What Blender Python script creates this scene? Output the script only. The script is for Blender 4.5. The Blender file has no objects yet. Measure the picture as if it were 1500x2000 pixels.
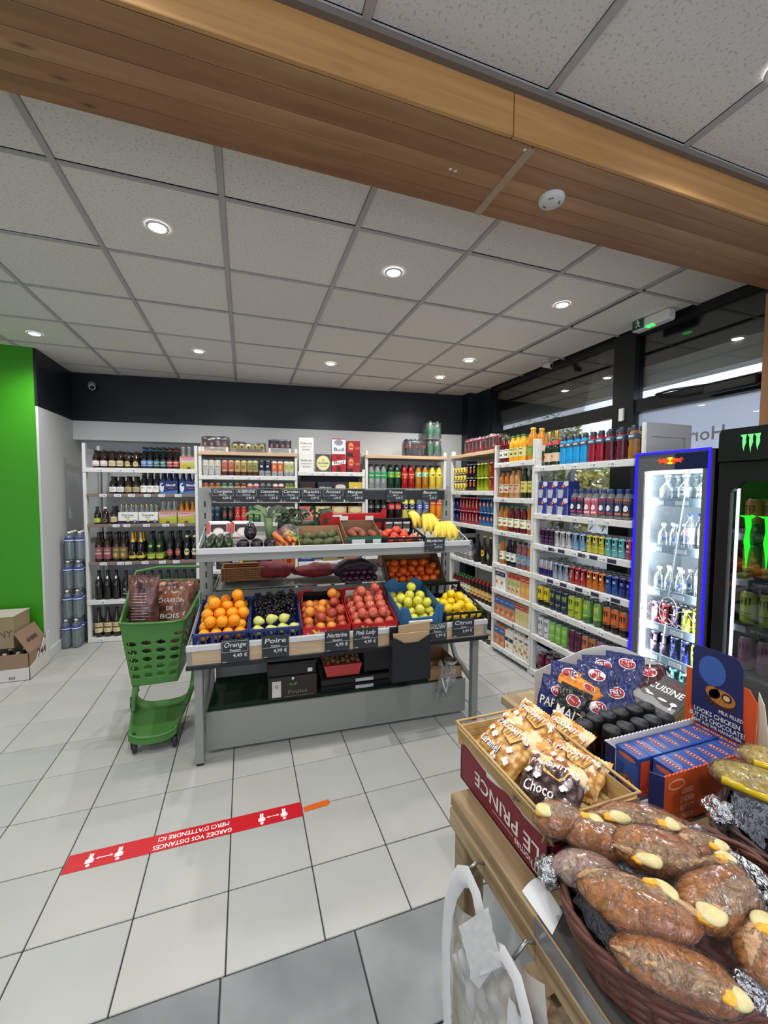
import bpy, math, random
from mathutils import Vector, Matrix, noise
random.seed(7)
PI = math.pi
sc = bpy.context.scene
COL = sc.collection

# ---------------------------------------------------------------- camera
cam_d = bpy.data.cameras.new('camera'); cam = bpy.data.objects.new('camera', cam_d); COL.objects.link(cam)
cam_d.sensor_width = 36; cam_d.sensor_fit = 'HORIZONTAL'; cam_d.lens = 793.324 / 1500 * 36
cam_d.clip_start = 0.02; cam_d.clip_end = 200
yaw, pitch, roll = .3311, .0535, .0062
fw = Vector((math.sin(yaw) * math.cos(pitch), math.cos(yaw) * math.cos(pitch), -math.sin(pitch)))
rt = Vector((math.cos(yaw), -math.sin(yaw), 0)); up = rt.cross(fw)
rt, up = rt * math.cos(roll) + up * math.sin(roll), up * math.cos(roll) - rt * math.sin(roll)
cam.matrix_world = Matrix(((rt.x, up.x, -fw.x, 0), (rt.y, up.y, -fw.y, 0), (rt.z, up.z, -fw.z, 1.6), (0, 0, 0, 1)))
sc.camera = cam
# ---------------------------------------------------------------- world, lights, exposure
w = bpy.data.worlds.new('sky'); sc.world = w; w.use_nodes = True
bg = w.node_tree.nodes['Background']; bg.inputs[0].default_value = (.80, .86, 1, 1); bg.inputs[1].default_value = 1.95
sc.view_settings.view_transform = 'Standard'; sc.view_settings.look = 'None'
sc.view_settings.exposure = 0.1; sc.view_settings.gamma = 1; sc.view_settings.use_curve_mapping = False
sc.cycles.max_bounces = 7; sc.cycles.diffuse_bounces = 4; sc.cycles.glossy_bounces = 3
sc.cycles.transmission_bounces = 5; sc.cycles.transparent_max_bounces = 14
sc.cycles.caustics_reflective = False; sc.cycles.caustics_refractive = False
sc.cycles.sample_clamp_indirect = 4
CEIL = 2.845
def area_light(name, loc, size, power, color, rot=(0, 0, 0), sy=None):
    d = bpy.data.lights.new(name, 'AREA'); d.energy = power; d.color = color; d.size = size
    if sy: d.shape = 'RECTANGLE'; d.size_y = sy
    o = bpy.data.objects.new(name, d); COL.objects.link(o); o.location = loc; o.rotation_euler = rot
    o['kind'] = 'helper'
    return o
DAYCOL = (1, .975, .93)
# daylight coming in through the shop front on the window side, and the lit part of the shop behind the camera

# ---------------------------------------------------------------- materials
MATS = {}
def mat(name, col, rough=.5, metal=0., spec=.5, trans=0., emit=None, es=0., coat=0., alpha=1., bump=None, var=None, ior=1.45):
    if name in MATS: return MATS[name]
    m = bpy.data.materials.new(name); m.use_nodes = True; nt = m.node_tree; b = nt.nodes['Principled BSDF']
    b.inputs['Base Color'].default_value = (*col, 1); b.inputs['Roughness'].default_value = rough
    b.inputs['Metallic'].default_value = metal; b.inputs['Specular IOR Level'].default_value = spec
    b.inputs['Transmission Weight'].default_value = trans; b.inputs['Coat Weight'].default_value = coat
    b.inputs['Alpha'].default_value = alpha; b.inputs['IOR'].default_value = ior
    if emit: b.inputs['Emission Color'].default_value = (*emit, 1); b.inputs['Emission Strength'].default_value = es
    if var or bump:
        tc = nt.nodes.new('ShaderNodeTexCoord')
    if var:   # (scale, amount, second colour)
        n = nt.nodes.new('ShaderNodeTexNoise'); n.inputs['Scale'].default_value = var[0]; n.inputs['Detail'].default_value = 5
        nt.links.new(tc.outputs['Object'], n.inputs['Vector'])
        r = nt.nodes.new('ShaderNodeValToRGB'); r.color_ramp.elements[0].position = .5 - var[1]; r.color_ramp.elements[1].position = .5 + var[1]
        r.color_ramp.elements[0].color = (*col, 1); r.color_ramp.elements[1].color = (*var[2], 1)
        nt.links.new(n.outputs['Fac'], r.inputs['Fac']); nt.links.new(r.outputs['Color'], b.inputs['Base Color'])
    if bump:  # (scale, strength, distance)
        n2 = nt.nodes.new('ShaderNodeTexNoise'); n2.inputs['Scale'].default_value = bump[0]; n2.inputs['Detail'].default_value = 4
        nt.links.new(tc.outputs['Object'], n2.inputs['Vector'])
        bp = nt.nodes.new('ShaderNodeBump'); bp.inputs['Strength'].default_value = bump[1]; bp.inputs['Distance'].default_value = bump[2]
        nt.links.new(n2.outputs['Fac'], bp.inputs['Height']); nt.links.new(bp.outputs['Normal'], b.inputs['Normal'])
    MATS[name] = m
    return m
def film(name, tint=(1, 1, 1), gloss=.12, rough=.08, bump=None, body=0., bodycol=(1, 1, 1)):
    """thin clear plastic or glass: see-through with a sheen (and a little milky body)"""
    if name in MATS: return MATS[name]
    m = bpy.data.materials.new(name); m.use_nodes = True; nt = m.node_tree
    for n in list(nt.nodes): nt.nodes.remove(n)
    out = nt.nodes.new('ShaderNodeOutputMaterial'); mx = nt.nodes.new('ShaderNodeMixShader')
    t = nt.nodes.new('ShaderNodeBsdfTransparent'); t.inputs[0].default_value = (*tint, 1)
    g = nt.nodes.new('ShaderNodeBsdfGlossy'); g.inputs['Roughness'].default_value = rough
    lw = nt.nodes.new('ShaderNodeLayerWeight'); lw.inputs['Blend'].default_value = .28
    mr = nt.nodes.new('ShaderNodeMapRange'); mr.inputs['To Min'].default_value = gloss; mr.inputs['To Max'].default_value = .8
    nt.links.new(lw.outputs['Fresnel'], mr.inputs['Value']); nt.links.new(mr.outputs['Result'], mx.inputs[0])
    src = t.outputs[0]
    if body:
        m2 = nt.nodes.new('ShaderNodeMixShader'); m2.inputs[0].default_value = body
        d = nt.nodes.new('ShaderNodeBsdfDiffuse'); d.inputs[0].default_value = (*bodycol, 1)
        nt.links.new(t.outputs[0], m2.inputs[1]); nt.links.new(d.outputs[0], m2.inputs[2]); src = m2.outputs[0]
    nt.links.new(src, mx.inputs[1]); nt.links.new(g.outputs[0], mx.inputs[2]); nt.links.new(mx.outputs[0], out.inputs[0])
    if bump:
        tc = nt.nodes.new('ShaderNodeTexCoord'); n2 = nt.nodes.new('ShaderNodeTexNoise'); n2.inputs['Scale'].default_value = bump[0]; n2.inputs['Detail'].default_value = 3
        n2.inputs['Distortion'].default_value = 1.2
        nt.links.new(tc.outputs['Object'], n2.inputs['Vector'])
        bp = nt.nodes.new('ShaderNodeBump'); bp.inputs['Strength'].default_value = bump[1]; bp.inputs['Distance'].default_value = bump[2]
        nt.links.new(n2.outputs['Fac'], bp.inputs['Height']); nt.links.new(bp.outputs['Normal'], g.inputs['Normal']); nt.links.new(bp.outputs['Normal'], lw.inputs['Normal'])
    MATS[name] = m
    return m
def wood(name, c1, c2, scale=(1.2, 14, 14), rough=.55, knots=True, ringax=None, kscale=(1.6, 5, 5)):
    """grain running along local X unless scale says otherwise"""
    m = bpy.data.materials.new(name); m.use_nodes = True; nt = m.node_tree; b = nt.nodes['Principled BSDF']
    b.inputs['Roughness'].default_value = rough
    tc = nt.nodes.new('ShaderNodeTexCoord'); mp = nt.nodes.new('ShaderNodeMapping'); mp.inputs['Scale'].default_value = scale
    nt.links.new(tc.outputs['Object'], mp.inputs['Vector'])
    n = nt.nodes.new('ShaderNodeTexNoise'); n.inputs['Scale'].default_value = 1.6; n.inputs['Detail'].default_value = 8; n.inputs['Distortion'].default_value = .6
    nt.links.new(mp.outputs[0], n.inputs['Vector'])
    r = nt.nodes.new('ShaderNodeValToRGB'); r.color_ramp.elements[0].position = .3; r.color_ramp.elements[1].position = .7
    r.color_ramp.elements[0].color = (*c2, 1); r.color_ramp.elements[1].color = (*c1, 1)
    nt.links.new(n.outputs['Fac'], r.inputs['Fac']); last = r.outputs['Color']
    if knots:
        mp2 = nt.nodes.new('ShaderNodeMapping'); mp2.inputs['Scale'].default_value = kscale
        nt.links.new(tc.outputs['Object'], mp2.inputs['Vector'])
        v = nt.nodes.new('ShaderNodeTexVoronoi'); v.inputs['Scale'].default_value = 1.4; v.inputs['Randomness'].default_value = 1
        nt.links.new(mp2.outputs[0], v.inputs['Vector'])
        r2 = nt.nodes.new('ShaderNodeValToRGB'); r2.color_ramp.elements[0].position = .03; r2.color_ramp.elements[1].position = .13
        r2.color_ramp.elements[0].color = (.45, .34, .26, 1); r2.color_ramp.elements[1].color = (1, 1, 1, 1)
        nt.links.new(v.outputs['Distance'], r2.inputs['Fac'])
        mx = nt.nodes.new('ShaderNodeMix'); mx.data_type = 'RGBA'; mx.blend_type = 'MULTIPLY'; mx.inputs[0].default_value = 1
        nt.links.new(last, mx.inputs[6]); nt.links.new(r2.outputs['Color'], mx.inputs[7]); last = mx.outputs[2]
    nt.links.new(last, b.inputs['Base Color'])
    bp = nt.nodes.new('ShaderNodeBump'); bp.inputs['Strength'].default_value = .25; bp.inputs['Distance'].default_value = .002
    nt.links.new(n.outputs['Fac'], bp.inputs['Height']); nt.links.new(bp.outputs['Normal'], b.inputs['Normal'])
    MATS[name] = m
    return m
_cols = {}
def C(r, g=None, b=None, rough=.45, metal=0., **k):
    """plain colour by sRGB 0-255"""
    key = (r, g, b, rough, metal, tuple(sorted(k.items())))
    if key in _cols: return _cols[key]
    f = lambda c: (c / 255 / 12.92) if c / 255 <= .04045 else ((c / 255 + .055) / 1.055) ** 2.4
    if max(r, g, b) - min(r, g, b) > 30:    # print inks are duller than pure tones
        y_ = .3 * r + .59 * g + .11 * b; r, g, b = [int((q * .90 + y_ * .10) * .95) for q in (r, g, b)]
    nm = 'colour_%02x%02x%02x' % (r, g, b) + ('_metal' if metal else '') + ('_%02d' % int(rough * 100)) + ('x' if k else '')
    i = 0
    while nm in MATS: i += 1; nm = nm + str(i)
    _cols[key] = mat(nm, (f(r), f(g), f(b)), rough, metal, **k)
    return _cols[key]
def lin(r, g, b):
    f = lambda c: (c / 255 / 12.92) if c / 255 <= .04045 else ((c / 255 + .055) / 1.055) ** 2.4
    return (f(r), f(g), f(b))

# ---------------------------------------------------------------- mesh builder
class MB:
    def __init__(s): s.v = []; s.f = []; s.m = []; s.sm = []; s.mats = []
    def mi(s, m):
        if m not in s.mats: s.mats.append(m)
        return s.mats.index(m)
    def add(s, vs, fs, m, smooth=False, M=None):
        k = len(s.v); i = s.mi(m)
        if M is not None: vs = [M @ Vector(p) for p in vs]
        s.v += [tuple(p) for p in vs]; s.f += [tuple(j + k for j in f) for f in fs]
        s.m += [i] * len(fs); s.sm += [smooth] * len(fs)
        return s
    def box(s, x0, y0, z0, x1, y1, z1, m, M=None, bev=0.):
        if bev:
            b = min(bev, (x1 - x0) / 2.01, (y1 - y0) / 2.01, (z1 - z0) / 2.01)
            vs = []; X = (x0, x1); Y = (y0, y1); Z = (z0, z1)
            for iz in (0, 1):
                for iy in (0, 1):
                    for ix in (0, 1):
                        sx, sy, sz = (1, -1)[ix], (1, -1)[iy], (1, -1)[iz]
                        vs += [(X[ix], Y[iy] + sy * b, Z[iz] + sz * b), (X[ix] + sx * b, Y[iy], Z[iz] + sz * b), (X[ix] + sx * b, Y[iy] + sy * b, Z[iz])]
            c = lambda ix, iy, iz, k: 3 * (ix + 2 * iy + 4 * iz) + k
            fs = []
            for i in (0, 1):
                fs.append([c(i, a, q, 0) for a, q in ((0, 0), (1, 0), (1, 1), (0, 1))][::(1 if i else -1)])
                fs.append([c(a, i, q, 1) for a, q in ((0, 0), (1, 0), (1, 1), (0, 1))][::(-1 if i else 1)])
                fs.append([c(a, q, i, 2) for a, q in ((0, 0), (1, 0), (1, 1), (0, 1))][::(1 if i else -1)])
            for a in (0, 1):
                for q in (0, 1):
                    fs.append([c(0, a, q, 1), c(1, a, q, 1), c(1, a, q, 2), c(0, a, q, 2)][::(1 if a != q else -1)])
                    fs.append([c(a, 0, q, 0), c(a, 1, q, 0), c(a, 1, q, 2), c(a, 0, q, 2)][::(-1 if a != q else 1)])
                    fs.append([c(a, q, 0, 0), c(a, q, 1, 0), c(a, q, 1, 1), c(a, q, 0, 1)][::(1 if a != q else -1)])
            for ix in (0, 1):
                for iy in (0, 1):
                    for iz in (0, 1):
                        fs.append([c(ix, iy, iz, 0), c(ix, iy, iz, 1), c(ix, iy, iz, 2)][::(1 if (ix + iy + iz) % 2 else -1)])
            return s.add(vs, fs, m, False, M)
        vs = [(x0, y0, z0), (x1, y0, z0), (x1, y1, z0), (x0, y1, z0), (x0, y0, z1), (x1, y0, z1), (x1, y1, z1), (x0, y1, z1)]
        return s.add(vs, [(0, 3, 2, 1), (4, 5, 6, 7), (0, 1, 5, 4), (1, 2, 6, 5), (2, 3, 7, 6), (3, 0, 4, 7)], m, False, M)
    def lathe(s, prof, seg, m, M=None, smooth=True, a0=0., a1=2 * PI, sx=1., sy=1.):
        """prof: list of (r, z) bottom to top; m: one material or a list per band"""
        full = abs(a1 - a0 - 2 * PI) < 1e-6; n = seg if full else seg + 1
        vs = []
        for r, z in prof:
            for i in range(n):
                a = a0 + (a1 - a0) * i / seg
                vs.append((r * math.cos(a) * sx, r * math.sin(a) * sy, z))
        for j in range(len(prof) - 1):
            mm = m[j] if isinstance(m, (list, tuple)) else m
            fs = []
            for i in range(seg):
                i2 = (i + 1) % n
                fs.append((j * n + i, j * n + i2, (j + 1) * n + i2, (j + 1) * n + i))
            if j == 0: s.add(vs, fs, mm, smooth, M); k0 = len(s.v) - len(vs)
            else:
                i = s.mi(mm); s.f += [tuple(q + k0 for q in f) for f in fs]; s.m += [i] * len(fs); s.sm += [smooth] * len(fs)
        return s
    def disc(s, r, z, seg, m, M=None, flip=False, sx=1., sy=1.):
        vs = [(r * sx * math.cos(2 * PI * i / seg), r * sy * math.sin(2 * PI * i / seg), z) for i in range(seg)]
        return s.add(vs, [tuple(range(seg))[::-1 if flip else 1]], m, False, M)
    def tube(s, pts, r, m, seg=6, M=None, closed=False, rs=None, caps=True):
        pts = [Vector(p) for p in pts]; n = len(pts); vs = []; fs = []
        ref = None
        for i, p in enumerate(pts):
            if closed: t = pts[(i + 1) % n] - pts[i - 1]
            else: t = pts[min(i + 1, n - 1)] - pts[max(i - 1, 0)]
            if t.length < 1e-9: t = Vector((0, 0, 1))
            t.normalize()
            if ref is None: ref = Vector((0, 0, 1)) if abs(t.z) < .9 else Vector((1, 0, 0))
            a = (ref - t * ref.dot(t))
            if a.length < 1e-6: a = t.orthogonal()
            a.normalize(); ref = a; b = t.cross(a)
            rr = rs[i] if rs else r
            for k in range(seg):
                an = 2 * PI * k / seg
                vs.append(p + (a * math.cos(an) + b * math.sin(an)) * rr)
        for i in range(n if closed else n - 1):
            j = (i + 1) % n
            for k in range(seg):
                k2 = (k + 1) % seg
                fs.append((i * seg + k, i * seg + k2, j * seg + k2, j * seg + k))
        if not closed and caps: fs += [tuple(range(seg))[::-1], tuple((n - 1) * seg + k for k in range(seg))]
        return s.add(vs, fs, m, True, M)
    def prism(s, poly, z0, z1, m, M=None, mside=None):
        """poly: list of (x, y) counter-clockwise, extruded in z"""
        n = len(poly)
        vs = [(x, y, z0) for x, y in poly] + [(x, y, z1) for x, y in poly]
        s.add(vs, [tuple(range(n))[::-1], tuple(range(n, 2 * n))], m, False, M)
        s.add(vs, [(i, (i + 1) % n, n + (i + 1) % n, n + i) for i in range(n)], mside or m, False, M)
        return s
    def grid(s, nu, nv, fn, m, smooth=True, M=None, flip=False):
        vs = [fn(i / nu, j / nv) for j in range(nv + 1) for i in range(nu + 1)]
        fs = [(j * (nu + 1) + i, j * (nu + 1) + i + 1, (j + 1) * (nu + 1) + i + 1, (j + 1) * (nu + 1) + i) for j in range(nv) for i in range(nu)]
        if flip: fs = [f[::-1] for f in fs]
        return s.add(vs, fs, m, smooth, M)
    def ball(s, r, m, seg=14, rings=9, M=None, fn=None, sx=1., sy=1., sz=1.):
        vs = [(0, 0, -r * sz)]; fs = []
        for j in range(1, rings):
            t = PI * j / rings
            for i in range(seg):
                a = 2 * PI * i / seg
                vs.append((r * sx * math.sin(t) * math.cos(a), r * sy * math.sin(t) * math.sin(a), -r * sz * math.cos(t)))
        vs.append((0, 0, r * sz))
        if fn: vs = [fn(Vector(v)) for v in vs]
        for i in range(seg):
            i2 = (i + 1) % seg
            fs.append((0, 1 + i2, 1 + i))
            for j in range(rings - 2): fs.append((1 + j * seg + i, 1 + j * seg + i2, 1 + (j + 1) * seg + i2, 1 + (j + 1) * seg + i))
            fs.append((1 + (rings - 2) * seg + i, 1 + (rings - 2) * seg + i2, len(vs) - 1))
        return s.add(vs, fs, m, True, M)
    def text(s, txt, size, m, fn, font=None, align='CENTER', width=None, slant=0.):
        """flat lettering; fn(x, y) -> 3-D point"""
        vs, fs, wd = text_shape(txt, align)
        k = size
        kx = (width / wd) if (width and wd > 0) else k
        s.add([fn(x * kx + slant * y * k, y * k) for x, y in vs], fs, m)
        return s
    def build(s, name, parent=None, M=None):
        me = bpy.data.meshes.new(name); me.from_pydata(s.v, [], s.f)
        for m in s.mats: me.materials.append(m)
        me.polygons.foreach_set('material_index', s.m); me.polygons.foreach_set('use_smooth', s.sm)
        me.update()
        return put(name, me, parent, M)
_text = {}
def text_shape(txt, align='CENTER'):
    key = (txt, align)
    if key in _text: return _text[key]
    cu = bpy.data.curves.new('lettering', 'FONT'); cu.body = txt; cu.resolution_u = 2; cu.size = 1; cu.align_x = align; cu.align_y = 'CENTER'
    cu.offset = .012
    ob = bpy.data.objects.new('lettering', cu); COL.objects.link(ob)
    dg = bpy.context.evaluated_depsgraph_get(); ev = ob.evaluated_get(dg); me = ev.to_mesh()
    vs = [(v.co.x, v.co.y) for v in me.vertices]; fs = [tuple(p.vertices) for p in me.polygons]
    ev.to_mesh_clear(); bpy.data.objects.remove(ob); bpy.data.curves.remove(cu)
    wd = (max(v[0] for v in vs) - min(v[0] for v in vs)) if vs else 1
    _text[key] = (vs, fs, wd)
    return _text[key]
def put(name, me, parent=None, M=None):
    o = bpy.data.objects.new(name, me); COL.objects.link(o)
    if parent: o.parent = parent
    if M is not None: o.matrix_basis = M
    return o
def root(name, label, cat, M=None, group=None):
    o = bpy.data.objects.new(name, None); COL.objects.link(o); o.empty_display_size = .05
    if M is not None: o.matrix_basis = M
    return tag(o, label, cat, group)
def tag(o, label, cat, group=None):
    o['label'] = label; o['category'] = cat
    if group: o['group'] = group
    return o
def struct(o): o['kind'] = 'structure'; return o
def stuff(o): o['kind'] = 'stuff'; return o
def T(x, y, z, rz=0., rx=0., ry=0., s=1.):
    M = Matrix.Translation((x, y, z)) @ Matrix.Rotation(rz, 4, 'Z') @ Matrix.Rotation(ry, 4, 'Y') @ Matrix.Rotation(rx, 4, 'X')
    return M @ Matrix.Scale(s, 4) if s != 1 else M
def frame(o, xd, yd):
    """matrix with origin o, x axis along xd, y axis near yd"""
    x = Vector(xd).normalized(); z = x.cross(Vector(yd)).normalized(); y = z.cross(x)
    return Matrix(((x.x, y.x, z.x, o[0]), (x.y, y.y, z.y, o[1]), (x.z, y.z, z.z, o[2]), (0, 0, 0, 1)))
def copy_thing(o, M, label=None, group=None, skip=()):
    r = o.copy(); COL.objects.link(r); r.matrix_basis = M
    if label: r['label'] = label
    if group: r['group'] = group
    for ch in list(o.children):
        if ch.name.split('.')[0] in skip: continue
        c = ch.copy(); COL.objects.link(c); c.parent = r
        for g in list(ch.children):
            d = g.copy(); COL.objects.link(d); d.parent = c
    return r
ORD = ['first', 'second', 'third', 'fourth', 'fifth', 'sixth', 'seventh', 'eighth', 'ninth', 'tenth', 'eleventh', 'twelfth', 'thirteenth', 'fourteenth', 'fifteenth', 'sixteenth', 'seventeenth', 'eighteenth']
# ================================================================ the room
m_white = mat('white_paint', lin(205, 207, 206), .6, bump=(60, .05, .001))
m_navy = mat('navy_paint', lin(22, 27, 36), .42)
m_green = mat('green_paint', lin(52, 142, 8), .5)
m_grout = mat('grout', lin(46, 47, 48), .9)
m_black = mat('black_frame', lin(24, 25, 27), .35)
def tile_mat(name, c1, c2, bumpd=.0006, rough=.38):
    m = mat(name, c1, rough, spec=.45, var=(2.6, .22, c2), bump=(14, .25, bumpd))
    return m
m_tile = [tile_mat('floor_tile_pale', lin(163, 164, 161), lin(172, 172, 168)), tile_mat('floor_tile_grey', lin(160, 162, 160), lin(171, 171, 168)),
          tile_mat('floor_tile_warm', lin(165, 165, 160), lin(174, 173, 168))]
m_tiled = [tile_mat('floor_tile_dark', lin(94, 98, 100), lin(142, 145, 147)), tile_mat('floor_tile_dark_mottled', lin(90, 95, 97), lin(136, 140, 142))]
fl = struct(MB().box(-4.3, -3.2, -.06, 3.0, 5.9, -.006, m_grout).build('floor'))
TS = .33278; FX0 = -1.7419; FY0 = 2.3195
def tile_mesh(x, y, m, name='tile'):
    return MB().box(-x / 2, -y / 2, -.008, x / 2, y / 2, 0, m, bev=.0022).build(name)
protos = {}
def put_tile(cx, cy, sx, sy, mats):
    k = (round(sx, 3), round(sy, 3), random.randrange(len(mats)), mats[0].name)
    if k not in protos:
        o = tile_mesh(sx, sy, mats[k[2]]); protos[k] = o.data; o.parent = fl; o.location = (cx, cy, 0)
    else:
        put('tile', protos[k], fl, Matrix.Translation((cx, cy, 0)))
g = .0045
for i in range(-2, 14):
    for j in range(-2, 10):
        put_tile(FX0 + (i + .5) * TS, FY0 + (j + .5) * TS, TS - g, TS - g, m_tile)
# last, cut row of pale tiles before the darker tiles
yb = 1.353; y2 = FY0 - 2 * TS
for i in range(-2, 14): put_tile(FX0 + (i + .5) * TS, (yb + y2) / 2, TS - g, y2 - yb - g, m_tile)
for i in range(-6, 9):
    for j in range(0, 6):
        put_tile(-.092 + (i + .5) * .4535, yb - .333 * (j + .5), .4535 - g, .333 - g, m_tiled)
far = MB()
far.box(-4.3, 1.36, -.005, FX0 - 2 * TS, 5.6, -.0005, m_tile[1]); far.box(-4.3, -3.2, -.005, -.092 - 6 * .4535, 1.35, -.0005, m_tiled[0])
far.box(-2.7, -3.2, -.005, 3.0, yb - .333 * 6, -.0005, m_tiled[0])
far.build('floor_edge', fl)

# ceiling: T-bar grid with a lay-in panel for every cell
def ceil_mat(name, c):
    m = mat(name, c, .9, spec=.2, bump=(150, .35, .002)); nt = m.node_tree; b = nt.nodes['Principled BSDF']
    tc = nt.nodes.new('ShaderNodeTexCoord'); n = nt.nodes.new('ShaderNodeTexNoise'); n.inputs['Scale'].default_value = 95; n.inputs['Detail'].default_value = 2
    nt.links.new(tc.outputs['Object'], n.inputs['Vector'])
    r = nt.nodes.new('ShaderNodeValToRGB'); r.color_ramp.elements[0].position = .33; r.color_ramp.elements[1].position = .42
    r.color_ramp.elements[0].color = (c[0] * .72, c[1] * .72, c[2] * .72, 1); r.color_ramp.elements[1].color = (*c, 1)
    nt.links.new(n.outputs['Fac'], r.inputs['Fac']); nt.links.new(r.outputs['Color'], b.inputs['Base Color'])
    return m
m_ct = [ceil_mat('ceiling_panel', lin(226, 223, 216)), ceil_mat('ceiling_panel_warm', lin(222, 219, 212))]
m_bar = mat('ceiling_bar', lin(176, 172, 170), .45)
m_gap = mat('dark_gap', lin(20, 20, 20), .9)
ce = struct(MB().box(-4.3, -3.2, CEIL + .03, 3.05, 5.9, CEIL + .06, m_gap).build('ceiling'))
GX = -.6768; GY = 1.3415
cpro = {}
def ctile(cx, cy, sx=.578, sy=.578, tilt=0):
    k = (round(sx, 3), round(sy, 3), random.randrange(2))
    if k not in cpro: cpro[k] = MB().box(-sx / 2, -sy / 2, 0, sx / 2, sy / 2, .014, m_ct[k[2]], bev=.003).build('panel', ce).data; bpy.data.objects.remove([o for o in ce.children if o.data == cpro[k]][0])
    put('panel', cpro[k], ce, T(cx, cy, CEIL + .002 + random.random() * .003, 0, tilt, random.uniform(-.002, .002)))
for i in range(-6, 6):
    for j in range(0, 7):
        x = GX + (i + .5) * .6; y = GY + (j + .5) * .6
        if i == 5: continue
        yy0 = y - .289; 
        if j == 0: ctile(x, 1.7, .578, .46); continue
        ctile(x, y)
for j in range(0, 7):
    y = GY + (j + .5) * .6
    if j == 0: ctile(2.62, 1.7, .5, .46)
    else: ctile(2.61, y, .46, .578)
for i in range(-9, 4):
    for j in range(0, 7):
        cy = 1.12 - .01 - (j + .5) * .6
        if .92 + (i + .5) * .6 > 2.85: continue
        ctile(.92 + (i + .5) * .6, cy, .575, .575, 0)
bars = MB()
for i in range(-6, 6): bars.box(GX + i * .6 - .012, 1.46, CEIL - .004, GX + i * .6 + .012, 5.6, CEIL + .004, m_bar)
for j in range(1, 7): bars.box(-4.3, GY + j * .6 - .010, CEIL - .002, 3.0, GY + j * .6 + .010, CEIL + .003, m_bar)
for i in range(-9, 5): bars.box(.92 + i * .6 - .012, -3.2, CEIL - .004, .92 + i * .6 + .012, 1.115, CEIL + .004, m_bar)
for j in range(0, 7): bars.box(-4.3, 1.11 - j * .6 - .012, CEIL - .003, 3.0, 1.11 - j * .6 + .012, CEIL + .003, m_bar)
bars.build('ceiling_bars', ce)
wall_bar = MB().box(-4.3, 1.098, CEIL - .022, 3.0, 1.119, CEIL - .004, C(120, 112, 104, rough=.4)).box(-4.3, 1.112, CEIL - .012, 3.0, 1.122, CEIL + .001, m_gap)
wall_bar.build('edge_bar', ce)

# wooden beam across the room: two facing boards with a joint, wide soffit
m_beam = wood('beam_wood', lin(170, 124, 76), lin(146, 100, 56), (1.1, 9, 9), .5, kscale=(1.3, 4, 4))
m_beam2 = wood('beam_wood_pale', lin(198, 150, 92), lin(172, 122, 66), (1.0, 22, 22), .5, kscale=(1.3, 5, 5))
beam = MB().box(-4.3, 1.14, 2.706, .885, 1.465, CEIL + .03, m_beam).box(.889, 1.14, 2.706, 2.95, 1.465, CEIL + .03, m_beam)
bo = tag(beam.build('wooden_beam'), 'wide knotty timber beam crossing the suspended ceiling', 'beam')
for k in range(5):
    w5 = .335 / 5; mb5 = wood('beam_board', [lin(172, 132, 92), lin(160, 118, 78), lin(176, 136, 96), lin(163, 121, 81), lin(155, 111, 72)][k], [lin(140, 99, 60), lin(126, 88, 53), lin(146, 105, 66), lin(132, 92, 55), lin(120, 82, 50)][k], (.9, 13, 13), .5, kscale=(1.9 + .3 * k, 9, 9))
    for x0, x1 in ((-4.3, .885), (.889, 2.95)): MB().box(x0, -w5 / 2 + .0006, 0, x1, w5 / 2 - .0006, .03, mb5, bev=.0015).build('board', bo, T(0, 1.135 + (k + .5) * w5, 2.70))
MB().box(-4.3, 1.118, 2.7, .80, 1.134, CEIL, m_beam2, bev=.002).build('facing_board', bo)
MB().box(.803, 1.118, 2.7, 2.95, 1.134, CEIL, m_beam2, bev=.002).build('facing_board', bo)
MB().box(.872, 1.14, 2.6985, .902, 1.47, 2.7002, C(178, 150, 118, rough=.25)).build('tape_strip', bo)
sp = MB()
for q in ((.68, 1.30), (.70, 1.302), (.868, 1.15)): sp.disc(.006, 0, 10, C(235, 232, 225), T(q[0], q[1], 2.6985), flip=True)
sp.build('filler_spot', bo)
d = MB().lathe([(.001, -.018), (.040, -.018), (.046, -.012), (.047, 0)], 28, C(214, 212, 205, rough=.4))
for a in (.4, 2.4, 4.2): d.box(-.009, .025, -.0190, .009, .030, -.0175, C(90, 90, 90), T(0, 0, 0, a))
tag(d.build('ceiling_detector', None, T(1.105, 1.30, 2.70)), 'round white detector disc screwed under the timber beam', 'detector')

# back wall, slightly skewed to the grid
WS = -.1175
def wy(x): return 5.30 + WS * (x + 1.75)
wang = math.atan(WS)
def wbox(mb, x0, x1, off0, off1, z0, z1, m):
    """box along the skewed wall; off measured into the room (negative) or out"""
    vs = [(x0, wy(x0) + off0, z0), (x1, wy(x1) + off0, z0), (x1, wy(x1) + off1, z0), (x0, wy(x0) + off1, z0)]
    vs += [(a, b, z1) for a, b, _ in vs]
    mb.add(vs, [(0, 3, 2, 1), (4, 5, 6, 7), (0, 1, 5, 4), (1, 2, 6, 5), (2, 3, 7, 6), (3, 0, 4, 7)], m)
bw = MB(); wbox(bw, -1.75, 2.95, .0, .3, 2.335, CEIL + .02, m_navy); wbox(bw, -1.75, 2.95, .004, .3, 2.131, 2.335, m_white)
wbox(bw, -1.75, -.47, .22, .4, 0, 2.131, m_white); wbox(bw, -.47, 2.95, .004, .3, 0, 2.131, m_white)
struct(bw.build('wall_back'))
cm = C(24, 27, 34, rough=.4)
co = MB().box(2.86, 4.34, 0, 3.05, 5.2, CEIL + .02, m_navy).box(2.72, 4.62, 0, 2.86, 4.86, CEIL + .02, m_navy)
struct(co.build('wall_right'))
lw = MB().box(-1.95, 4.515, 0, -1.75, 5.9, 2.335, m_white).box(-1.95, 4.515, 2.335, -1.75, 5.9, CEIL + .02, m_navy)
struct(lw.build('wall_left'))
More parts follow.
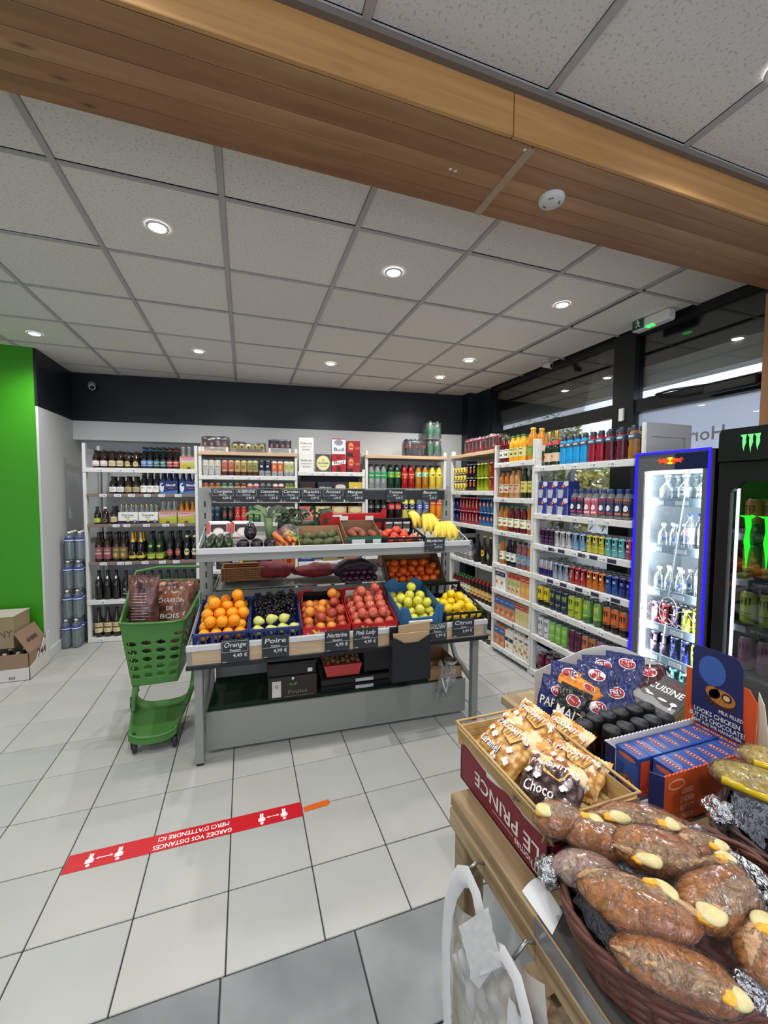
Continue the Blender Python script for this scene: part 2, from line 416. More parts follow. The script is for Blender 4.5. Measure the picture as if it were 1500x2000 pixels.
struct(MB().box(-4.3, 4.5, 0, -1.768, 4.9, CEIL + .02, m_green).build('wall_front'))
struct(MB().box(-4.45, -3.2, 0, -4.3, 4.6, CEIL + .02, m_white).build('wall_far_left'))
struct(MB().box(-1.752, 4.515, 0, -1.738, 5.6, .095, m_white, bev=.002).build('baseboard_left'))

# shop front: black aluminium frame, transoms, glass
fr = MB()
X0, X1 = 2.87, 2.95
fr.box(X0, 1.1, 2.8, X1, 4.36, CEIL + .02, m_black)
fr.box(X0, 4.30, 0, X1, 4.40, CEIL, m_black); fr.box(X0 - .015, 2.386, 0, X1, 2.577, CEIL, m_black)
fr.box(X0, 1.0, 2.21, X1, 4.32, 2.31, m_black); fr.box(X0, 1.0, 0, X1, 4.32, .12, m_black)
fr.box(X0, 1.1, 0, X1, 1.2, CEIL, m_black)
fr.box(X0, -3.2, 0, X1, -3.1, CEIL, m_black)
wf = struct(fr.build('window_1'))
m_glass = film('window_glass', (.96, .98, .98), .045, .01)
m_glass2 = film('transom_glass', (.86, .88, .88), .075, .02)
for y0, y1 in ((1.2, 2.386), (2.577, 4.32)):
    MB().box(2.905, y0, .12, 2.911, y1, 2.21, m_glass).build('pane', wf)
    MB().box(2.905, y0, 2.31, 2.911, y1, 2.80, m_glass2).build('pane', wf)
MB().box(2.905, -3.1, .12, 2.911, 1.1, 2.8, m_glass).build('pane', wf)
# opening hours lettering stuck on the outside of the door glass (reads reversed from inside)
m_vin = bpy.data.materials.new('frosted_vinyl'); m_vin.use_nodes = True; nt = m_vin.node_tree; b_ = nt.nodes['Principled BSDF']; tl_ = nt.nodes.new('ShaderNodeBsdfTranslucent'); tl_.inputs[0].default_value = (.60, .62, .70, 1); nt.links.new(tl_.outputs[0], nt.nodes['Material Output'].inputs[0])
MB().add([(2.914, 1.22, .9), (2.914, 2.38, .9), (2.914, 2.38, 2.205), (2.914, 1.22, 2.205)], [(0, 1, 2, 3)], m_vin).build('frosted_vinyl', wf)
lt = MB()
lt.text('Horaires', .125, C(120, 122, 126), lambda x, y: (2.902, 1.985 + x, 1.985 + y))
lt.build('lettering', wf)
# door closer and switch box
dcl = MB().box(2.80, 1.55, 2.225, 2.86, 1.85, 2.29, m_black, bev=.01).tube([(2.82, 1.84, 2.29), (2.80, 2.05, 2.305), (2.85, 2.2, 2.31)], .008, m_black)
tag(dcl.build('door_closer'), 'black hydraulic door closer on the transom above the shop door', 'door closer')
tag(MB().box(2.835, 2.46, 2.16, 2.855, 2.50, 2.26, C(225, 225, 222), bev=.003).build('junction_box'), 'small white box fixed on the black window mullion', 'junction box')
# outside: shutter housing and soffit seen through the transom panes, ground, trees
ex = MB().box(3.0, .9, 2.66, 3.7, 4.6, 2.98, C(40, 42, 44)).box(3.0, .9, 2.425, 3.12, 4.6, 2.58, C(232, 234, 232, rough=.4)).box(3.0, .9, 2.58, 3.20, 4.6, 2.66, C(52, 54, 56))
struct(ex.build('exterior_awning'))
struct(MB().box(2.95, -8, -.16, 30, 22, -.06, C(150, 150, 148, rough=.8)).build('ground_outside'))
m_leaf = [mat('leaf_yellow_green', lin(196, 188, 96), .6), mat('leaf_green', lin(140, 152, 84), .6), mat('leaf_olive', lin(168, 162, 100), .6)]
def tree(x, y, h, rx, ry, label, seed):
    rnd = random.Random(seed)
    t = root('broadleaf_tree', label, 'tree', T(x, y, -.06), 'trees beyond the shop window')
    tr = MB().tube([(0, 0, 0), (.1, .05, h * .3), (-.05, .1, h * .6)], .12, C(80, 66, 50), 8, rs=[.16, .12, .07])
    for k in range(6):
        a = k * 1.05; tr.tube([(0, 0, h * .35), (math.cos(a) * rx * .5, math.sin(a) * ry * .5, h * .7)], .04, C(80, 66, 50), 5)
    tr.build('trunk', t)
    f = MB(); V = []; F = [[], [], []]
    for k in range(2600):
        a = rnd.random() * 6.283; b = math.acos(rnd.uniform(-1, 1)); r = .55 + .45 * rnd.random()
        p = Vector((rx * r * math.sin(b) * math.cos(a), ry * r * math.sin(b) * math.sin(a), h * .62 + h * .4 * r * math.cos(b)))
        p += noise.noise_vector(p * 1.1) * .5
        q = .07 + .05 * rnd.random(); d1 = Vector((rnd.gauss(0, 1), rnd.gauss(0, 1), rnd.gauss(0, 1))).normalized(); d2 = d1.orthogonal().normalized()
        i = len(V); V += [p - d1 * q, p + d2 * q * .5, p + d1 * q, p - d2 * q * .5]; F[rnd.choice((0, 0, 1, 2)) if noise.noise(p * .8) > 0 else rnd.choice((1, 1, 2))].append((i, i + 1, i + 2, i + 3))
    for k in range(3):
        f.add(V if k == 0 else [], F[k] if k == 0 else [], m_leaf[k])
        if k:
            ii = f.mi(m_leaf[k]); f.f += F[k]; f.m += [ii] * len(F[k]); f.sm += [False] * len(F[k])
    stuff(f.build('foliage', t))
tree(8.4, 9.6, 3.8, 1.5, 1.5, 'yellowing tree outside, seen between the juice racks and mullion', 3)
tree(10.6, 6.2, 3.5, 1.4, 1.3, 'olive green tree outside, seen through pane beside the black mullion', 5)
tree(6.4, 6.9, 2.7, .9, 1.1, 'low bushy tree outside, seen low between cans and bottles', 9)
# wooden column at the window side
wc = wood('column_wood', lin(178, 130, 84), lin(150, 104, 62), (9, 9, 1.0), .5, kscale=(4, 4, 1.2))
tag(MB().box(2.74, 1.2, 0, 2.868, 1.50, 2.7, wc, bev=.004).build('wooden_post'), 'square timber post under the beam end beside the shop door', 'post')

# ---------------------------------------------------------------- downlights
lm = mat('lamp_lens', (1, 1, 1), .3, emit=(1, .99, .97), es=34)
rim = C(228, 228, 226, rough=.35)
LIT = [(-.377, 2.25), (.823, 2.25), (2.023, 2.25), (-1.587, 4.09), (-.377, 4.09), (.823, 4.04), (2.05, 4.10), (2.047, 3.48)]
LBL = ['round downlight in the ceiling panel nearest the timber beam, above the tape side', 'round downlight in the panel just past the beam, over the fruit stand',
       'round downlight near the beam on the window side', 'round downlight above the green wall corner', 'round downlight near the back wall above the beer rack',
       'round downlight near the back wall above the fruit stand', 'round downlight near the back corner by the window front', 'round downlight one panel ahead of the corner downlight']
LIT2 = [(-.28, .81), (1.52, .81), (-.28, -.99), (1.52, -.99), (-2.08, .81), (-2.08, 2.25), (-3.2, 4.0), (.6, -2.2)]
me0 = None
for k, (x, y) in enumerate(LIT + LIT2):
    if me0 is None:
        t0 = root('downlight', '', 'ceiling light', T(x, y, CEIL), 'round ceiling downlights')
        MB().lathe([(.036, -.002), (.040, -.006), (.049, -.004), (.051, .001)], 24, rim).build('trim_ring', t0)
        MB().disc(.037, -.0035, 24, lm, flip=True).build('lens', t0); me0 = t0; t = t0
    else: t = copy_thing(me0, T(x, y, CEIL))
    t['label'] = LBL[k] if k < 8 else 'round downlight %s on the till side of the beam' % ORD[k - 8]
    d = bpy.data.lights.new('downlight_beam', 'SPOT'); d.energy = 56 if k < 8 else 50; d.spot_size = math.radians(150); d.spot_blend = .9; d.shadow_soft_size = .03; d.color = (1, .985, .95)
    o = bpy.data.objects.new('downlight_beam', d); COL.objects.link(o); o.location = (x, y, CEIL - .02); o['kind'] = 'helper'

# cameras, exit sign
def dome(x, y, z, rz, label, M2=None):
    t = root('security_camera', label, 'camera', T(x, y, z, rz))
    MB().lathe([(.001, .02), (.028, .02), (.03, .0), (.02, -.004)], 18, C(205, 205, 203)).build('mount', t)
    b = MB().tube([(0, .02, -.02), (0, -.055, -.045)], .026, C(208, 208, 206), 16); b.tube([(0, -.05, -.043), (0, -.062, -.047)], .030, C(200, 200, 200), 16)
    b.build('housing', t); MB().tube([(0, -.06, -.0465), (0, -.064, -.0478)], .019, C(18, 18, 20, rough=.15), 14).build('lens', t)
dome(2.72, 3.22, CEIL - .02, .3, 'white bullet camera hanging from the ceiling beside the window front')
t = root('security_camera', 'white bullet camera on the navy band above the beer rack', 'camera', T(-1.55, wy(-1.55) - .03, 2.70, wang))
MB().tube([(0, .03, .02), (0, -.005, .02)], .034, C(170, 172, 176), 16).build('mount', t)
MB().tube([(0, 0, .02), (.035, -.07, -.02)], .026, C(185, 187, 190), 16).tube([(.033, -.066, -.018), (.038, -.076, -.0235)], .031, C(190, 192, 195), 16).build('housing', t)
MB().tube([(.0375, -.0752, -.023), (.0385, -.0772, -.0242)], .02, C(15, 15, 18, rough=.15), 14).build('lens', t)
t = root('exit_sign', 'white emergency exit lamp with green running figure under the ceiling', 'exit sign', T(2.74, 2.17, CEIL - .075, 0))
MB().box(-.03, -.14, 0, .05, .14, .075, C(228, 230, 226, rough=.4), bev=.012).build('housing', t)
p = MB().box(-.033, .035, .004, -.0295, .125, .070, C(30, 95, 62))
wm = C(235, 240, 236)
fn = lambda x, y: (-.0345, .08 - x, .037 + y)
def fpoly(mb, pts, m, fn): mb.add([fn(*q) for q in pts], [tuple(range(len(pts)))], m)
fpoly(p, [(-.006, .022), (.006, .022), (.008, .0), (-.004, 0)], wm, fn); fpoly(p, [(-.004, 0), (.006, 0), (.022, -.02), (.015, -.022)], wm, fn)
fpoly(p, [(-.004, 0), (.003, 0), (-.012, -.02), (-.02, -.014)], wm, fn); fpoly(p, [(.006, .018), (.02, .006), (.017, .003), (.004, .012)], wm, fn)
fpoly(p, [(-.006, .02), (-.02, .016), (-.018, .012), (-.004, .014)], wm, fn); fpoly(p, [(-.003 + .006 * math.cos(a), .029 + .006 * math.sin(a)) for a in [i * .785 for i in range(8)]], wm, fn)
p.build('pictogram', t)
MB().box(-.032, -.03, -.004, .0, .02, .004, mat('green_led', lin(60, 220, 90), .3, emit=lin(60, 240, 100), es=1.6)).build('indicator_lamp', t)

# red distancing tape on the floor, with its white print, and an orange scrap
m_red = mat('red_tape', lin(190, 26, 38), .35)
Mt = Matrix(((.99996, -.009, 0, -.74), (-.009, 1, 0, 1.985), (0, 0, 1, .0004), (0, 0, 0, 1)))
tp = MB().box(0, -.046, 0, .993, .048, .0012, m_red)
t = tag(tp.build('floor_tape', None, T(-.738, 1.988, .0004, -.0085)), 'red distancing tape stuck across the pale floor tiles', 'floor tape')
pr = MB(); wt = C(240, 236, 236)
f1 = lambda x, y: (.455 - x, .012 - y - .000, .0016)
pr.text('GARDEZ VOS DISTANCES', .034, wt, lambda x, y: (.50 - x, -.022 - y, .0016), width=.33)
pr.text("MERCI D'ATTENDRE ICI", .034, wt, lambda x, y: (.50 - x, .020 - y, .0016), width=.30)
def man(cx):
    a = [(cx + .008 * math.cos(q), -.030 + .008 * math.sin(q)) for q in [i * .7 for i in range(9)]]
    pr.add([(x, y, .0016) for x, y in a], [tuple(range(9))], wt)
    for r in ((-.012, -.019, .012, .004), (-.008, .004, -.001, .030), (.001, .004, .008, .030), (-.016, -.017, -.013, .002), (.013, -.017, .016, .002)):
        pr.add([(cx + r[0], r[1], .0016), (cx + r[2], r[1], .0016), (cx + r[2], r[3], .0016), (cx + r[0], r[3], .0016)], [(0, 1, 2, 3)], wt)
for a, b in ((.09, .20), (.80, .905)):
    man(a); man(b)
    pr.add([(a + .03, -.003, .0016), (b - .03, -.003, .0016), (b - .03, .001, .0016), (a + .03, .001, .0016)], [(0, 1, 2, 3)], wt)
    for c, sgn in ((a + .022, 1), (b - .022, -1)): pr.add([(c, -.001, .0016), (c + sgn * .012, -.008, .0016), (c + sgn * .012, .006, .0016)], [(0, 1, 2) if sgn > 0 else (0, 2, 1)], wt)
stuff(pr.build('lettering', t))
og = MB().prism([(.266, 1.955), (.385, 1.963), (.396, 1.975), (.394, 2.0), (.375, 2.0), (.27, 1.99), (.262, 1.975)], .0004, .0018, mat('orange_tape', lin(205, 92, 28), .5))
tag(og.build('orange_tape_scrap'), 'short scrap of orange tape beside the red tape end', 'tape scrap')
mm = MB().box(1.93, 1.52, .0002, 2.85, 2.625, .006, mat('black_mat', lin(26, 26, 27), .95), bev=.002)
tag(mm.build('door_mat'), 'black entrance mat on the floor in front of the fridges', 'mat')
# ================================================================ racks
m_shelf = mat('shelf_white', lin(214, 214, 210), .5)
m_brownshelf = mat('shelf_bare_board', lin(128, 110, 100), .6)
m_tagw = C(236, 238, 244); m_tagi = C(150, 152, 166); m_tagn = C(52, 48, 84)
m_topb = wood('pine_board', lin(206, 178, 146), lin(186, 154, 120), (1.5, 20, 20), .5, knots=False)
MBACK = frame((-1.549, 4.898, 0), (1, -.1175, 0), (.1175, 1, 0))
MSIDE = Matrix.Translation((2.34, 4.37, 0)) @ Matrix.Rotation(-PI / 2, 4, 'Z')
tagme = None
def rack(label, M, x0, x1, depth, height, levels, top=None, brown=(), back=None, left=True, right=True, tags=5, fullside=False):
    t = root('shelving_rack', label, 'shelf rack', M @ Matrix.Translation((x0, 0, 0)))
    W = x1 - x0
    for sx, on in ((0, left), (W - .03, right)):
        if not on: continue
        p = MB(); p.box(sx, 0, 0, sx + .03, .045, height, m_shelf, bev=.002); p.box(sx, depth - .045, 0, sx + .03, depth, height, m_shelf, bev=.002)
        for z in (.12, height * .5, height - .1): p.box(sx + .004, .045, z, sx + .026, depth - .045, z + .05, m_shelf)
        if fullside: p.box(sx + .01, .045, .05, sx + .02, depth - .045, height - .05, m_shelf)
        for k in range(int(height / .16)): p.disc(.004, 0, 6, m_gap, Matrix.Translation((sx + (.0305 if sx < .1 else -.0005), .022, .12 + k * .16)) @ Matrix.Rotation(PI / 2 if sx < .1 else -PI / 2, 4, 'Y'))
        p.build('upright', t)
    if back: MB().box(.03, depth - .012, .05, W - .03, depth - .004, height - .04, back).build('back_panel', t)
    rnd = random.Random(int(x0 * 100) + 3)
    for k, z in enumerate(levels):
        br = k in brown; dk_ = W > .93 and W < .945 and k in (2, 3)
        s = MB(); s.box(.03, .012, z - .022, W - .03, depth - .015, z - .001, m_shelf if not br else m_brownshelf)
        so = s.build('shelf', t)
        hgt = .046 if not br else .032
        MB().box(.002 if not br else .03, -.006, z - hgt, W - .002 if not br else W - .03, .010, z, m_shelf if not br else m_brownshelf, bev=.002).build('price_strip', so)
        n = tags if not br else tags + 1
        for q in range(n):
            if rnd.random() < .12: continue
            cx = .08 + (W - .2) * (q + rnd.uniform(.1, .7)) / n
            if dk_: MB().box(-.034, -.001, -.013, .034, .0006, .013, m_tagn).build('price_tag', so, Matrix.Translation((cx + .075, -.0072, z - .024)))
            global tagme
            if tagme is None:
                g = MB().box(-.032, -.001, -.014, .032, .0008, .014, m_tagw); g.box(-.026, -.0014, -.006, -.004, -.0008, .0, m_tagi); g.box(.002, -.0014, -.008, .024, -.0008, .006, m_tagi)
                for a in range(5): g.box(-.026 + a * .005, -.0014, .004, -.0235 + a * .005, -.0008, .010, m_tagi)
                o = g.build('price_tag', so); tagme = o.data; o.matrix_basis = Matrix.Translation((cx, -.0072, z - .024 + (0 if not br else .006)))
            else: put('price_tag', tagme, so, Matrix.Translation((cx, -.0072, z - .024 + (0 if not br else .006))))
    if top: MB().box(-.002, -.012, height - .05 - .036, W + .002, depth, height - .05, top, bev=.002).build('top_board', t)
    return t
LV = {'beer': [1.812, 1.548, 1.235, .841, .444, .049], 'can': [1.75, 1.50, 1.24, .98, .723, .35, .049], 'pack': [1.805, 1.50, 1.22, .78, .37, .05],
      'soda': [1.62, 1.25, .835, .42, .04], 'corner': [1.60, 1.235, .832, .424, .02], 'juice': [1.87, 1.537, 1.218, .894, .64, .381, .086],
      'energy': [1.81, 1.413, 1.156, .897, .636, .373, .063]}
LV = {k: [z for z in v] for k, v in LV.items()}
rack('white rack of bottled beers standing in the recess beside the white side wall', MBACK, 0, 1.085, .36, 2.06, LV['beer'], brown=(1, 2, 3))
rack('white rack of tall beer cans with packs on its wooden top', MBACK, 1.095, 2.13, .36, 2.055, LV['can'], top=m_topb, back=m_shelf)
rack('white rack of cardboard beer cases with no top board', MBACK, 2.135, 2.90, .36, 1.84, LV['pack'], back=C(60, 62, 62), left=False, tags=4)
rack('white rack of big soda bottles under a wooden top board', MBACK, 2.905, 3.90, .36, 2.06, LV['soda'], top=m_topb, back=m_shelf)
rack('white corner rack of stacked soft drink cans facing the shop', MSIDE, .02, .905, .40, 2.06, LV['corner'], top=m_topb, back=m_shelf, left=True, right=False)
rack('white rack of juice bottles and cartons beside the corner rack', MSIDE, .91, 1.50, .40, 2.045, LV['juice'], tags=4)
rack('white rack of energy drink cans beside the blue-lit fridge', MSIDE, 1.505, 2.445, .40, 2.04, LV['energy'], right=False)
# tall end panel behind the lit fridge
ep = MB().box(0, 0, 0, .022, .40, 2.035, m_shelf); ep.box(.024, .0, 0, .03, .05, 2.035, m_shelf).box(.024, .35, 0, .03, .40, 2.035, m_shelf).box(.024, .05, 1.95, .03, .35, 2.035, m_shelf)
t = tag(ep.build('end_panel', None, MSIDE @ Matrix.Translation((2.458, .03, 0))), 'white framed end panel rising behind the blue-lit fridge', 'panel')

# ---------------------------------------------------------------- products
m_lid = mat('can_lid', lin(190, 192, 196), .28, 1.)
m_gloss = dict(rough=.25)
def wrap(r, z0=0.):
    return lambda x, y: ((r + .0006) * math.sin(x / r), -(r + .0006) * math.cos(x / r), y + z0)
def flat(y0=0., z0=0., x0=0.):
    return lambda x, y: (x + x0, y0, y + z0)
def emb(items, fn, name='lettering', parent=None, lift=0):
    """printed motifs: e ellipse, q quad, t text, v vertical text, c claw marks, p polygon"""
    g = MB(); fn0 = fn
    for q_, it in enumerate(items):
        k = it[0]
        # every later motif sits a hair proud of the one it is printed over
        cx_, cy_ = {'e': (1, 2), 'c': (1, 2), 't': (2, 3), 'v': (2, 3)}.get(k, (0, 0)); cx_, cy_ = (it[cx_], it[cy_]) if cx_ else (((it[1] + it[3]) / 2, (it[2] + it[4]) / 2) if k == 'q' else it[1][0])
        p0 = Vector(fn0(cx_, cy_)); nn = (Vector(fn0(cx_ + .002, cy_)) - p0).cross(Vector(fn0(cx_, cy_ + .002)) - p0)
        nn = nn.normalized() * (.00028 * q_) if nn.length else Vector((0, 0, 0)); fn = lambda x, y, nn=nn: tuple(Vector(fn0(x, y)) + nn)
        if k == 'e':
            _, cx, cy, rx, ry, m = it; n = 14
            pts = [fn(cx + rx * math.cos(2 * PI * i / n), cy + ry * math.sin(2 * PI * i / n)) for i in range(n)]
            c0 = fn(cx, cy); g.add([c0] + pts, [(0, 1 + i, 1 + (i + 1) % n) for i in range(n)], m)
        elif k == 'q':
            _, a, b, c, d, m = it; n = max(1, int((c - a) / .012))
            for i in range(n):
                x0 = a + (c - a) * i / n; x1 = a + (c - a) * (i + 1) / n
                g.add([fn(x0, b), fn(x1, b), fn(x1, d), fn(x0, d)], [(0, 1, 2, 3)], m)
        elif k == 't': g.text(it[1], it[4], it[5], lambda x, y: fn(x + it[2], y + it[3]), width=it[6] if len(it) > 6 else None)
        elif k == 'v': g.text(it[1], it[4], it[5], lambda x, y: fn(it[2] - y, it[3] + x), width=it[6] if len(it) > 6 else None)
        elif k == 'c':
            _, cx, cy, s, m = it
            for dx in (-.32, 0, .32):
                P = [(dx - .16, .5), (dx + .14, .5), (dx + .10, .30), (dx + .12, .05), (dx + .04, -.2), (dx + .03, -.5 + abs(dx) * .3), (dx - .04, -.15), (dx - .06, .1), (dx - .05, .33)]
                g.add([fn(cx + x * s, cy + y * s) for x, y in P], [tuple(range(len(P)))], m)
        elif k == 'p': g.add([fn(x, y) for x, y in it[1]], [tuple(range(len(it[1])))], it[2])
    return g
PROD = {}
def fin(name, o): PROD[name] = o; return o
def hide(o):  # prototypes wait far below in no collection until first used
    for q in [o] + list(o.children_recursive): COL.objects.unlink(q)
def mk_can(key, kind, bands, items=(), r=.033, h=.168, seg=18):
    g = MB(); prof = [(.001, 0), (r * .72, .001), (r * .8, .004)]; ms = [m_lid, m_lid]
    zz = [.012] + [h * f for f, _ in bands[1:]] + [h - .016]
    prof.append((r, .012)); ms.append(bands[0][1])
    for i, (f, m) in enumerate(bands):
        top = h * bands[i + 1][0] if i + 1 < len(bands) else h - .018
        prof.append((r, top)); ms.append(m)
    prof.append((r * .86, h - .006)); ms.append(bands[-1][1])
    g.lathe(prof, seg, ms)
    o = g.build(kind)
    l = MB().lathe([(r * .86, h - .006), (r * .88, h - .001), (r * .84, h), (r * .8, h - .004), (.001, h - .004)], seg, m_lid)
    l.box(-.006, -.010, h - .004, .006, .006, h - .0022, m_lid); l.build('lid', o)
    if items: emb(items, wrap(r, h / 2)).build('lettering', o)
    hide(o); PROD[key] = o
def mk_bottle(key, kind, prof, body, cap, label=None, items=(), neck=None, liquid=None, caph=.012, seg=16):
    """prof (r, z); label (z0, z1, material)"""
    g = MB().lathe(prof, seg, body); o = g.build(kind)
    rt_, zt = prof[-1]
    MB().lathe([(rt_ * 1.18, zt - caph), (rt_ * 1.22, zt - .002), (rt_ * 1.0, zt + .003), (.001, zt + .003)], 12, cap).build('cap', o)
    def rad(z):
        for (r0, z0), (r1, z1) in zip(prof, prof[1:]):
            if z0 <= z <= z1 and z1 > z0: return r0 + (r1 - r0) * (z - z0) / (z1 - z0)
        return prof[1][0]
    if label:
        z0, z1, m = label[:3]; ra = rad((z0 + z1) / 2)
        n = 5; lb = MB().lathe([(rad(z0 + (z1 - z0) * i / n) + .0008, z0 + (z1 - z0) * i / n) for i in range(n + 1)], seg, m, a0=-PI / 2 - 2.2, a1=-PI / 2 + 2.2).build('label', o)
        if items:
            emb(items, lambda x, y: ((rad((z0 + z1) / 2 + y) + .0014) * math.sin(x / ra), -(rad((z0 + z1) / 2 + y) + .0014) * math.cos(x / ra), y + (z0 + z1) / 2)).build('lettering', lb)
    if neck:
        z0, z1, m = neck
        MB().lathe([(rad(z) + .0012, z) for z in (z0, (z0 * 2 + z1) / 3, (z0 + 2 * z1) / 3, z1)], 14, m).build('neck_wrap', o)
    hide(o); PROD[key] = o
def P_beer(s=1., r=.0305, h=.20):   # stubby 25/33cl
    return [(.001, 0), (r * .9, .001), (r, .006), (r, h * .56), (r * .92, h * .64), (r * .5, h * .78), (r * .42, h * .86), (r * .42, h)]
def P_long(r=.0305, h=.235):
    return [(.001, 0), (r * .9, .001), (r, .006), (r, h * .52), (r * .9, h * .60), (r * .48, h * .74), (r * .40, h * .9), (r * .42, h)]
def P_big(r=.038, h=.30):
    return [(.001, 0), (r * .9, .001), (r, .008), (r, h * .55), (r * .9, h * .63), (r * .45, h * .78), (r * .36, h * .9), (r * .38, h)]
def P_pet(r=.04, h=.285):
    return [(.001, 0), (r * .8, .002), (r, .014), (r * .97, h * .28), (r, h * .34), (r, h * .62), (r * .93, h * .7), (r * .6, h * .84), (r * .32, h * .92), (r * .32, h)]
def P_juice(r=.036, h=.24):
    return [(.001, 0), (r * .92, .002), (r, .012), (r, h * .5), (r * .94, h * .56), (r, h * .62), (r * .9, h * .74), (r * .5, h * .88), (r * .45, h)]
brn = mat('brown_glass', lin(38, 22, 14), .08, spec=.7, coat=.3); grn = mat('green_glass', lin(22, 46, 26), .08, spec=.7, coat=.3); blk = mat('black_glass', lin(14, 13, 15), .08, spec=.7, coat=.3)
nvb = mat('blue_glass', lin(20, 34, 72), .1, spec=.7)
amber = mat('amber_drink', lin(196, 130, 24), .1, spec=.6, trans=.3); clr = film('clear_bottle', (.93, .96, .95), .12, .05, body=.10)
gold = mat('gold_foil', lin(196, 160, 82), .3, .8); W = C(238, 236, 232); K = C(22, 22, 24); RD = C(190, 30, 34); YL = C(232, 205, 70); GR = C(52, 130, 62); NV = C(28, 40, 92); CR = C(226, 216, 168); PK = C(200, 60, 100)
TN = C(196, 180, 130); LM = C(190, 214, 60); BL = C(66, 120, 186); TL_ = C(36, 104, 104)
mk_bottle('beer_pink', 'beer_bottle', P_beer(h=.178), brn, K, (.02, .072, W), [('t', 'PECHERESSE', 0, .004, .011, PK, .05), ('q', -.03, -.018, .03, -.013, PK)])
mk_bottle('beer_cream', 'beer_bottle', P_beer(h=.176), brn, K, (.02, .075, CR), [('t', 'BLONDE', 0, .002, .012, C(60, 50, 40), .04), ('q', -.02, -.014, .02, -.010, RD)])
mk_bottle('beer_oval', 'beer_bottle', P_beer(h=.17), brn, K, (.022, .03, CR), [('e', 0, .018, .026, .026, CR), ('e', 0, .018, .018, .018, C(222, 190, 80)), ('t', 'BIERE', 0, .018, .010, K, .03)])
for k, c, tx in (('tall_blue', BL, 'BLUE'), ('tall_teal', TL_, 'IPA'), ('tall_red', C(176, 44, 50), 'ROUGE')):
    mk_bottle(k, 'beer_bottle', P_long(h=.225), blk, K, (.02, .085, c), [('q', -.03, .012, .03, .018, W), ('t', tx, 0, 0, .016, W, .032), ('q', -.03, -.022, .03, -.018, W)], neck=(.19, .2, c))
mk_bottle('stub_white', 'beer_bottle', P_beer(r=.034, h=.175), blk, K, (.018, .07, W), [('e', 0, 0, .018, .018, C(40, 40, 40)), ('e', 0, 0, .015, .015, W), ('t', 'AB', 0, 0, .014, K)])
mk_bottle('stub_tan', 'beer_bottle', P_beer(r=.032, h=.178), brn, K, (.018, .07, TN), [('t', 'TRIPEL', 0, .006, .012, K, .038), ('q', -.02, -.012, .02, -.008, K)])
mk_bottle('tall_white', 'beer_bottle', P_long(h=.222), blk, K, (.015, .085, W), [('t', 'TRA', 0, .01, .022, K, .036), ('q', -.012, -.014, .012, -.012, K)])
mk_bottle('beer_lime', 'beer_bottle', P_beer(h=.175), brn, K, (.015, .06, LM), [('t', 'X', 0, 0, .02, K)])
mk_bottle('beer_brown', 'beer_bottle', P_beer(h=.17), brn, W, (.02, .05, C(60, 36, 30)), [('e', 0, 0, .018, .018, C(190, 160, 150)), ('e', 0, 0, .014, .014, C(60, 36, 30))])
mk_bottle('big_pink', 'beer_bottle', P_big(), brn, K, (.03, .15, C(150, 84, 92)), [('t', 'KRIEK', 0, .03, .02, C(226, 200, 190), .05), ('q', -.03, -.01, .03, .004, C(220, 190, 180))])
mk_bottle('big_tan', 'beer_bottle', P_big(), brn, K, (.03, .15, C(132, 108, 60)), [('t', 'PECHE', 0, .03, .02, C(230, 210, 160), .05), ('e', 0, -.02, .02, .02, C(200, 180, 90))])
mk_bottle('big_gold', 'beer_bottle', P_big(), blk, gold, (.03, .06, YL), [('p', [(-.036, -.02), (.036, -.02), (.034, .03), (.02, .05), (0, .06), (-.02, .05), (-.034, .03)], C(224, 178, 40)), ('t', 'ABBAYE', 0, .015, .016, K, .05)], neck=(.20, .29, gold))
mk_bottle('big_lime', 'beer_bottle', P_big(), grn, K, (.02, .085, LM), [('q', -.04, .02, .04, .03, K), ('t', 'GUEUZE', 0, -.002, .016, K, .05), ('e', 0, .10, .018, .012, LM)])
mk_bottle('big_redoval', 'beer_bottle', P_big(), blk, K, (.09, .1, blk), [('e', 0, -.01, .026, .038, C(206, 108, 92)), ('e', 0, -.01, .020, .031, C(190, 70, 60)), ('t', 'ROUGE', 0, -.01, .012, W, .034)])
mk_bottle('big_creamoval', 'beer_bottle', P_big(), blk, K, (.09, .1, blk), [('e', 0, -.01, .026, .038, C(222, 214, 160)), ('t', 'TRIPLE', 0, -.01, .012, C(60, 60, 30), .036)], neck=(.24, .26, CR))
mk_bottle('big_tag', 'wine_bottle', P_big(h=.30), blk, K, (.01, .02, blk), [('e', 0, .215, .016, .016, W), ('t', 'DRY', 0, .14, .014, C(160, 160, 190), .02)])
mk_bottle('big_dark', 'wine_bottle', P_big(h=.29), blk, K, (.05, .12, K), [('t', 'X', 0, .01, .05, C(200, 200, 200)), ('q', -.02, -.03, .02, -.026, W)])
mk_bottle('big_green', 'wine_bottle', P_big(h=.28), grn, K, (.05, .1, C(214, 210, 196)), [('t', 'CIDRE', 0, 0, .014, K, .04)])
mk_bottle('big_label', 'beer_bottle', P_big(h=.30), brn, K, (.05, .15, CR), [('q', -.04, -.006, .04, .012, C(150, 70, 40)), ('t', 'BRUNE', 0, .03, .016, C(110, 40, 30), .05), ('t', 'ALE', 0, -.028, .014, C(110, 40, 30))])
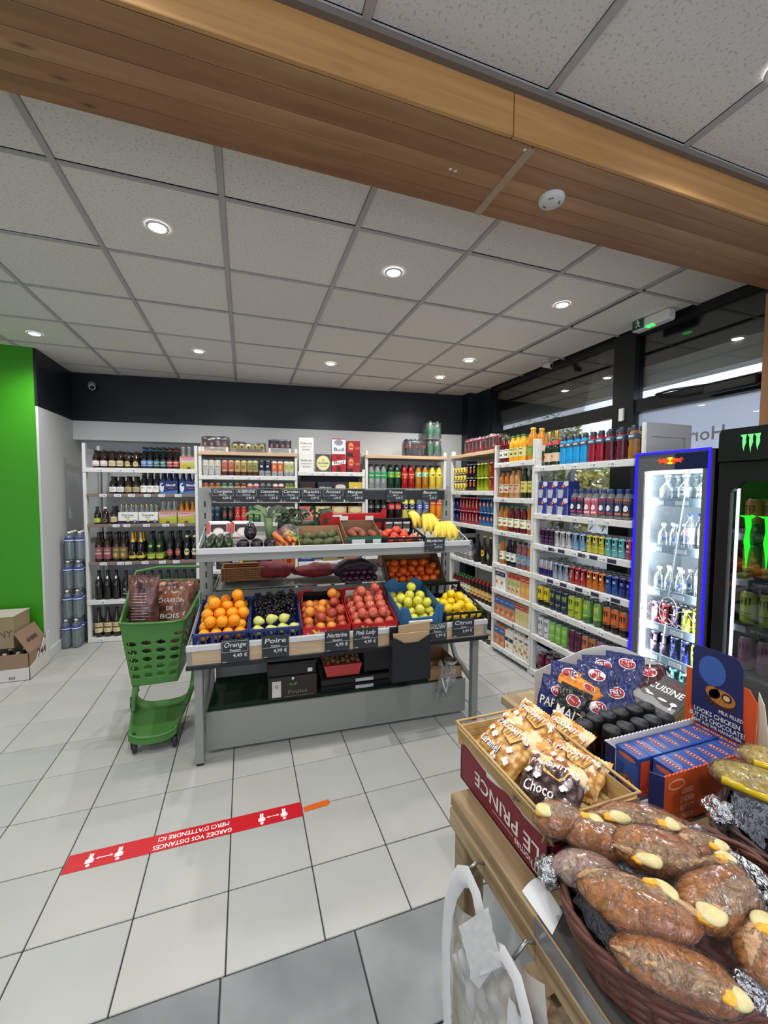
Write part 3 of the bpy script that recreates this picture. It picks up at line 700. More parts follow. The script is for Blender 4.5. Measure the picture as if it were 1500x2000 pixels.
# cans
def cans(key, base, items, kind='beer_can', **k): mk_can(key, kind, base, items, **k)
S_ = m_lid
cans('can_white', [(0, C(205, 203, 196)), (.7, C(190, 186, 176))], [('t', '8.6', 0, .01, .03, C(90, 86, 80)), ('q', -.02, -.02, .02, -.016, C(120, 110, 90))])
cans('can_copper', [(0, C(92, 48, 40)), (.25, C(188, 110, 88)), (.85, C(210, 150, 120))], [('t', '8.6', 0, .0, .026, C(110, 40, 40)), ('q', -.02, -.03, .02, -.026, W)])
cans('can_gold', [(0, C(96, 54, 36)), (.25, C(190, 160, 96)), (.85, C(212, 190, 132))], [('e', 0, .006, .018, .026, C(150, 110, 70)), ('t', 'FORTE', 0, .004, .010, C(90, 50, 30), .028)])
cans('can_olive', [(0, C(86, 50, 34)), (.25, C(156, 152, 88)), (.85, C(206, 200, 140))], [('e', 0, .006, .018, .026, C(110, 110, 50)), ('t', 'FORTE', 0, .004, .010, C(230, 220, 170), .028)])
cans('can_navy', [(0, C(180, 184, 190, rough=.3, metal=.6)), (.35, C(28, 38, 66))], [('t', 'M', 0, .02, .034, W), ('t', '1664', 0, -.022, .012, C(50, 60, 90))])
cans('can_orange', [(0, C(196, 198, 200, rough=.3, metal=.6)), (.3, C(214, 110, 62)), (.85, C(214, 206, 196))], [('t', 'AGRUM', 0, .0, .010, W, .034), ('e', 0, .024, .014, .014, C(240, 180, 120))])
cans('can_pale', [(0, C(196, 198, 200, rough=.3, metal=.6)), (.3, C(196, 200, 140)), (.85, C(216, 216, 206))], [('t', 'CITRON', 0, .0, .010, C(90, 130, 60), .034), ('e', 0, .024, .014, .014, C(150, 170, 60))])
for k, c, c2 in (('can_amber', (198, 126, 66), (150, 80, 40)), ('can_silver', (170, 178, 170), (60, 110, 80)), ('can_gold2', (196, 172, 92), (120, 60, 40)), ('can_redw', (180, 60, 66), (226, 180, 180)), ('can_black', (34, 30, 32), (110, 110, 110)), ('can_darkred', (130, 40, 52), (220, 200, 190)), ('can_lime', (178, 186, 66), (90, 110, 40))):
    cans(k, [(0, C(*c)), (.8, C(*c2))], [('q', -.03, -.01, .03, .01, C(*c2)), ('t', 'BIERE', 0, 0, .010, C(*c), .03)])
cans('can_blue', [(0, C(40, 56, 84)), (.8, C(70, 84, 110))], [('t', '16', .0, .0, .028, C(160, 170, 186))])
cans('can_blackpink', [(0, K)], [('e', 0, 0, .02, .044, C(150, 140, 90)), ('e', 0, 0, .017, .040, K), ('e', 0, -.004, .014, .018, C(196, 70, 96)), ('t', 'N', 0, .024, .014, CR)])
for k, c in (('can_red', (192, 34, 40)), ('can_green', (44, 100, 62))):
    cans(k, [(0, C(*c)), (.18, C(*[min(255, q + 26) for q in c])), (.3, C(*c))], [('p', [(-.014, -.012), (.014, -.012), (.008, .01), (0, .030), (-.008, .01)], C(226, 220, 206)), ('q', -.022, -.026, .022, -.016, C(214, 190, 120)), ('t', 'BIER', 0, .042, .010, W, .02)])
cans('can_plain', [(0, C(170, 176, 172)), (.8, C(196, 200, 196))], [('q', -.02, -.004, .02, .0, C(90, 96, 92))])
cans('can_pink', [(0, C(196, 190, 186)), (.75, C(214, 206, 200))], [('e', 0, -.01, .018, .024, C(206, 46, 86)), ('t', '8.6', 0, .034, .02, C(190, 60, 86))])
cans('can_tan', [(0, C(182, 150, 112)), (.75, C(206, 190, 156))], [('e', 0, -.01, .018, .024, C(150, 78, 50)), ('t', '8.6', 0, .034, .02, C(140, 80, 50))])
# energy drinks and slim cans
sl = dict(kind='energy_drink_can', r=.0263, h=.133, seg=16); tl = dict(kind='energy_drink_can', r=.033, h=.168)
for k, c, it in (('s_purple', (72, 34, 84), [('q', -.02, -.03, .02, -.02, C(110, 60, 120)), ('q', -.02, -.0, .02, .01, C(96, 50, 106))]), ('s_white', (206, 208, 212), [('p', [(-.01, -.04), (.004, -.04), (.012, .03), (0, .03)], C(60, 60, 66)), ('e', .01, .03, .008, .008, C(120, 120, 126))]),
                 ('s_lblue', (140, 184, 224), [('p', [(-.015, .0), (.02, .022), (.016, .03), (-.018, .01)], C(30, 60, 130)), ('q', -.02, -.03, .02, -.026, C(90, 140, 190))]), ('s_yellow', (212, 206, 52), [('e', 0, .02, .009, .009, C(190, 190, 190)), ('q', -.02, -.02, .02, -.016, C(240, 240, 160))]),
                 ('s_teal', (104, 196, 196), [('q', -.014, -.02, .014, -.016, W), ('e', 0, .02, .008, .008, C(140, 214, 210))]), ('s_magenta', (186, 66, 118), [('e', 0, .022, .011, .011, C(226, 200, 210)), ('q', -.015, -.015, .015, -.011, W)]),
                 ('s_silverblue', (164, 184, 206), [('q', -.022, -.006, .022, -.002, RD), ('e', 0, .012, .01, .006, C(90, 110, 160))]), ('s_red', (206, 44, 46), [('p', [(-.008, -.02), (.004, -.02), (.012, .034), (.0, .034)], C(226, 220, 220))]),
                 ('s_orange', (228, 118, 28), [('e', 0, .022, .010, .010, C(226, 214, 200)), ('q', -.015, -.015, .015, -.011, C(250, 160, 80))]), ('s_blue', (36, 84, 176), [('e', 0, .022, .011, .011, C(150, 180, 220)), ('q', -.018, -.02, .018, -.014, C(90, 140, 210))]),
                 ('s_dblue', (34, 46, 130), [('e', 0, .022, .011, .011, C(120, 130, 200)), ('q', -.018, -.02, .018, -.014, C(90, 100, 190))])):
    mk_can(k, base := sl['kind'], [(0, C(*c, **m_gloss)), (.88, C(*[min(255, q + 20) for q in c], **m_gloss))], it, r=sl['r'], h=sl['h'], seg=16)
g = [('p', [(-.02, .04), (0, .045), (.018, -.01), (-.002, -.02)], C(30, 36, 120)), ('p', [(0, -.05), (.024, -.045), (.024, -.01), (.01, -.02)], C(30, 36, 120)), ('e', .002, .0, .01, .008, RD), ('e', .0, .0, .005, .005, YL)]
mk_can('s_rb', 'energy_drink_can', [(0, C(30, 36, 120, **m_gloss)), (.45, C(186, 190, 200, rough=.3, metal=.6))], g, r=.0263, h=.133, seg=16)
for k, c, cc, ex in (('t_yel', (226, 200, 24), (20, 20, 20), (20, 20, 20)), ('t_navy', (34, 42, 84), (170, 200, 60), (34, 42, 84)), ('t_lime', (176, 196, 40), (40, 60, 20), (176, 196, 40)), ('t_lemon', (112, 170, 74), (232, 226, 70), (60, 120, 60)), ('t_orange', (214, 110, 44), (36, 22, 18), (24, 20, 20)),
                     ('t_pink', (196, 110, 130), (120, 40, 60), (196, 110, 130)), ('t_white', (206, 208, 210), (90, 90, 94), (206, 208, 210)), ('t_green', (120, 190, 70), (200, 230, 150), (120, 190, 70)), ('t_maroon', (104, 40, 72), (60, 20, 40), (104, 40, 72)),
                     ('t_copper', (188, 112, 70), (50, 30, 26), (188, 112, 70)), ('t_mauve', (160, 92, 140), (90, 40, 80), (160, 92, 140)), ('t_black', (24, 24, 26), (190, 190, 190), (24, 24, 26)), ('t_magenta', (96, 24, 56), (200, 60, 120), (50, 16, 34)), ('t_bw', (30, 30, 32), (226, 226, 226), (22, 22, 24))):
    it = [('c', 0, .028, .05, C(*cc)), ('q', -.024, -.030, .024, -.024, C(*cc)), ('t', 'ENERGY', 0, -.04, .009, C(*cc), .032)]
    if k == 't_bw': it = [('p', [(-.02, .03), (-.004, .05), (-.002, .01)], W), ('p', [(.02, .03), (.004, .05), (.002, .01)], W), ('p', [(-.013, .0), (0, .02), (.013, .0), (0, -.026)], RD), ('p', [(-.026, -.05), (-.02, -.01), (-.014, -.05)], W), ('p', [(.026, -.05), (.02, -.01), (.014, -.05)], W), ('p', [(-.006, -.06), (0, -.034), (.006, -.06)], W)]
    mk_can(k, 'energy_drink_can', [(0, C(*ex, **m_gloss)), (.28, C(*c, **m_gloss))], it)
# soft drinks and juices
def pet(key, body, cap, lab, items, z=(.12, .19), h=.285, r=.04, kind='soda_bottle'): mk_bottle(key, kind, P_pet(r, h), body, cap, (z[0], z[1], lab), items, caph=.02)
pet('soda_clear', film('clear_soda', (.86, .9, .88), .12, .05, body=.25, bodycol=(.75, .8, .78)), K, C(40, 150, 84), [('t', 'Sprite', 0, 0, .026, W, .062)])
pet('soda_lemon', mat('dark_green_pet', lin(22, 52, 40), .1), K, C(60, 170, 70), [('e', .0, 0, .026, .026, YL), ('t', '7', -.008, 0, .05, C(30, 60, 40)), ('e', .014, .004, .010, .010, RD)], z=(.13, .20))
pet('soda_red', mat('red_drink', lin(150, 26, 30), .1), C(90, 20, 20), C(196, 46, 44), [('t', 'ROUGE', 0, .012, .016, W, .06), ('e', 0, -.018, .016, .012, C(240, 140, 60))])
pet('soda_amber', amber, NV, C(150, 196, 140), [('e', 0, 0, .022, .02, C(232, 236, 226)), ('e', .01, -.004, .012, .012, C(70, 130, 90))], z=(.14, .20))
pet('soda_yellow', mat('yellow_drink', lin(206, 178, 60), .1), NV, C(236, 218, 60), [('e', 0, 0, .022, .012, K), ('e', .0, .016, .012, .008, W)], z=(.14, .20))
pet('cola', mat('cola_dark', lin(20, 12, 12), .08), C(20, 20, 20), K, [('e', 0, 0, .030, .014, C(196, 190, 190)), ('t', 'Zero', 0, 0, .018, K, .04)])
pet('cola_red', mat('cola_dark2', lin(28, 14, 12), .08), RD, RD, [('t', 'Coca', 0, .008, .022, W, .06), ('t', 'Cola', 0, -.014, .022, W, .06)])
pet('pulp_yellow', mat('pale_yellow_drink', lin(204, 196, 100), .15), YL, C(40, 46, 96), [('e', 0, .004, .024, .026, C(226, 216, 180)), ('e', 0, .01, .014, .014, C(60, 50, 60))])
pet('water_blue', film('water_body', (.8, .85, .9), .12, .05, body=.2, bodycol=(.6, .68, .8)), W, C(60, 92, 170), [('e', 0, 0, .026, .022, W), ('t', 'eau', 0, 0, .018, NV)])
pet('orange_soda', mat('orange_drink', lin(222, 132, 30), .12), C(222, 120, 40), C(214, 80, 40), [('t', 'Orange', 0, 0, .02, W, .06)], z=(.17, .22))
def jb(key, body, cap, lab, spots, h=.24, r=.036, z=(.045, .125)):
    it = [('e', x, y, .011, .012, C(*c)) for x, y, c in spots]; mk_bottle(key, 'juice_bottle', P_juice(r, h), body, cap, (z[0], z[1], lab), it + [('q', -.026, .024, .026, .031, C(70, 120, 60))], caph=.016)
JA = mat('apple_juice', lin(172, 106, 44), .15); JR = mat('red_juice', lin(96, 24, 30), .12); JY = mat('orange_juice', lin(236, 176, 40), .25); JK = mat('grape_juice', lin(34, 18, 30), .12); JM = mat('mauve_juice', lin(132, 84, 90), .15); JG = mat('green_bottle_juice', lin(40, 52, 28), .12)
jb('j_red', JR, GR, W, [(-.012, -.01, (180, 30, 40)), (.012, -.01, (60, 130, 60))]); jb('j_yellow', JY, GR, C(238, 226, 150), [(-.012, -.01, (236, 150, 40)), (.012, -.012, (60, 130, 60))])
jb('j_orange', mat('orange_juice2', lin(214, 136, 40), .25), YL, C(120, 180, 60), [(0, -.012, (240, 120, 30))], h=.28, r=.043)
jb('j_peach', JA, K, C(232, 214, 190), [(-.010, -.008, (220, 110, 70)), (.014, -.014, (190, 60, 40))], h=.255); jb('j_apple', mat('apple_pale', lin(186, 138, 88), .15), K, C(226, 180, 150), [(0, 0, (196, 60, 40)), (0, -.026, (226, 190, 140))], h=.27)
jb('j_tropic', JG, K, C(220, 206, 100), [(-.010, -.005, (226, 140, 50)), (.012, -.014, (120, 150, 50))], h=.25, z=(.05, .15)); jb('j_amber', JA, GR, C(236, 236, 220), [(-.008, -.012, (226, 110, 50)), (.014, -.01, (200, 70, 40))])
jb('j_cherry', JR, GR, C(232, 240, 214), [(-.010, -.012, (190, 40, 50)), (.012, -.012, (220, 190, 70))]); jb('j_bigamber', JA, GR, C(232, 228, 218), [(0, -.012, (206, 100, 40))], h=.29, r=.045)
jb('j_grape', JK, K, W, [(-.008, -.01, (40, 40, 50)), (.012, -.012, (70, 120, 60))]); jb('j_mauve', JM, K, C(120, 170, 190), [(-.008, -.01, (220, 180, 150)), (.012, -.012, (190, 110, 80))]); jb('j_bluelab', JA, K, C(120, 160, 210), [(0, -.012, (226, 140, 90))])
jb('j_small', JR, C(60, 130, 60), C(214, 220, 190), [(-.010, -.012, (226, 120, 50)), (.012, -.012, (70, 130, 60))], h=.20, r=.030)
jb('j_small2', mat('dark_juice', lin(40, 18, 16), .1), C(180, 50, 40), C(232, 196, 110), [(-.010, -.012, (226, 120, 50)), (.012, -.012, (200, 60, 40))], h=.20, r=.030)
def sport(key, body, cap, lab, it, h=.215, r=.034): mk_bottle(key, 'sports_drink_bottle', [(.001, 0), (r * .85, .002), (r, .012), (r * .96, h * .2), (r, h * .3), (r * .88, h * .48), (r, h * .6), (r * .95, h * .72), (r * .6, h * .84), (r * .5, h)], body, cap, lab, it, caph=.05 if lab[0] > .1 else .028)
CL = film('clear_neck', (.85, .88, .9), .15, .06, body=.3, bodycol=(.5, .52, .55))
for k, c in (('sp_cyan', (30, 150, 210)), ('sp_red', (150, 22, 46)), ('sp_maroon', (96, 30, 46)), ('sp_amber', (150, 104, 42))): sport(k, mat('drink_' + k[3:], lin(*c), .12, spec=.6), C(34, 42, 58), (.128, .165, C(60, 80, 100)), [('q', -.02, -.006, .02, .006, C(190, 196, 204))])
for k, c, l in (('sq_navy', (36, 44, 84), (214, 60, 110)), ('sq_pink', (206, 90, 110), (230, 200, 210)), ('sq_rw', (60, 70, 110), (200, 60, 60)), ('sq_orange', (58, 62, 100), (226, 132, 52)), ('sq_rose', (150, 60, 90), (220, 190, 200))):
    sport(k, CL, C(30, 60, 130), (.02, .14, C(*c)), [('q', -.03, .030, .03, .056, C(*l)), ('e', 0, -.006, .016, .02, C(226, 226, 230)), ('q', -.024, -.05, .024, -.036, C(*l))], h=.20, r=.031)
mk_bottle('cidre', 'cider_bottle', [(.001, 0), (.036, .001), (.038, .01), (.038, .12), (.032, .155), (.015, .215), (.014, .26), (.0155, .275)], grn, gold, (.03, .10, C(226, 196, 160)), [('p', [(-.03, -.03), (-.01, -.03), (.026, .03), (.01, .03)], RD), ('e', -.008, .006, .01, .01, C(200, 60, 50))], neck=(.165, .20, C(196, 50, 50)), caph=.07)
mk_bottle('disc_purple', 'soda_bottle', P_big(r=.04, h=.30), K, K, (.01, .02, K), [('e', 0, .10, .026, .034, C(72, 60, 150)), ('e', 0, .10, .012, .014, C(140, 90, 110))])
mk_bottle('disc_yellow', 'soda_bottle', P_big(r=.036, h=.29), brn, C(210, 200, 90), (.01, .02, K), [('e', 0, .10, .028, .036, C(226, 200, 40)), ('e', 0, .1, .01, .012, C(180, 150, 30))])
mk_bottle('disc_green', 'soda_bottle', P_big(r=.038, h=.29), mat('cola_glass', lin(40, 26, 16), .08), C(190, 200, 90), (.01, .02, K), [('e', 0, .08, .026, .036, C(60, 130, 84)), ('e', 0, .08, .016, .022, C(150, 190, 150))])
mk_bottle('clear_jug', 'soda_bottle', P_pet(.042, .22), CL, C(200, 196, 190), (.05, .1, C(190, 186, 180)), [('q', -.02, -.01, .02, .0, C(120, 60, 50))])
# soft-drink cans 33 cl, stacked two high
sd = dict(kind='soda_can', r=.0325, h=.116, seg=14)
for k, c, it in (('m_navy', (34, 36, 110), [('e', 0, 0, .014, .02, C(110, 110, 190))]), ('m_cola', (192, 26, 40), [('v', 'COCA', .002, 0, .024, W, .08)]), ('m_blue', (54, 122, 186), [('e', 0, .004, .018, .024, C(190, 90, 80)), ('e', 0, .004, .009, .012, C(230, 170, 150))]),
                 ('m_lime', (186, 206, 20), [('v', 'Lip', 0, 0, .03, C(120, 150, 20), .07)]), ('m_orange', (30, 24, 26), [('e', 0, 0, .018, .03, C(222, 110, 40)), ('q', -.02, .035, .02, .042, W)]), ('m_red', (206, 56, 30), [('v', 'Ice', 0, 0, .03, C(236, 150, 60), .07)])):
    mk_can(k, 'soda_can', [(0, C(*c, **m_gloss)), (.9, C(*c, **m_gloss))], it, r=.0325, h=.145, seg=14)
mk_can('m_mini', 'soda_can', [(0, C(150, 120, 40, **m_gloss)), (.4, C(214, 200, 60, **m_gloss))], [('e', 0, .01, .012, .016, C(120, 50, 40)), ('q', -.02, -.03, .02, -.022, C(230, 220, 200))], r=.030, h=.088, seg=12)
mk_can('m_mini2', 'soda_can', [(0, C(180, 40, 96, **m_gloss)), (.7, C(120, 110, 150, **m_gloss))], [('e', 0, .0, .012, .016, C(230, 200, 210))], r=.030, h=.088, seg=12)
# cartons
def mk_carton(key, kind, w_, d_, h_, base, items, topm=None, gable=False, bev=.002):
    g = MB().box(-w_ / 2, -d_ / 2, 0, w_ / 2, d_ / 2, h_, base, bev=bev); o = g.build(kind)
    if gable: MB().box(-w_ / 2 + .004, -.004, h_, w_ / 2 - .004, .004, h_ + .012, base).build('top_seam', o)
    emb(items, flat(-d_ / 2 - .0006, h_ / 2)).build('lettering', o); hide(o); PROD[key] = o
mk_carton('c_white', 'juice_carton', .075, .06, .20, W, [('q', -.037, .03, .037, .075, NV), ('e', -.01, -.03, .018, .018, C(226, 140, 60)), ('t', 'JUS', 0, .052, .022, W)], gable=True)
mk_carton('c_red', 'juice_carton', .055, .06, .19, C(222, 196, 140), [('q', -.027, .05, .027, .093, C(200, 50, 40)), ('e', -.006, .0, .016, .02, C(150, 190, 70)), ('e', .008, -.035, .016, .016, C(236, 226, 190)), ('e', -.010, -.05, .010, .010, RD)], gable=True)
mk_carton('c_apple', 'juice_carton', .065, .06, .19, C(226, 160, 90), [('q', -.032, .05, .032, .093, C(206, 60, 44)), ('e', 0, -.02, .024, .026, C(232, 190, 70)), ('t', 'pomme', 0, .07, .016, W, .05)], gable=True)
mk_carton('c_blue', 'juice_carton', .078, .06, .185, C(214, 140, 100), [('q', -.039, .02, .039, .092, C(56, 104, 176)), ('e', -.012, -.03, .02, .02, C(196, 90, 60)), ('e', .014, -.05, .016, .016, C(236, 190, 130)), ('t', 'peche', 0, .06, .018, W, .05)], gable=True)
mk_carton('c_pear', 'juice_carton', .068, .06, .185, C(222, 206, 150), [('q', -.034, .05, .034, .092, C(190, 50, 44)), ('e', 0, -.01, .022, .028, C(206, 206, 110)), ('t', 'poire', 0, .07, .016, W, .05)], gable=True)
mk_carton('c_snack', 'juice_carton', .065, .06, .19, C(232, 226, 214), [('e', -.01, -.02, .02, .02, C(214, 156, 70)), ('e', .014, -.05, .014, .014, C(200, 140, 60)), ('q', -.02, .05, .02, .07, C(120, 110, 100)), ('e', .01, .02, .010, .010, C(220, 160, 60))], gable=True)
mk_carton('c_navy', 'juice_carton', .12, .06, .19, C(230, 222, 210), [('q', -.06, -.005, .06, .03, NV), ('e', -.02, -.05, .02, .02, C(214, 156, 70)), ('t', 'JUS', 0, .012, .02, W)], gable=True)
# beer packs
def fr_(items): return items
mk_carton('p_w', 'beer_case', .165, .12, .19, C(222, 220, 214), [('t', 'Pelforth', 0, .03, .03, C(60, 60, 60), .12), ('q', -.06, -.01, .06, -.004, C(120, 150, 90)), ('t', 'BLONDE', 0, -.04, .018, C(90, 90, 80), .08)])
mk_carton('p_g', 'beer_case', .172, .12, .20, brn, [('e', 0, 0, .076, .086, C(226, 214, 130)), ('e', 0, 0, .07, .08, C(232, 226, 160)), ('t', 'La', 0, .035, .03, K), ('t', 'Goudale', 0, .0, .034, K, .12), ('q', -.04, -.04, .04, -.036, C(120, 60, 40))])
mk_carton('p_budr', 'beer_case', .155, .12, .19, C(196, 26, 36), [('p', [(-.078, -.02), (.078, -.0), (.078, .045), (-.078, .025)], W), ('t', 'Bud', 0, .013, .055, C(40, 30, 40), .11), ('p', [(-.03, -.095), (.03, -.095), (.02, -.03), (-.02, -.03)], C(90, 24, 26)), ('e', 0, .072, .03, .016, C(120, 24, 30))])
mk_carton('p_budw', 'beer_case', .155, .12, .19, C(210, 212, 214), [('q', -.078, -.095, .078, -.08, RD), ('t', 'Bud', 0, -.03, .055, C(40, 50, 90), .11), ('e', 0, .05, .05, .034, C(130, 134, 140)), ('q', -.078, .086, .078, .095, C(190, 40, 46))])
mk_carton('p_r', 'beer_case', .15, .12, .18, C(170, 34, 38), [('e', -.03, .02, .03, .05, C(224, 150, 60)), ('e', -.03, .0, .028, .034, C(206, 60, 50)), ('t', 'RED', -.03, 0, .022, W), ('q', .02, -.01, .07, .02, C(206, 90, 70)), ('q', -.075, -.09, -.01, -.05, C(70, 26, 20))])
for k, c, it in (('q_brown', (46, 30, 26), [('t', 'AMBREE', 0, .02, .018, C(226, 190, 150), .10), ('e', .04, -.04, .03, .03, C(200, 120, 60))]), ('q_navy', (36, 42, 56), [('t', 'Affligem', 0, .03, .03, C(210, 206, 190), .14), ('e', 0, -.04, .04, .03, C(226, 200, 120))]),
                 ('q_dark', (50, 40, 42), [('e', 0, .04, .06, .03, C(206, 200, 190)), ('e', 0, -.02, .028, .036, C(226, 222, 214)), ('e', 0, -.02, .016, .022, C(50, 40, 42))]), ('q_yellow', (222, 190, 60), [('e', 0, .0, .04, .04, C(240, 232, 190)), ('e', 0, 0, .022, .024, C(206, 160, 40))]),
                 ('q_goud', (206, 112, 90), [('e', 0, 0, .076, .086, C(214, 120, 96)), ('t', 'La', -.02, .035, .03, W), ('t', 'Goudale', 0, .0, .032, W, .12), ('t', 'ROUSSE', 0, -.05, .016, C(110, 40, 30), .08)]),
                 ('q_grimy', (214, 184, 110), [('e', 0, .055, .07, .034, C(226, 210, 150)), ('t', 'GRIMBERGEN', 0, .01, .02, W, .15), ('q', -.07, -.07, .07, -.01, C(226, 190, 60)), ('t', 'BLONDE', 0, -.04, .02, K, .1)]),
                 ('q_grimr', (196, 160, 112), [('e', 0, .055, .07, .034, C(226, 210, 150)), ('t', 'GRIMBERGEN', 0, .01, .02, W, .15), ('q', -.07, -.07, .07, -.01, C(140, 34, 40)), ('t', 'ROUGE', 0, -.04, .02, W, .1)]),
                 ('q_grimb', (190, 150, 100), [('e', 0, .055, .07, .034, C(226, 210, 150)), ('t', 'GRIMBERGEN', 0, .01, .02, W, .15), ('q', -.07, -.07, .07, -.01, C(180, 120, 80)), ('t', 'AMBREE', 0, -.04, .02, W, .1)]),
                 ('q_kblue', (30, 60, 150), [('t', '1664', 0, .05, .03, W, .08), ('q', -.08, -.03, .08, -.02, W), ('t', 'BLONDE', 0, -.06, .02, W, .1)]), ('q_olive', (140, 132, 84), [('q', -.07, .02, .07, .06, C(190, 180, 110)), ('t', 'GOLD', 0, .04, .02, K, .06)]),
                 ('q_k16', (34, 44, 110), [('e', 0, -.03, .06, .03, W), ('t', '1664', 0, -.03, .03, NV, .09), ('p', [(-.06, .03), (0, .01), (.06, .03), (.06, .04), (0, .022), (-.06, .04)], RD), ('e', 0, .06, .014, .02, W)]), ('q_pale', (170, 130, 130), [('q', -.07, .01, .07, .05, C(206, 180, 176)), ('t', 'ROSE', 0, -.03, .03, C(110, 40, 60), .08)])):
    mk_carton(k, 'beer_case', .17, .14, .19 if not k.startswith('q_k1') else .21, C(*c), it)
for k, c, it, w_ in (('b_white', (214, 212, 206), [('v', 'BEER', 0, 0, .04, K, .12)], .05), ('b_dark', (44, 40, 36), [('e', 0, 0, .05, .05, C(90, 80, 60))], .145), ('b_86', (52, 72, 120), [('t', '86', -.02, 0, .07, W), ('q', .02, -.08, .056, .08, C(226, 176, 50))], .112), ('b_olive', (56, 58, 40), [('q', -.06, -.04, .06, -.02, C(120, 110, 60))], .15),
                     ('b_purple', (44, 26, 44), [('e', 0, 0, .034, .04, C(150, 60, 90)), ('e', 0, 0, .026, .032, C(44, 26, 44))], .125), ('b_grey', (120, 120, 106), [('q', -.05, .01, .05, .05, YL), ('t', '8.6', 0, .03, .036, K)], .12), ('b_orange', (206, 96, 40), [('q', -.06, .02, .06, .08, C(232, 190, 60)), ('e', 0, -.02, .03, .03, C(150, 30, 30))], .122)):
    mk_carton(k, 'beer_case', w_, .14, .19, C(*c), it)
# bottle carriers: a printed sleeve with the necks standing out
def mk_carrier(key, w_, h_, base, items, neckm, capm, nh=.235, cols=3, dip=False):
    t = MB().box(-w_ / 2, -.062, 0, w_ / 2, .062, h_, base, bev=.002).build('beer_carrier')
    emb(items, flat(-.0627, h_ / 2)).build('lettering', t)
    first = None; r = min(.029, w_ / cols / 2 - .001)
    for a in range(cols):
        for b in (-1, 1):
            M = T((a - (cols - 1) / 2) * (w_ / cols), b * .030, h_ - .002)
            if first is None: g = MB().lathe([(r * .95, 0), (r * .5, (nh - h_) * .45), (r * .42, nh - h_ - .01), (r * .44, nh - h_)], 12, neckm); g.lathe([(r * .52, nh - h_ - .008), (r * .52, nh - h_), (.001, nh - h_ + .003)], 10, capm); first = g.build('bottle_neck', t, M)
            else: put('bottle_neck', first.data, t, M)
    hide(t); PROD[key] = t
desp = [('p', [(-.086, .0), (.086, .025), (.086, .066), (-.086, .05)], C(226, 190, 200)), ('q', -.086, .05, .086, .066, C(206, 120, 110)), ('t', 'DESPERADOS', 0, .036, .024, C(176, 34, 66), .15), ('q', -.085, -.065, .085, -.02, C(170, 186, 50)), ('p', [(-.085, -.02), (-.02, -.02), (-.05, -.05)], C(226, 150, 50)), ('e', 0, -.055, .022, .012, C(130, 40, 40))]
mk_carrier('pack_desp', .172, .132, C(196, 196, 90), desp, clr, C(214, 170, 170)); mk_carrier('pack_desp2', .172, .132, C(206, 180, 70), desp, mat('amber_bottle', lin(170, 112, 30), .12), gold)
mk_carrier('pack_skoll', .18, .135, C(30, 50, 110), [('p', [(-.09, -.067), (.09, -.067), (.09, -.03), (-.09, -.05)], BL), ('e', -.065, .0, .022, .05, C(206, 214, 226)), ('e', -.058, .024, .012, .014, C(30, 50, 110)), ('t', 'Skoll', .022, .024, .034, W, .092), ('q', -.005, -.012, .05, -.004, C(190, 90, 60))], nvb, NV)
mk_carrier('pack_corona', .182, .118, C(226, 226, 220), [('q', -.091, -.059, .091, -.03, C(24, 30, 70)), ('t', 'Corona', -.005, .030, .034, C(34, 40, 90), .11), ('t', 'Extra', -.005, .008, .018, C(60, 60, 100), .05), ('e', 0, -.024, .016, .016, YL), ('e', .062, -.036, .017, .017, C(70, 74, 100)), ('e', .062, -.036, .012, .012, C(150, 150, 160))], clr, gold, nh=.2, cols=4)
# shrink-wrapped packs
m_shrink = film('shrink_wrap', (.97, .98, .98), .07, .10, bump=(22, .9, .02), body=.02)
def mk_wrap(key, kind, w_, d_, h_, fill, base=None, baseh=0., txt=None, nx=4, ny=2, top=.03):
    t = MB().box(-w_ / 2, -d_ / 2, 0, w_ / 2, d_ / 2, max(baseh, .003), base or m_shelf).build(kind)
    if txt: emb([('t', txt, 0, 0, baseh * .5, C(110, 100, 90), w_ * .6)], flat(-d_ / 2 - .0006, baseh / 2)).build('lettering', t)
    src = PROD[fill]; f = None
    for a in range(nx):
        for b in range(ny):
            M = T((a - (nx - 1) / 2) * (w_ / nx), (b - (ny - 1) / 2) * (d_ / ny), .0035)
            c = put('bottle' if 'bottle' in kind else 'can', src.data, t, M)
            for ch in src.children:
                if b == 0 or ch.name.startswith(('lid', 'cap')): put(ch.name.split('.')[0], ch.data, c)
    r = random.Random(5)
    def fn(u, v):
        a = u * 2 * PI; rx, ry = w_ / 2 + .004, d_ / 2 + .004
        x = max(-rx, min(rx, 1.25 * rx * math.cos(a))); y = max(-ry, min(ry, 1.25 * ry * math.sin(a)))
        k = 1 - .75 * max(0, v - .8) / .2; z = h_ * min(1, v / .8) + (top * (noise.noise(Vector((x * 30, y * 30, 1))) + .3) if v > .7 else 0)
        return (x * k, y * k, max(.002, z))
    MB().grid(40, 8, fn, m_shrink).build('shrink_film', t)
    hide(t); PROD[key] = t
mk_wrap('w_white', 'can_multipack', .27, .16, .15, 'm_blue', C(214, 210, 196), .055, 'Cannettes', 4, 2)
def recol(dst, src, m):
    o = PROD[src].copy(); o.data = o.data.copy(); o.data.materials.clear(); [o.data.materials.append(m) for _ in range(3)]; PROD[dst] = o
recol('m_grey', 'm_blue', C(150, 148, 144, rough=.3, metal=.5)); recol('m_dblue', 'm_blue', C(40, 50, 140, rough=.3)); recol('m_redp', 'm_cola', C(200, 24, 52, rough=.3))
for k, fl_ in (('m_grey', 'm_blue'), ('m_dblue', 'm_blue'), ('m_redp', 'm_cola')):
    for ch in PROD[fl_].children:
        c = ch.copy(); c.parent = PROD[k]
mk_wrap('w_white', 'can_multipack', .27, .15, .15, 'm_grey', C(218, 214, 200), .05, 'Cannettes', 4, 2)
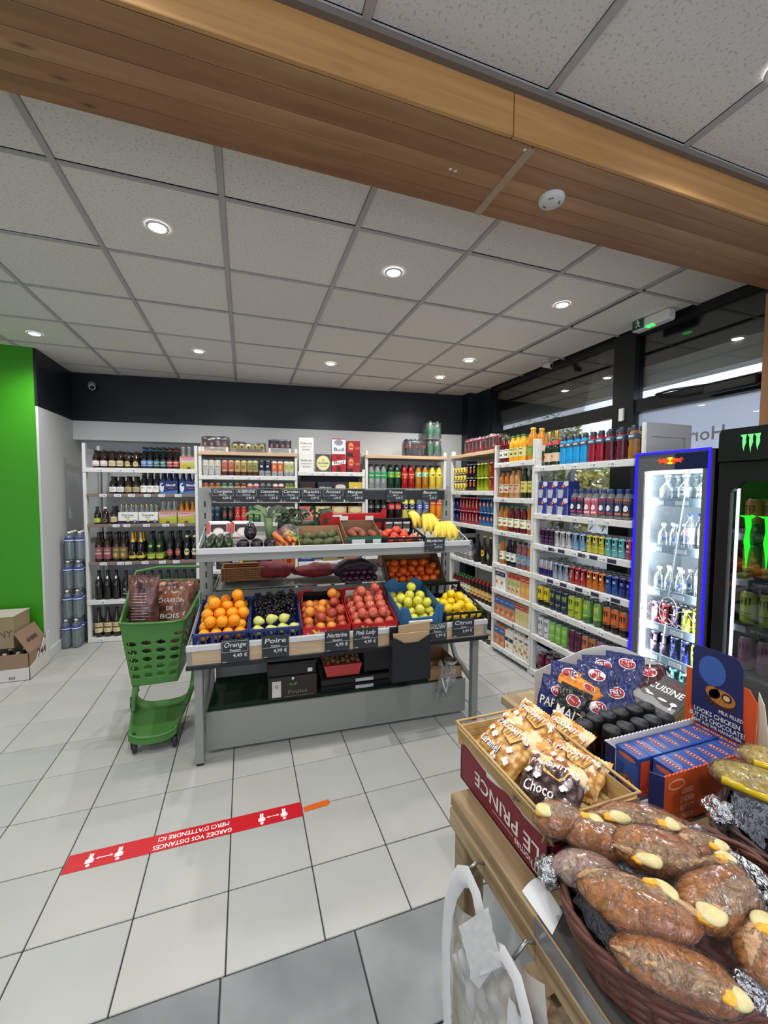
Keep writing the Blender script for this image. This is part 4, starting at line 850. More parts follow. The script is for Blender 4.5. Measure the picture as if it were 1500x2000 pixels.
mk_wrap('w_grey', 'can_multipack', .35, .15, .09, 'm_mini', C(150, 130, 110), .04, None, 5, 2, .04)
mk_wrap('w_blue', 'can_multipack', .24, .15, .14, 'm_dblue', C(214, 212, 210), .055, None, 4, 2)
mk_wrap('w_coke', 'can_multipack', .40, .20, .155, 'm_redp', None, 0, None, 5, 3, .03)
mk_wrap('w_coke2', 'can_multipack', .19, .20, .155, 'm_redp', None, 0, None, 3, 3, .03)
pet('small_cola', mat('cola_pet', lin(44, 26, 26), .1), K, C(150, 60, 66), [('q', -.02, -.006, .02, .006, C(200, 170, 170))], h=.20, r=.026, z=(.09, .13))
mk_wrap('w_bottles', 'bottle_multipack', .26, .16, .19, 'small_cola', None, 0, None, 5, 3, .01)
pet('sparkling', film('green_water', (.75, .85, .8), .12, .06, body=.3, bodycol=(.35, .55, .45)), C(60, 120, 90), C(60, 170, 110), [('q', -.03, -.01, .03, .01, C(120, 200, 150))], h=.21, r=.038, z=(.06, .12))
mk_wrap('w_sparkling', 'bottle_multipack', .18, .24, .205, 'sparkling', None, 0, None, 2, 3, .005)
# can 4-packs, boxed
def mk_box2(key, w_, h_, d_):
    t = MB().box(-w_ / 2, -d_ / 2, 0, w_ / 2, d_ / 2, h_, C(44, 54, 150), bev=.002).build('energy_drink_pack')
    it = [('p', [(-w_ / 2, -h_ / 2), (-.05 * w_, -h_ / 2), (.06 * w_, 0), (-w_ / 2, .02 * h_)], C(176, 182, 196)), ('p', [(-.12 * w_, .08 * h_), (w_ / 2, .26 * h_), (w_ / 2, h_ / 2), (.1 * w_, h_ / 2)], C(206, 206, 220)), ('e', 0, h_ * .20, w_ * .20, h_ * .10, RD), ('e', w_ * .02, h_ * .20, w_ * .06, h_ * .06, YL), ('q', w_ * .44, -h_ * .5, w_ * .5, h_ * .1, C(150, 156, 180))]
    emb(it, flat(-d_ / 2 - .0006, h_ / 2)).build('lettering', t); hide(t); PROD[key] = t
mk_box2('rb_pack', .108, .132, .11)

# ---------------------------------------------------------------- stocking the racks
SHELFW = ['top shelf', 'second shelf', 'third shelf', 'fourth shelf', 'fifth shelf', 'sixth shelf', 'seventh shelf']
used = set()
def stock(key, M, label, cat, group=None):
    src = PROD[key]
    if key in used: return copy_thing(src, M, label, group)
    used.add(key)
    for q in [src] + list(src.children_recursive):
        try: COL.objects.link(q)
        except RuntimeError: pass
    src.matrix_basis = M; tag(src, label, cat, group)
    return src
jit = random.Random(11)
def run(rk, lvl, s0, s1, n, key, desc, cat, deep=1, pitch=None, depth=.01, side=None, keys=None, stack=1, lean=0, zadd=0, only_front=False):
    side = rk in ('corner', 'juice', 'energy'); M0 = MSIDE if side else MBACK
    z = LV[rk][lvl] if not isinstance(lvl, float) else lvl
    sh = SHELFW[lvl] if not isinstance(lvl, float) else 'wooden top board' if rk != 'pack' else 'top'
    d = PROD[key]; xs = [v[0] for v in [tuple(q) for q in d.bound_box]]; ys = [q[1] for q in d.bound_box]; zs = [q[2] for q in d.bound_box]
    wd = (s1 - s0) / n; hd = max(ys) - min(ys); pit = pitch or hd + .004
    pw = max(xs) - min(xs); fr_end = 'back-wall side' if side else 'green-wall side'
    for k in range(stack):
        for b in range(deep):
            for a in range(n):
                x = s0 + (a + .5) * wd if n * pw <= (s1 - s0) * 1.02 or n == 1 else s0 + pw / 2 + a * (s1 - s0 - pw) / max(1, n - 1)
                y = depth - min(ys) + b * pit
                rz = jit.uniform(-.12, .12) if cat not in ('beer case', 'carton', 'pack', 'multipack') else jit.uniform(-.015, .015)
                hh = max(q[2] for q in d.bound_box)
                for ch in d.children: hh = max(hh, max(q[2] for q in ch.bound_box))
                zz = z + .0005 + k * (hh + .0006) + zadd
                M = M0 @ T(x, y, zz, rz)
                where = '%s of %s rack' % (sh, rk) if rk != 'pack' else '%s of case rack' % sh
                if b == 0:
                    lab = '%s%s%s, %s' % ((ORD[a] + ' ') if n > 1 else '', desc, (' from ' + fr_end) if n > 1 else '', where)
                else: lab = '%s %s the %s one, %s' % (desc, 'behind' if b == 1 else ['', '', 'two behind', 'three behind', 'four behind'][b], ORD[a] if n > 1 else 'front', where)
                if stack > 1: lab = (('lower ', 'upper ') if stack == 2 else ('bottom ', 'middle ', 'topmost '))[k] + lab
                stock(key, M, lab, cat, '%s on %s' % (desc, where) if n * deep * stack > 1 else None)
B = 'beer bottle'
for s0, s1, n, k, dsc, dp in ((.071, .217, 2, 'beer_pink', 'short beer, white-pink label', 3), (.223, .366, 2, 'beer_cream', 'short beer, cream label', 3), (.371, .516, 2, 'beer_oval', 'short beer, oval cream label', 3), (.528, .647, 2, 'tall_blue', 'tall beer, blue label', 3), (.65, .772, 2, 'tall_teal', 'tall beer, teal label', 3), (.776, .897, 2, 'tall_red', 'tall beer, red label', 3)): run('beer', 0, s0, s1, n, k, dsc, B, dp)
run('beer', 0, .903, 1.078, 1, 'pack_desp', 'pink-green six-bottle carrier', 'beer pack')
for s0, s1, n, k, dsc, dp in ((.222, .365, 2, 'stub_white', 'squat beer, white round label', 2), (.367, .511, 2, 'stub_tan', 'squat beer, tan label', 2), (.516, .702, 3, 'tall_white', 'tall beer, white label', 2)): run('beer', 1, s0, s1, n, k, dsc, B, dp)
run('beer', 1, .706, .890, 1, 'pack_skoll', 'blue bottle carrier nearest the bottles', 'beer pack'); run('beer', 1, .894, 1.078, 1, 'pack_skoll', 'blue bottle carrier against the rack end', 'beer pack')
for s0, s1, n, k, dsc, dp in ((.075, .139, 1, 'beer_lime', 'lone beer, lime label', 1), (.150, .211, 1, 'beer_brown', 'lone beer, round brown label', 1), (.216, .303, 1, 'beer_cream', 'lone beer, cream label', 2)): run('beer', 2, s0, s1, n, k, dsc, B, dp)
run('beer', 2, .306, .492, 1, 'pack_corona', 'white-navy bottle carrier nearest loose bottles', 'beer pack'); run('beer', 2, .496, .682, 1, 'pack_corona', 'white-navy bottle carrier beside the pink one', 'beer pack')
run('beer', 2, .696, .872, 1, 'pack_desp', 'pink-green carrier of clear bottles', 'beer pack'); run('beer', 2, .880, 1.058, 1, 'pack_desp2', 'pink-green carrier of amber bottles', 'beer pack')
for s0, s1, n, k, dsc, dp in ((.07, .229, 2, 'big_pink', 'big beer, dusky pink label', 2), (.235, .38, 2, 'big_tan', 'big beer, tan-brown label', 2), (.388, .543, 2, 'big_gold', 'big beer, yellow label, gold neck', 2), (.56, .731, 2, 'big_lime', 'big beer, lime label', 2), (.75, .912, 2, 'big_redoval', 'big beer, red oval label', 2), (.918, 1.073, 2, 'big_creamoval', 'big beer, cream oval label', 2)): run('beer', 3, s0, s1, n, k, dsc, B, 2)
run('beer', 4, .06, .304, 3, 'big_tag', 'black bottle, white neck disc', 'wine bottle', 1); run('beer', 4, .315, .392, 1, 'big_dark', 'black bottle, pale cross label', 'wine bottle')
run('beer', 4, .405, 1.045, 8, 'big_green', 'dark green bottle', 'wine bottle', 1); run('beer', 5, .045, .299, 3, 'big_label', 'brown bottle, cream-rust label', B, 1); run('beer', 5, .31, 1.04, 9, 'big_label', 'brown cream-label bottle behind trolley', B, 1)
BC = 'beer can'
for lv, rr in ((0, ((1.128, 1.318, 3, 'can_white', 'tall off-white can'), (1.323, 1.455, 2, 'can_copper', 'tall copper can'), (1.457, 1.587, 2, 'can_gold', 'tall gold can'), (1.587, 1.709, 2, 'can_olive', 'tall olive-gold can'), (1.711, 1.842, 2, 'can_navy', 'tall navy-silver can'), (1.846, 1.976, 2, 'can_orange', 'tall orange-silver can'), (1.98, 2.098, 2, 'can_pale', 'tall pale green can'))),
               (1, ((1.128, 1.318, 3, 'can_amber', 'amber can'), (1.319, 1.449, 2, 'can_silver', 'silver-green can'), (1.452, 1.582, 2, 'can_gold2', 'dull gold can'), (1.585, 1.717, 2, 'can_redw', 'red-white can'), (1.720, 1.850, 2, 'can_black', 'black can'), (1.856, 1.984, 2, 'can_darkred', 'dark red can'), (1.988, 2.098, 2, 'can_lime', 'lime can'))),
               (2, ((1.128, 1.306, 3, 'can_blue', 'slate blue can'), (1.316, 1.446, 2, 'can_blackpink', 'black can, pink oval'), (1.451, 1.582, 2, 'can_red', 'red can'), (1.588, 1.720, 2, 'can_green', 'green can'), (1.722, 1.852, 2, 'can_plain', 'plain grey can'), (1.854, 1.984, 2, 'can_pink', 'white can, pink spot'), (1.988, 2.098, 2, 'can_tan', 'tan can, brown spot')))):
    for s0, s1, n, k, dsc in rr: run('can', lv, s0, s1, n, k, dsc, BC, 1 if lv else 2)
for s0, k, dsc, w_ in ((1.205, 'b_white', 'narrow white case, black print', .05), (1.262, 'b_dark', 'wide black-brown case', .15), (1.42, 'b_86', 'blue case, white figures', .115), (1.543, 'b_olive', 'dark olive case', .15), (1.70, 'b_purple', 'purple-black case, round badge', .13), (1.842, 'b_grey', 'grey case, yellow stripe', .12), (1.972, 'b_orange', 'orange case, yellow top', .12)): run('can', 4, s0, s0 + w_, 1, k, dsc, 'beer case')
run('can', 5, 1.20, 2.09, 11, 'big_green', 'dark green bottle', 'wine bottle', 1)
run('can', 2.0055, 1.12, 1.40, 1, 'w_white', 'shrink-wrapped grey cans on white tray', 'multipack', depth=.02); run('can', 2.0055, 1.42, 1.79, 1, 'w_grey', 'shrink-wrapped low tray of small cans', 'multipack', depth=.02); run('can', 2.0055, 1.81, 2.07, 1, 'w_blue', 'shrink-wrapped blue cans on white tray', 'multipack', depth=.02)
c_ = 'beer case'
run('pack', 0, 2.145, 2.313, 1, 'p_w', 'white case, grey lettering', c_, stack=2); run('pack', 0, 2.327, 2.509, 1, 'p_g', 'brown case, big round cream label', c_)
run('pack', 0, 2.515, 2.675, 1, 'p_budr', 'red case, white lettered band', c_); run('pack', 0, 2.515, 2.675, 1, 'p_budw', 'silver-white case atop the red one', c_, zadd=.192); run('pack', 0, 2.69, 2.845, 1, 'p_r', 'crimson case with orange bottle', c_, stack=2)
for lv, rr in ((1, (('q_brown', 2.155, 'dark brown case'), ('q_navy', 2.355, 'slate navy case'), ('q_dark', 2.53, 'brown-black case, white emblem'), ('q_yellow', 2.71, 'yellow case'))), (2, (('q_goud', 2.145, 'salmon case, white script'), ('q_grimy', 2.33, 'gold case, yellow band'), ('q_grimr', 2.515, 'gold case, wine band'), ('q_grimb', 2.705, 'gold case, tan band'))),
               (3, (('q_kblue', 2.145, 'royal blue case'), ('q_olive', 2.41, 'olive case'), ('q_grimb', 2.66, 'tan case'))), (4, (('q_k16', 2.15, 'blue case, white oval'), ('q_pale', 2.34, 'dusty rose case'), ('q_dark', 2.52, 'brown-black case'), ('q_brown', 2.71, 'dark brown case')))):
    for k, s0, dsc in rr: run('pack', lv, s0, s0 + .172, 1, k, dsc, c_)
sb = 'soda bottle'
for lv, rr in ((0, ((2.943, 3.17, 3, 'soda_clear', 'clear soda, green label'), (3.177, 3.339, 2, 'soda_lemon', 'dark green soda, yellow spot'), (3.345, 3.51, 2, 'soda_red', 'red soda'), (3.516, 3.689, 2, 'soda_amber', 'amber soda, pale green label'), (3.696, 3.866, 2, 'soda_yellow', 'yellow soda, yellow label'))),
               (1, ((2.940, 3.172, 3, 'cola', 'dark cola, grey oval'), (3.182, 3.350, 2, 'cola_red', 'dark cola, red label'), (3.358, 3.526, 2, 'pulp_yellow', 'pale yellow drink, navy label'), (3.533, 3.703, 2, 'water_blue', 'clear drink, blue label'), (3.707, 3.870, 2, 'orange_soda', 'orange soda')))):
    for s0, s1, n, k, dsc in rr: run('soda', lv, s0, s1, n, k, dsc, sb, 2)
run('soda', 2, 2.94, 3.87, 11, 'big_dark', 'black bottle', 'wine bottle', 1); run('soda', 3, 2.94, 3.87, 11, 'big_label', 'brown bottle, cream label', B, 1)
run('soda', 2.0105, 3.385, 3.655, 1, 'w_bottles', 'shrink-wrapped pack of small colas', 'multipack', depth=.03); run('soda', 2.0105, 3.665, 3.85, 1, 'w_sparkling', 'green sparkling water pack', 'multipack', stack=2, depth=.03)
so_ = 'soda can'
run('corner', 2.0105, .26, .66, 1, 'w_coke', 'red can pack nearest the corner', 'multipack', depth=.02); run('corner', 2.0105, .68, .88, 1, 'w_coke2', 'smaller red can pack', 'multipack', depth=.02)
run('corner', 0, .055, .32, 4, 'm_mini', 'small yellow can', so_, stack=3); run('corner', 0, .33, .55, 3, 'm_orange', 'black can, orange spot', so_, stack=2); run('corner', 0, .553, .76, 3, 'm_lime', 'lime yellow can', so_, stack=2); run('corner', 0, .766, .88, 1, 'm_red', 'orange-red can', so_, stack=2)
run('corner', 1, .055, .205, 2, 'm_navy', 'navy can', so_, stack=2); run('corner', 1, .21, .61, 6, 'm_cola', 'red can, white script', so_, stack=2); run('corner', 1, .615, .888, 4, 'm_blue', 'blue can, rosy spot', so_, stack=2)
run('corner', 2, .10, .46, 4, 'clear_jug', 'clear bottle, grey label', sb); run('corner', 2, .50, .61, 1, 'disc_purple', 'black bottle, purple disc', sb); run('corner', 2, .655, .74, 1, 'disc_yellow', 'brown bottle, yellow disc', sb); run('corner', 2, .76, .85, 1, 'disc_green', 'brown bottle, green disc', sb)
run('corner', 3, .05, .45, 6, 'j_small', 'small dark juice, green-cream label', 'juice bottle', 2); run('corner', 3, .455, .88, 6, 'j_small2', 'small dark juice, yellow label', 'juice bottle', 2)
run('corner', 4, .06, .86, 10, 'big_label', 'brown bottle, cream label', B)
jc = 'juice bottle'
for lv, rr in ((0, ((.955, 1.105, 2, 'j_red', 'dark red juice'), (1.105, 1.325, 3, 'j_yellow', 'yellow-orange juice'), (1.328, 1.488, 1, 'j_orange', 'big orange juice'))), (1, ((.955, 1.118, 2, 'j_peach', 'peach juice'), (1.12, 1.272, 2, 'j_apple', 'pale apple juice'), (1.275, 1.47, 2, 'j_tropic', 'dark bottle, yellow label'))),
               (2, ((.955, 1.108, 2, 'j_amber', 'amber juice'), (1.108, 1.376, 3, 'j_cherry', 'dark cherry juice'), (1.378, 1.47, 1, 'j_bigamber', 'big amber juice'))), (3, ((.955, 1.09, 1, 'j_amber', 'amber juice'), (1.09, 1.24, 2, 'j_grape', 'black grape juice'), (1.24, 1.39, 2, 'j_mauve', 'mauve juice'), (1.395, 1.47, 1, 'j_bluelab', 'amber juice, blue label')))):
    for s0, s1, n, k, dsc in rr: run('juice', lv, s0, s1, n, k, dsc, jc, 2 if lv < 3 else 1)
ca = 'carton'
run('juice', 4, .95, 1.11, 2, 'c_white', 'white carton, navy band', ca); run('juice', 4, 1.155, 1.335, 3, 'c_red', 'cream carton, red top', ca); run('juice', 4, 1.34, 1.475, 2, 'c_apple', 'orange-red carton', ca)
run('juice', 5, .95, 1.27, 4, 'c_blue', 'blue-topped carton, peaches', ca); run('juice', 5, 1.272, 1.478, 3, 'c_pear', 'cream carton, pear', ca)
run('juice', 6, .95, 1.12, 2, 'c_blue', 'blue-topped carton', ca); run('juice', 6, 1.125, 1.25, 1, 'c_navy', 'wide cream carton, navy band', ca); run('juice', 6, 1.255, 1.475, 3, 'c_snack', 'white carton, orange spots', ca)
sp_ = 'sports drink'; en = 'energy drink'
run('energy', 0, 1.575, 1.745, 2, 'cidre', 'gold-necked cider bottle', 'cider bottle'); run('energy', 0, 1.755, 2.03, 4, 'sp_cyan', 'cyan sports drink', sp_, 2); run('energy', 0, 2.034, 2.174, 2, 'sp_red', 'bright red sports drink', sp_, 2); run('energy', 0, 2.176, 2.35, 2, 'sp_maroon', 'maroon sports drink', sp_, 2); run('energy', 0, 2.352, 2.44, 1, 'sp_amber', 'amber sports drink', sp_, 2)
run('energy', 1, 1.54, 1.88, 3, 'rb_pack', 'blue-silver boxed four-pack', 'pack', stack=2)
run('energy', 1, 1.885, 2.015, 2, 'sq_navy', 'navy-pink squeeze bottle', sp_); run('energy', 1, 2.017, 2.145, 2, 'sq_pink', 'pink squeeze bottle', sp_, 2); run('energy', 1, 2.147, 2.275, 2, 'sq_rw', 'navy-red squeeze bottle', sp_, 2); run('energy', 1, 2.277, 2.405, 2, 'sq_orange', 'navy-orange squeeze bottle', sp_, 2)
for lv, rr in ((2, ((1.566, 1.726, 3, 's_purple', 'purple slim can'), (1.728, 1.911, 3, 's_white', 'white slim can'), (1.915, 2.055, 2, 's_lblue', 'pale blue slim can'), (2.056, 2.216, 3, 's_yellow', 'yellow slim can'), (2.218, 2.376, 3, 's_teal', 'teal slim can'), (2.378, 2.435, 1, 's_magenta', 'magenta slim can'))),
               (3, ((1.554, 1.716, 3, 's_rb', 'blue-silver slim can'), (1.72, 1.896, 3, 's_silverblue', 'silver slim can, red stripe'), (1.903, 2.065, 3, 's_red', 'red slim can'), (2.068, 2.228, 3, 's_orange', 'orange slim can'), (2.23, 2.338, 2, 's_blue', 'blue slim can'), (2.34, 2.445, 2, 's_dblue', 'deep blue slim can')))):
    for s0, s1, n, k, dsc in rr: run('energy', lv, s0, s1, n, k, dsc, en, 3)
for lv, rr in ((4, ((1.545, 1.69, 2, 't_yel', 'yellow clawed can'), (1.692, 1.89, 3, 't_navy', 'navy can, lime claws'), (1.892, 2.024, 2, 't_lime', 'lime clawed can'), (2.026, 2.212, 2, 't_lemon', 'green can, yellow claws'), (2.214, 2.413, 3, 't_orange', 'orange clawed can'))), (5, ((1.56, 1.70, 2, 't_white', 'white clawed can'), (1.703, 1.90, 3, 't_green', 'bright green can'), (1.902, 2.034, 2, 't_maroon', 'maroon can'), (2.036, 2.168, 2, 't_copper', 'copper can'), (2.17, 2.302, 2, 't_mauve', 'mauve can'), (2.304, 2.438, 2, 't_black', 'black clawed can'))),
               (6, ((1.568, 1.743, 2, 't_magenta', 'dark magenta can'), (1.75, 1.93, 2, 't_bw', 'black can, white slashes'), (1.94, 2.12, 2, 't_black', 'black clawed can')))):
    for s0, s1, n, k, dsc in rr: run('energy', lv, s0, s1, n, k, dsc, en, 2)
# ================================================================ fruit stand
e2 = Vector((1.803, -.091, 0)).normalized(); n2 = Vector((-e2.y, e2.x, 0))
MG = frame((-.284, 2.487, 0), e2, n2)
m_gs = mat('stand_grey_steel', lin(134, 137, 130), .45, spec=.4); m_gsl = mat('stand_light_lip', lin(196, 197, 196), .35)
m_turf = mat('green_liner', lin(12, 44, 28), .9); m_fw = wood('stand_wood', lin(190, 166, 136), lin(166, 140, 110), (2, 26, 26), .5, knots=False)
gs = root('fruit_stand', 'grey steel fruit and vegetable stand with two sloping tiers', 'produce stand', MG)
for s in (0, 1.765):
    MB().box(s, 0, .012, s + .045, .05, .60, m_gs, bev=.003).box(s + .003, .003, 0, s + .042, .047, .012, K).build('leg', gs)
    u = MB().box(s - .01 if s else -.035, .50, .012, s + .055 if s else .045, .535, 1.612, m_gs, bev=.003)
    for k in range(15): u.box((s or -.01) + .012, .4985, .36 + k * .08, (s or -.01) + .020, .4995, .40 + k * .08, m_gap)
    u.build('upright', gs)
    MB().tube([(s + .022, .05, .27), (s + .022, .30, .33), (s + .022, .42, .46), (s + .022, .50, .62)], .02, m_gs, 8).box(s + .005, .05, .54, s + .04, .50, .60, m_gs).build('brace', gs)
MB().box(.046, .10, .02, 1.765, .118, .255, m_gs, bev=.002).box(.046, .60, .02, 1.765, .618, .5, m_gs).build('kick_panel', gs)
MB().box(.046, .118, .232, 1.765, .60, .246, m_turf).build('base_deck', gs)
for s in (.3, 1.05, 1.6): MB().box(s, .14, .0, s + .03, .17, .02, K).build('foot', gs)
# lower tier
MB().box(-.035, -.045, .585, 1.86, -.028, .612, m_black, bev=.004).box(-.035, -.028, .585, 1.86, .01, .60, m_black).build('bumper', gs)
MB().box(-.03, -.04, .612, 1.85, -.026, .722, m_gs, bev=.001).box(.0, -.0415, .616, 1.82, -.0400, .690, m_fw).build('fascia', gs)
MB().box(-.032, -.043, .692, 1.852, -.018, .724, m_gsl, bev=.002).build('front_lip', gs)
SL = math.radians(12.4)
MT = MG @ Matrix.Translation((0, -.015, .700)) @ Matrix.Rotation(SL, 4, 'X')
def tray(name, x0, x1, d0, z0, sl, L):
    M = Matrix.Translation((0, d0, z0)) @ Matrix.Rotation(sl, 4, 'X')
    MB().box(x0, 0, -.006, x1, L, 0, m_gs).box(x0, 0, -.02, x0 + .006, L, .02, m_gs).box(x1 - .006, 0, -.02, x1, L, .02, m_gs).build(name, gs, M)
tray('lower_tray', -.03, 1.85, -.018, .699, SL, .50)
MB().box(-.03, .468, .80, -.036 + .0, .50, .90, m_gs).box(.046, .47, .80, 1.764, .478, .90, m_gs).build('tray_back', gs)
# rear ledge carrying nets and the clementine box
tray('rear_tray', .05, 1.76, .54, .90, math.radians(6), .34)
# upper tier
MB().box(-.002, .165, 1.205, 1.818, .182, 1.242, m_gsl, bev=.002).build('upper_lip', gs)
MB().box(-.002, .17, 1.158, 1.818, .20, 1.205, m_gs, bev=.002).build('upper_fascia', gs)
SU = math.radians(10)
MU = MG @ Matrix.Translation((0, .185, 1.196)) @ Matrix.Rotation(SU, 4, 'X')
tray('upper_tray', 0, 1.816, .182, 1.194, SU, .52)
MB().box(.05, .18, 1.185, 1.77, .21, 1.195, m_gs).build('tray_rib', gs)
for s in (.006, 1.81): MB().tube([(s, .175, 1.24), (s, .50, 1.35)], .004, m_gsl, 6).build('side_rail', gs)
# price slates rail
MB().box(.03, .478, 1.575, 1.765, .498, 1.612, m_gs).box(.05, .470, 1.53, 1.75, .477, 1.60, m_black).build('slate_rail', gs)
m_sl = mat('slate', lin(38, 44, 46), .6); m_chalk = C(206, 208, 206, rough=.9)
pr_ = random.Random(21)
def slate(x, z, w_, h_, word, sub, price, where, dy=-.052, box=False):
    t = MB().box(0, 0, 0, w_, .004, h_, m_sl, bev=.001).build('price_slate', None, MG @ Matrix.Translation((x, dy, z)))
    tag(t, 'small black price slate chalked %s, %s' % (word.capitalize(), where), 'price slate', None)
    g = MB(); fn = lambda a, b: (a + w_ / 2, -.0008, b + h_ / 2)
    k = h_ / .09
    g.text(word, .027 * k, m_chalk, lambda a, b: fn(a, b + .024 * k), width=min(w_ * .78, .017 * len(word) * k), slant=.2)
    g.text(sub, .012 * k, m_chalk, lambda a, b: fn(a, b + .0035 * k), width=min(w_ * .6, .008 * len(sub)))
    g.text(price, .020 * k, m_chalk, lambda a, b: fn(a + w_ * .18, b - .018 * k))
    f = MB()
    for b in ((.038, .0392), (-.0035, -.0025)) if box else ((-.0035, -.0025),): f.box(.006, -.0008, h_ / 2 + b[0] * k, w_ - .006, -.0002, h_ / 2 + b[1] * k, m_chalk)
    if box:
        for xx in (.006, w_ - .007): f.box(xx, -.0008, h_ / 2 - .003 * k, xx + .001, -.0002, h_ / 2 + .039 * k, m_chalk)
    g.box(.008, -.0008, .006, .03, -.0002, .008, m_chalk); g.build('lettering', t); f.build('printed_frame', t)
    return t
up = 'on the rail above the vegetables'
for x, x2, wd, sb_, p, bx in ((.05, .198, 'Courgette', 'FRANCE', '4,99 €', 1), (.20, .348, 'AUBERGINE', 'FRANCE', '3,99 €', 1), (.351, .503, 'Concombre', 'la piece', '1,99 €', 0), (.506, .638, 'Carotte', 'FRANCE', '2,49 €', 1), (.642, .787, 'Raisin', 'Italie', '5,99 €', 1), (.79, .95, 'Avocat', 'piece', '1,99 €', 1), (.956, 1.108, 'Mangue', 'piece', '3,99 €', 0), (1.27, 1.423, 'Tomate', 'Maroc', '3,99 €', 0), (1.551, 1.70, 'Banane', 'kg', '2,99 €', 0)):
    slate(x + .001, 1.512, x2 - x - .002, .096, wd, sb_, p, up, dy=.464, box=bx)
lo = 'on the lower fascia'
slate(.151, .612, .152, .134, 'Orange', 'Espagne', '4,49 €', lo, box=True); slate(.373, .616, .153, .132, 'Poire', 'France', '4,99 €', lo); slate(.738, .616, .153, .130, 'Nectarine', 'Espagne', '4,99 €', lo)
slate(.914, .618, .158, .127, 'Pink Lady', 'France', '4,99 €', lo); slate(1.407, .612, .136, .124, 'GOLDEN', 'France', '3,99 €', lo, box=True); slate(1.584, .626, .160, .122, 'Citron', 'Jaune', '3,49 €', lo)
slate(1.463, 1.172, .152, .10, 'Mandarine', 'kg', '4,99 €', 'clipped to the upper lip below the bananas', dy=.157)

# ---------------------------------------------------------------- crates and fruit
def place(o, M, label, cat, group=None): o.matrix_basis = M; return tag(o, label, cat, group)
def slotcrate(M, w_, d_, h_, m, label, slots=8, name='plastic_crate', hb=None):
    t = root(name, label, 'crate', M); hb = hb or h_
    MB().box(0, 0, .0, w_, d_, .006, m).build('crate_floor', t)
    def side(L, M2, hh, nm):
        g = MB(); g.box(0, 0, .004, L, .006, hh * .22, m).box(0, -.003, hh * .80, L, .008, hh, m, bev=.001); n = slots
        for k in range(n + 1):
            x = (L - .01) * k / n; g.box(x, 0, hh * .2, x + .010 if k % 3 else x + .02, .006, hh * .82, m) if x + .02 <= L else g.box(L - .02, 0, hh * .2, L, .006, hh * .82, m)
        g.build('crate_side', t, M2)
    side(w_, Matrix.Identity(4), h_, 'f'); side(w_, T(w_, d_, 0, PI), hb, 'b'); side(d_, T(0, d_, 0, -PI / 2), h_, 'l'); side(d_, T(w_, 0, 0, PI / 2), h_, 'r')
    for x, y in ((0, 0), (w_ - .016, 0), (0, d_ - .016), (w_ - .016, d_ - .016)): MB().box(x, y, 0, x + .016, y + .016, h_ + .006, m, bev=.002).build('corner_post', t)
    return t
m_crb = mat('crate_blue', lin(30, 48, 104), .4); m_crb2 = mat('crate_light_blue', lin(58, 108, 152), .4); m_crk = mat('crate_black', lin(20, 20, 22), .4)
m_redb = mat('red_carton', lin(190, 32, 34), .45); m_kraft = mat('kraft_card', lin(168, 132, 96), .8); m_kraftd = mat('kraft_card_dark', lin(132, 100, 72), .8)
def fruitmat(nm, c1, c2, sc_=6, w_=.2, rough=.32, b=(90, .15, .0008), coat=.15): return mat(nm, lin(*c1), rough, var=(sc_, w_, lin(*c2)), bump=b, coat=coat)
m_or = fruitmat('orange_peel', (244, 164, 16), (238, 134, 8), 5, .25, .38, (160, .5, .001)); m_cl = fruitmat('clementine_peel', (232, 106, 18), (226, 84, 10), 5, .25, .36, (160, .5, .001))
m_lem = fruitmat('lemon_peel', (240, 210, 30), (232, 190, 20), 5, .25, .4, (160, .4, .001)); m_gol = fruitmat('golden_apple_skin', (206, 206, 60), (222, 208, 80), 3, .3, .3); m_pink = fruitmat('pink_apple_skin', (176, 40, 52), (216, 130, 90), 9, .28, .25)
m_pear = fruitmat('pear_skin', (206, 206, 120), (188, 190, 90), 8, .3, .4); m_nec = fruitmat('nectarine_skin', (230, 160, 50), (190, 60, 40), 14, .22, .35); m_nec2 = fruitmat('nectarine_red_skin', (130, 30, 36), (200, 90, 50), 14, .2, .35)
m_stem = C(84, 62, 34, rough=.8); m_grn = C(70, 104, 44)
def mk_round(key, kind, r, m, sz=.95, dim=.14, stem=True, elong=0., seg=16, pointy=0., stemm=None):
    def fn(p):
        q = p.copy(); k = 1 - abs(q.z) / (r * sz) if r else 0
        d_ = math.hypot(q.x, q.y)
        if dim: q.z -= math.copysign(dim * r * math.exp(-(d_ / (r * .3)) ** 2), q.z) if abs(q.z) > r * .5 else 0
        if pointy: q.z += math.copysign(pointy * r * math.exp(-(d_ / (r * .28)) ** 2), q.z) if abs(q.z) > r * .5 else 0
        if elong: s_ = 1 - elong * max(0, q.z / r); q.x *= s_; q.y *= s_; q.z *= 1 + (.35 if q.z > 0 else 0)
        return q
    o = MB().ball(r, m, seg, 11, fn=fn, sz=sz).build(kind)
    if stem:
        top = r * sz * (1.35 if elong else 1) - dim * r
        MB().tube([(0, 0, top - .002), (.002, 0, top + r * .28)], .0018, stemm or m_stem, 5).build('stem', o)
    hide(o); PROD[key] = o
mk_round('orange', 'orange', .0348, m_or, .97, .06, False); MB().disc(.004, .0332, 8, C(120, 120, 50)).build('navel', PROD['orange']); COL.objects.unlink(PROD['orange'].children[0])
mk_round('clementine', 'clementine', .031, m_cl, .84, .10, True, stemm=m_grn); mk_round('lemon', 'lemon', .029, m_lem, 1.12, 0, False, pointy=.35)
mk_round('golden', 'apple', .0335, m_gol, .93, .22); mk_round('pinkapple', 'apple', .0335, m_pink, .93, .22); mk_round('pear', 'pear', .032, m_pear, 1., .0, True, elong=.45)
